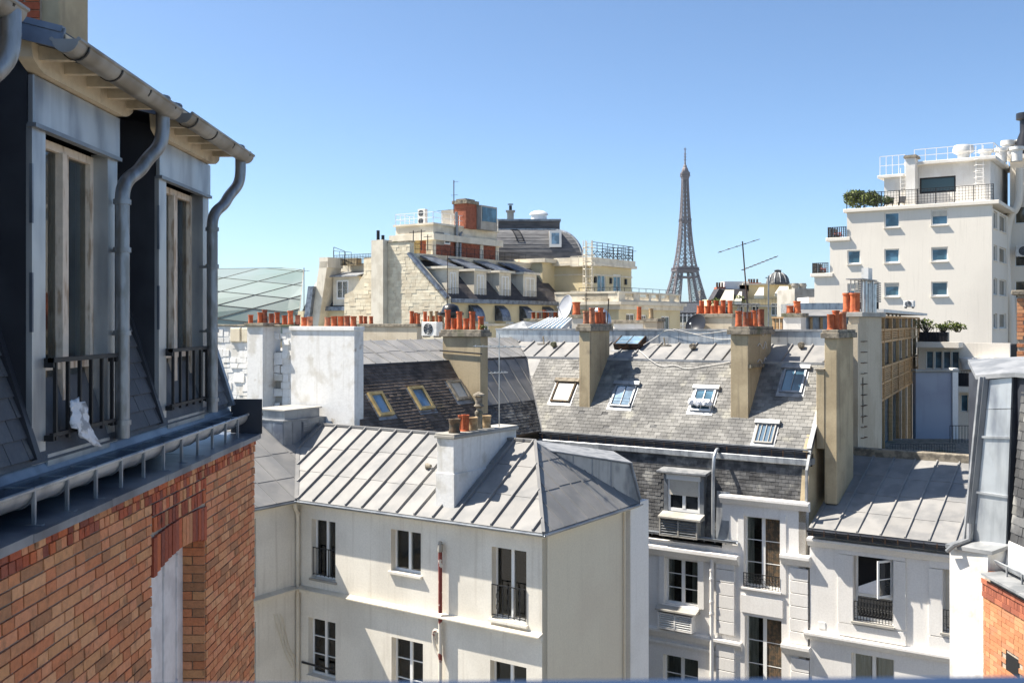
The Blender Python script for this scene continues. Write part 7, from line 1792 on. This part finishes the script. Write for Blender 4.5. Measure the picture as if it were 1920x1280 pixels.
# white pitched roof lights on the flat
v5 = 47.; u0, u1 = G.u_at(938, v5), G.u_at(990, v5); z0, z1 = G.z_at(616, u1, v5), G.z_at(602, u1, v5); uc = (u0+u1)/2
MB().prism([(u0, v5, z0), (u1, v5, z0), (u1, v5+2, z0), (u0, v5+2, z0)], [(uc-.05, v5+.9, z1), (uc+.05, v5+.9, z1), (uc+.05, v5+1.1, z1), (uc-.05, v5+1.1, z1)]).solo('roof_light', 'low white pyramid roof light on the flat beyond the zinc parapet', 'roof light', M.lead)
u0, u1 = G.u_at(990, v5), G.u_at(1052, v5); e = thing('roof_light', 'slanted glazed roof light with white bars right of the white pyramid', 'roof light', ((u0+u1)/2, v5+1, z0), G)
pl = Plane((0, v5, z0), (1, 0, 0), (0, 1.6, z1-z0+.1))
MB().ext([pl.pt(u0, 0, 0), pl.pt(u1, 0, 0), pl.pt(u1-.4, 1.9, 0), pl.pt(u0+.3, 1.9, 0)], (0, 0, -.3)).build('glass', M.skyglass, e)
for i in range(8): a = u0+(u1-u0)*i/7; MB().bar(pl.pt(a, 0, .03), pl.pt(a+.25-.6*i/7, 1.9, .03), .06).build('bar', M.wframe, e)
row_stack('grey block with one tall orange pot, beside the white dish', 44.5, 1072, 1094, 1104, 590, 625, M.concrete, [(1081, 568, M.terra, .3)], potr=.2)
u, v = G.u_at(1125, 45.5), 45.5; z = G.z_at(600, u, v)
MB().tube(rnd([(u-.42, v, z-.6), (u-.42, v, z+.12), (u-.30, v, z+.42), (u, v, z+.48), (u+.38, v, z+.3), (u+.50, v, z-.2)], 2), .17, 14).solo('duct_elbow', 'shiny bent metal air duct behind the second tan chimney', 'duct', M.steel, smooth=True)
dish('satellite_dish', 'large white satellite dish left of the second tan chimney', (G.u_at(1066, 50), 50, G.z_at(578, G.u_at(1066, 50), 50)), .72, (-.48, -.85, .25), M.dish, pole=1.2)
dish('satellite_dish', 'dark half hidden satellite dish beside the tan wall of nine pots', (G.u_at(1308, 44), 44, G.z_at(612, G.u_at(1308, 44), 44)), .55, (-.2, -.8, .35), M.black, pole=.6)
row_stack('long white block behind the zinc parapet with one red pot', 45, 1150, 1206, 1214, 600, 625, M.white, [(1198, 577)])
row_stack('pale block with one buff pot, right of the long white block', 44.7, 1207, 1232, 1244, 597, 625, M.beige, [(1221, 580, M.clay)])
row_stack('tan wall with nine orange pots, left of the wide tan chimney', 44.2, 1312, 1372, 1386, 588, 625, M.beige, [(1311, 575, M.terra, .1), (1316, 565, M.terra, .5), (1325, 575, M.terra, .1), (1330, 564, M.terra, .5), (1337, 575, M.terra, .1), (1343, 565, M.terra, .5), (1351, 575, M.terra, .1), (1356, 564, M.terra, .3), (1369, 565, M.terra, .3)], potr=.115)
row_stack('white block with two orange pots, left of the tall gable chimney', 44.4, 1469, 1502, 1512, 587, 625, M.white, [(1481, 575), (1495, 566)], potr=.16)
# little timber screen and railings further right
e = thing('timber_screen', 'low timber post screen on the roof right of the wide tan chimney', 'screen', (G.u_at(1462, 50), 50, CZ-1)); 
for i in range(5): u = G.u_at(1448+7*i, 50); MB().box(u, u+.12, 50, 50.12, G.z_at(625, u, 50), G.z_at(595, u, 50)).build('post', M.wood, e)
MB().box(G.u_at(1447, 50), G.u_at(1480, 50), 49.95, 50.17, G.z_at(597, u, 50), G.z_at(594, u, 50)).build('rail', M.wood, e)
# black roof lantern and pole
v = 46.5; u = G.u_at(845, v); z = G.z_at(600, u, v)
e = thing('roof_fan', 'black domed roof fan on a grey base behind the broad tan chimney', 'roof fan', (u, v, z-.4))
MB().lathe((u, v, z), [(.30, -.4), (.30, .15), (.75, .3), (.78, .42), (.55, .45), (.50, .62), (.42, .80), (.2, .92), (0, .94)], 16).build('hood', M.black, e, smooth=True)
MB().lathe((u, v, z), [(.34, -.6), (.34, -.0)], 12).build('base', M.zincb, e)
def pole(label, px, y0, y1, v, booms, lean=(0, 0), r=.02, m=None):
    u = G.u_at(px, v); z0 = G.z_at(y0, u, v); aerial('tv_antenna', label, (u, v, z0), G.z_at(y1, u, v)-z0, booms, r=r, lean=lean, m=m)
pole('thin dark aerial mast before the mansion mansard', 839, 615, 476, 47, [(.52, (1, 0, .02), 1.2, 4, .35, .75)])
pole('tall aerial with short side arms on the brick roof pavilion', 851, 400, 338, vH+10, [(.95, (1, 0, 0), .8, 2, .3, .1), (.55, (1, 0, 0), .9, 3, .3, .4), (.12, (1, .2, .05), 3.4, 3, .6, .6)], r=.05)
pole('leaning aerial with two long comb like booms, right of the iron tower', 1404, 606, 452, 44, [(.96, (.82, -.1, .20), 2.15, 5, .25, .60), (.66, (.80, -.25, .23), 2.05, 9, .30, .08)], lean=(-.30, 0), r=.032)
pole('grey double pole with small camera heads on the wide tan chimney', 1441, 640, 517, 41.2, [(.97, (1, 0, 0), .35, 2, .2, .4)], r=.03, m=M.pipe)
pole('thin black pole leaning beside the second tan chimney', 1138, 612, 560, 43.5, [(.98, (1, 0, 0), .1, 1, .1, .5)], lean=(.1, 0), r=.03)
pole('thin aerial pole by the white caged ladder', 1099, 600, 548, 45.5, [(.75, (1, 0, 0), .5, 2, .2, .5)])
pole('slim aerial by the curved glass roof end', 570, 606, 502, 60, [(.94, (1, 0, 0), .9, 3, .3, .3)], r=.03)
for i, (px, py0, py1, v) in enumerate(((775, 465, 432, vH+2), (790, 470, 430, vH+2.4), (802, 470, 440, vH+2.2), (1186, 492, 468, tv1-.2))):
    u = G.u_at(px, v); z0 = G.z_at(py0, u, v); z1 = G.z_at(py1, u, v)
    MB().tube([(u, v, z0), (u, v, z1)], .05, 5).bar((u-.5, v, z1-.2), (u+.5, v, z1-.2), .05).solo('thin_mast', ('thin mast in front of the brick pavilion, leftmost', 'thin mast in front of the brick pavilion door', 'thin mast in front of the brick pavilion, nearest its corner', 'thin mast at the right corner of the balustraded house roof')[i], 'mast', M.iron)

# ================================================================== thin summer haze
hz = MB().box(-3050, 3050, -350, 6050, -1.6, 332).build('haze', None or bpy.data.materials.new('thin_air'), None, kind='stuff')
hm = hz.data.materials[0]; hm.use_nodes = True; hn = hm.node_tree
hn.nodes.remove(hn.nodes['Principled BSDF']); pv_ = hn.nodes.new('ShaderNodeVolumePrincipled')
pv_.inputs['Color'].default_value = (.86, .92, 1.0, 1); pv_.inputs['Density'].default_value = .00003; pv_.inputs['Anisotropy'].default_value = .3
hn.links.new(pv_.outputs[0], hn.nodes['Material Output'].inputs['Volume'])
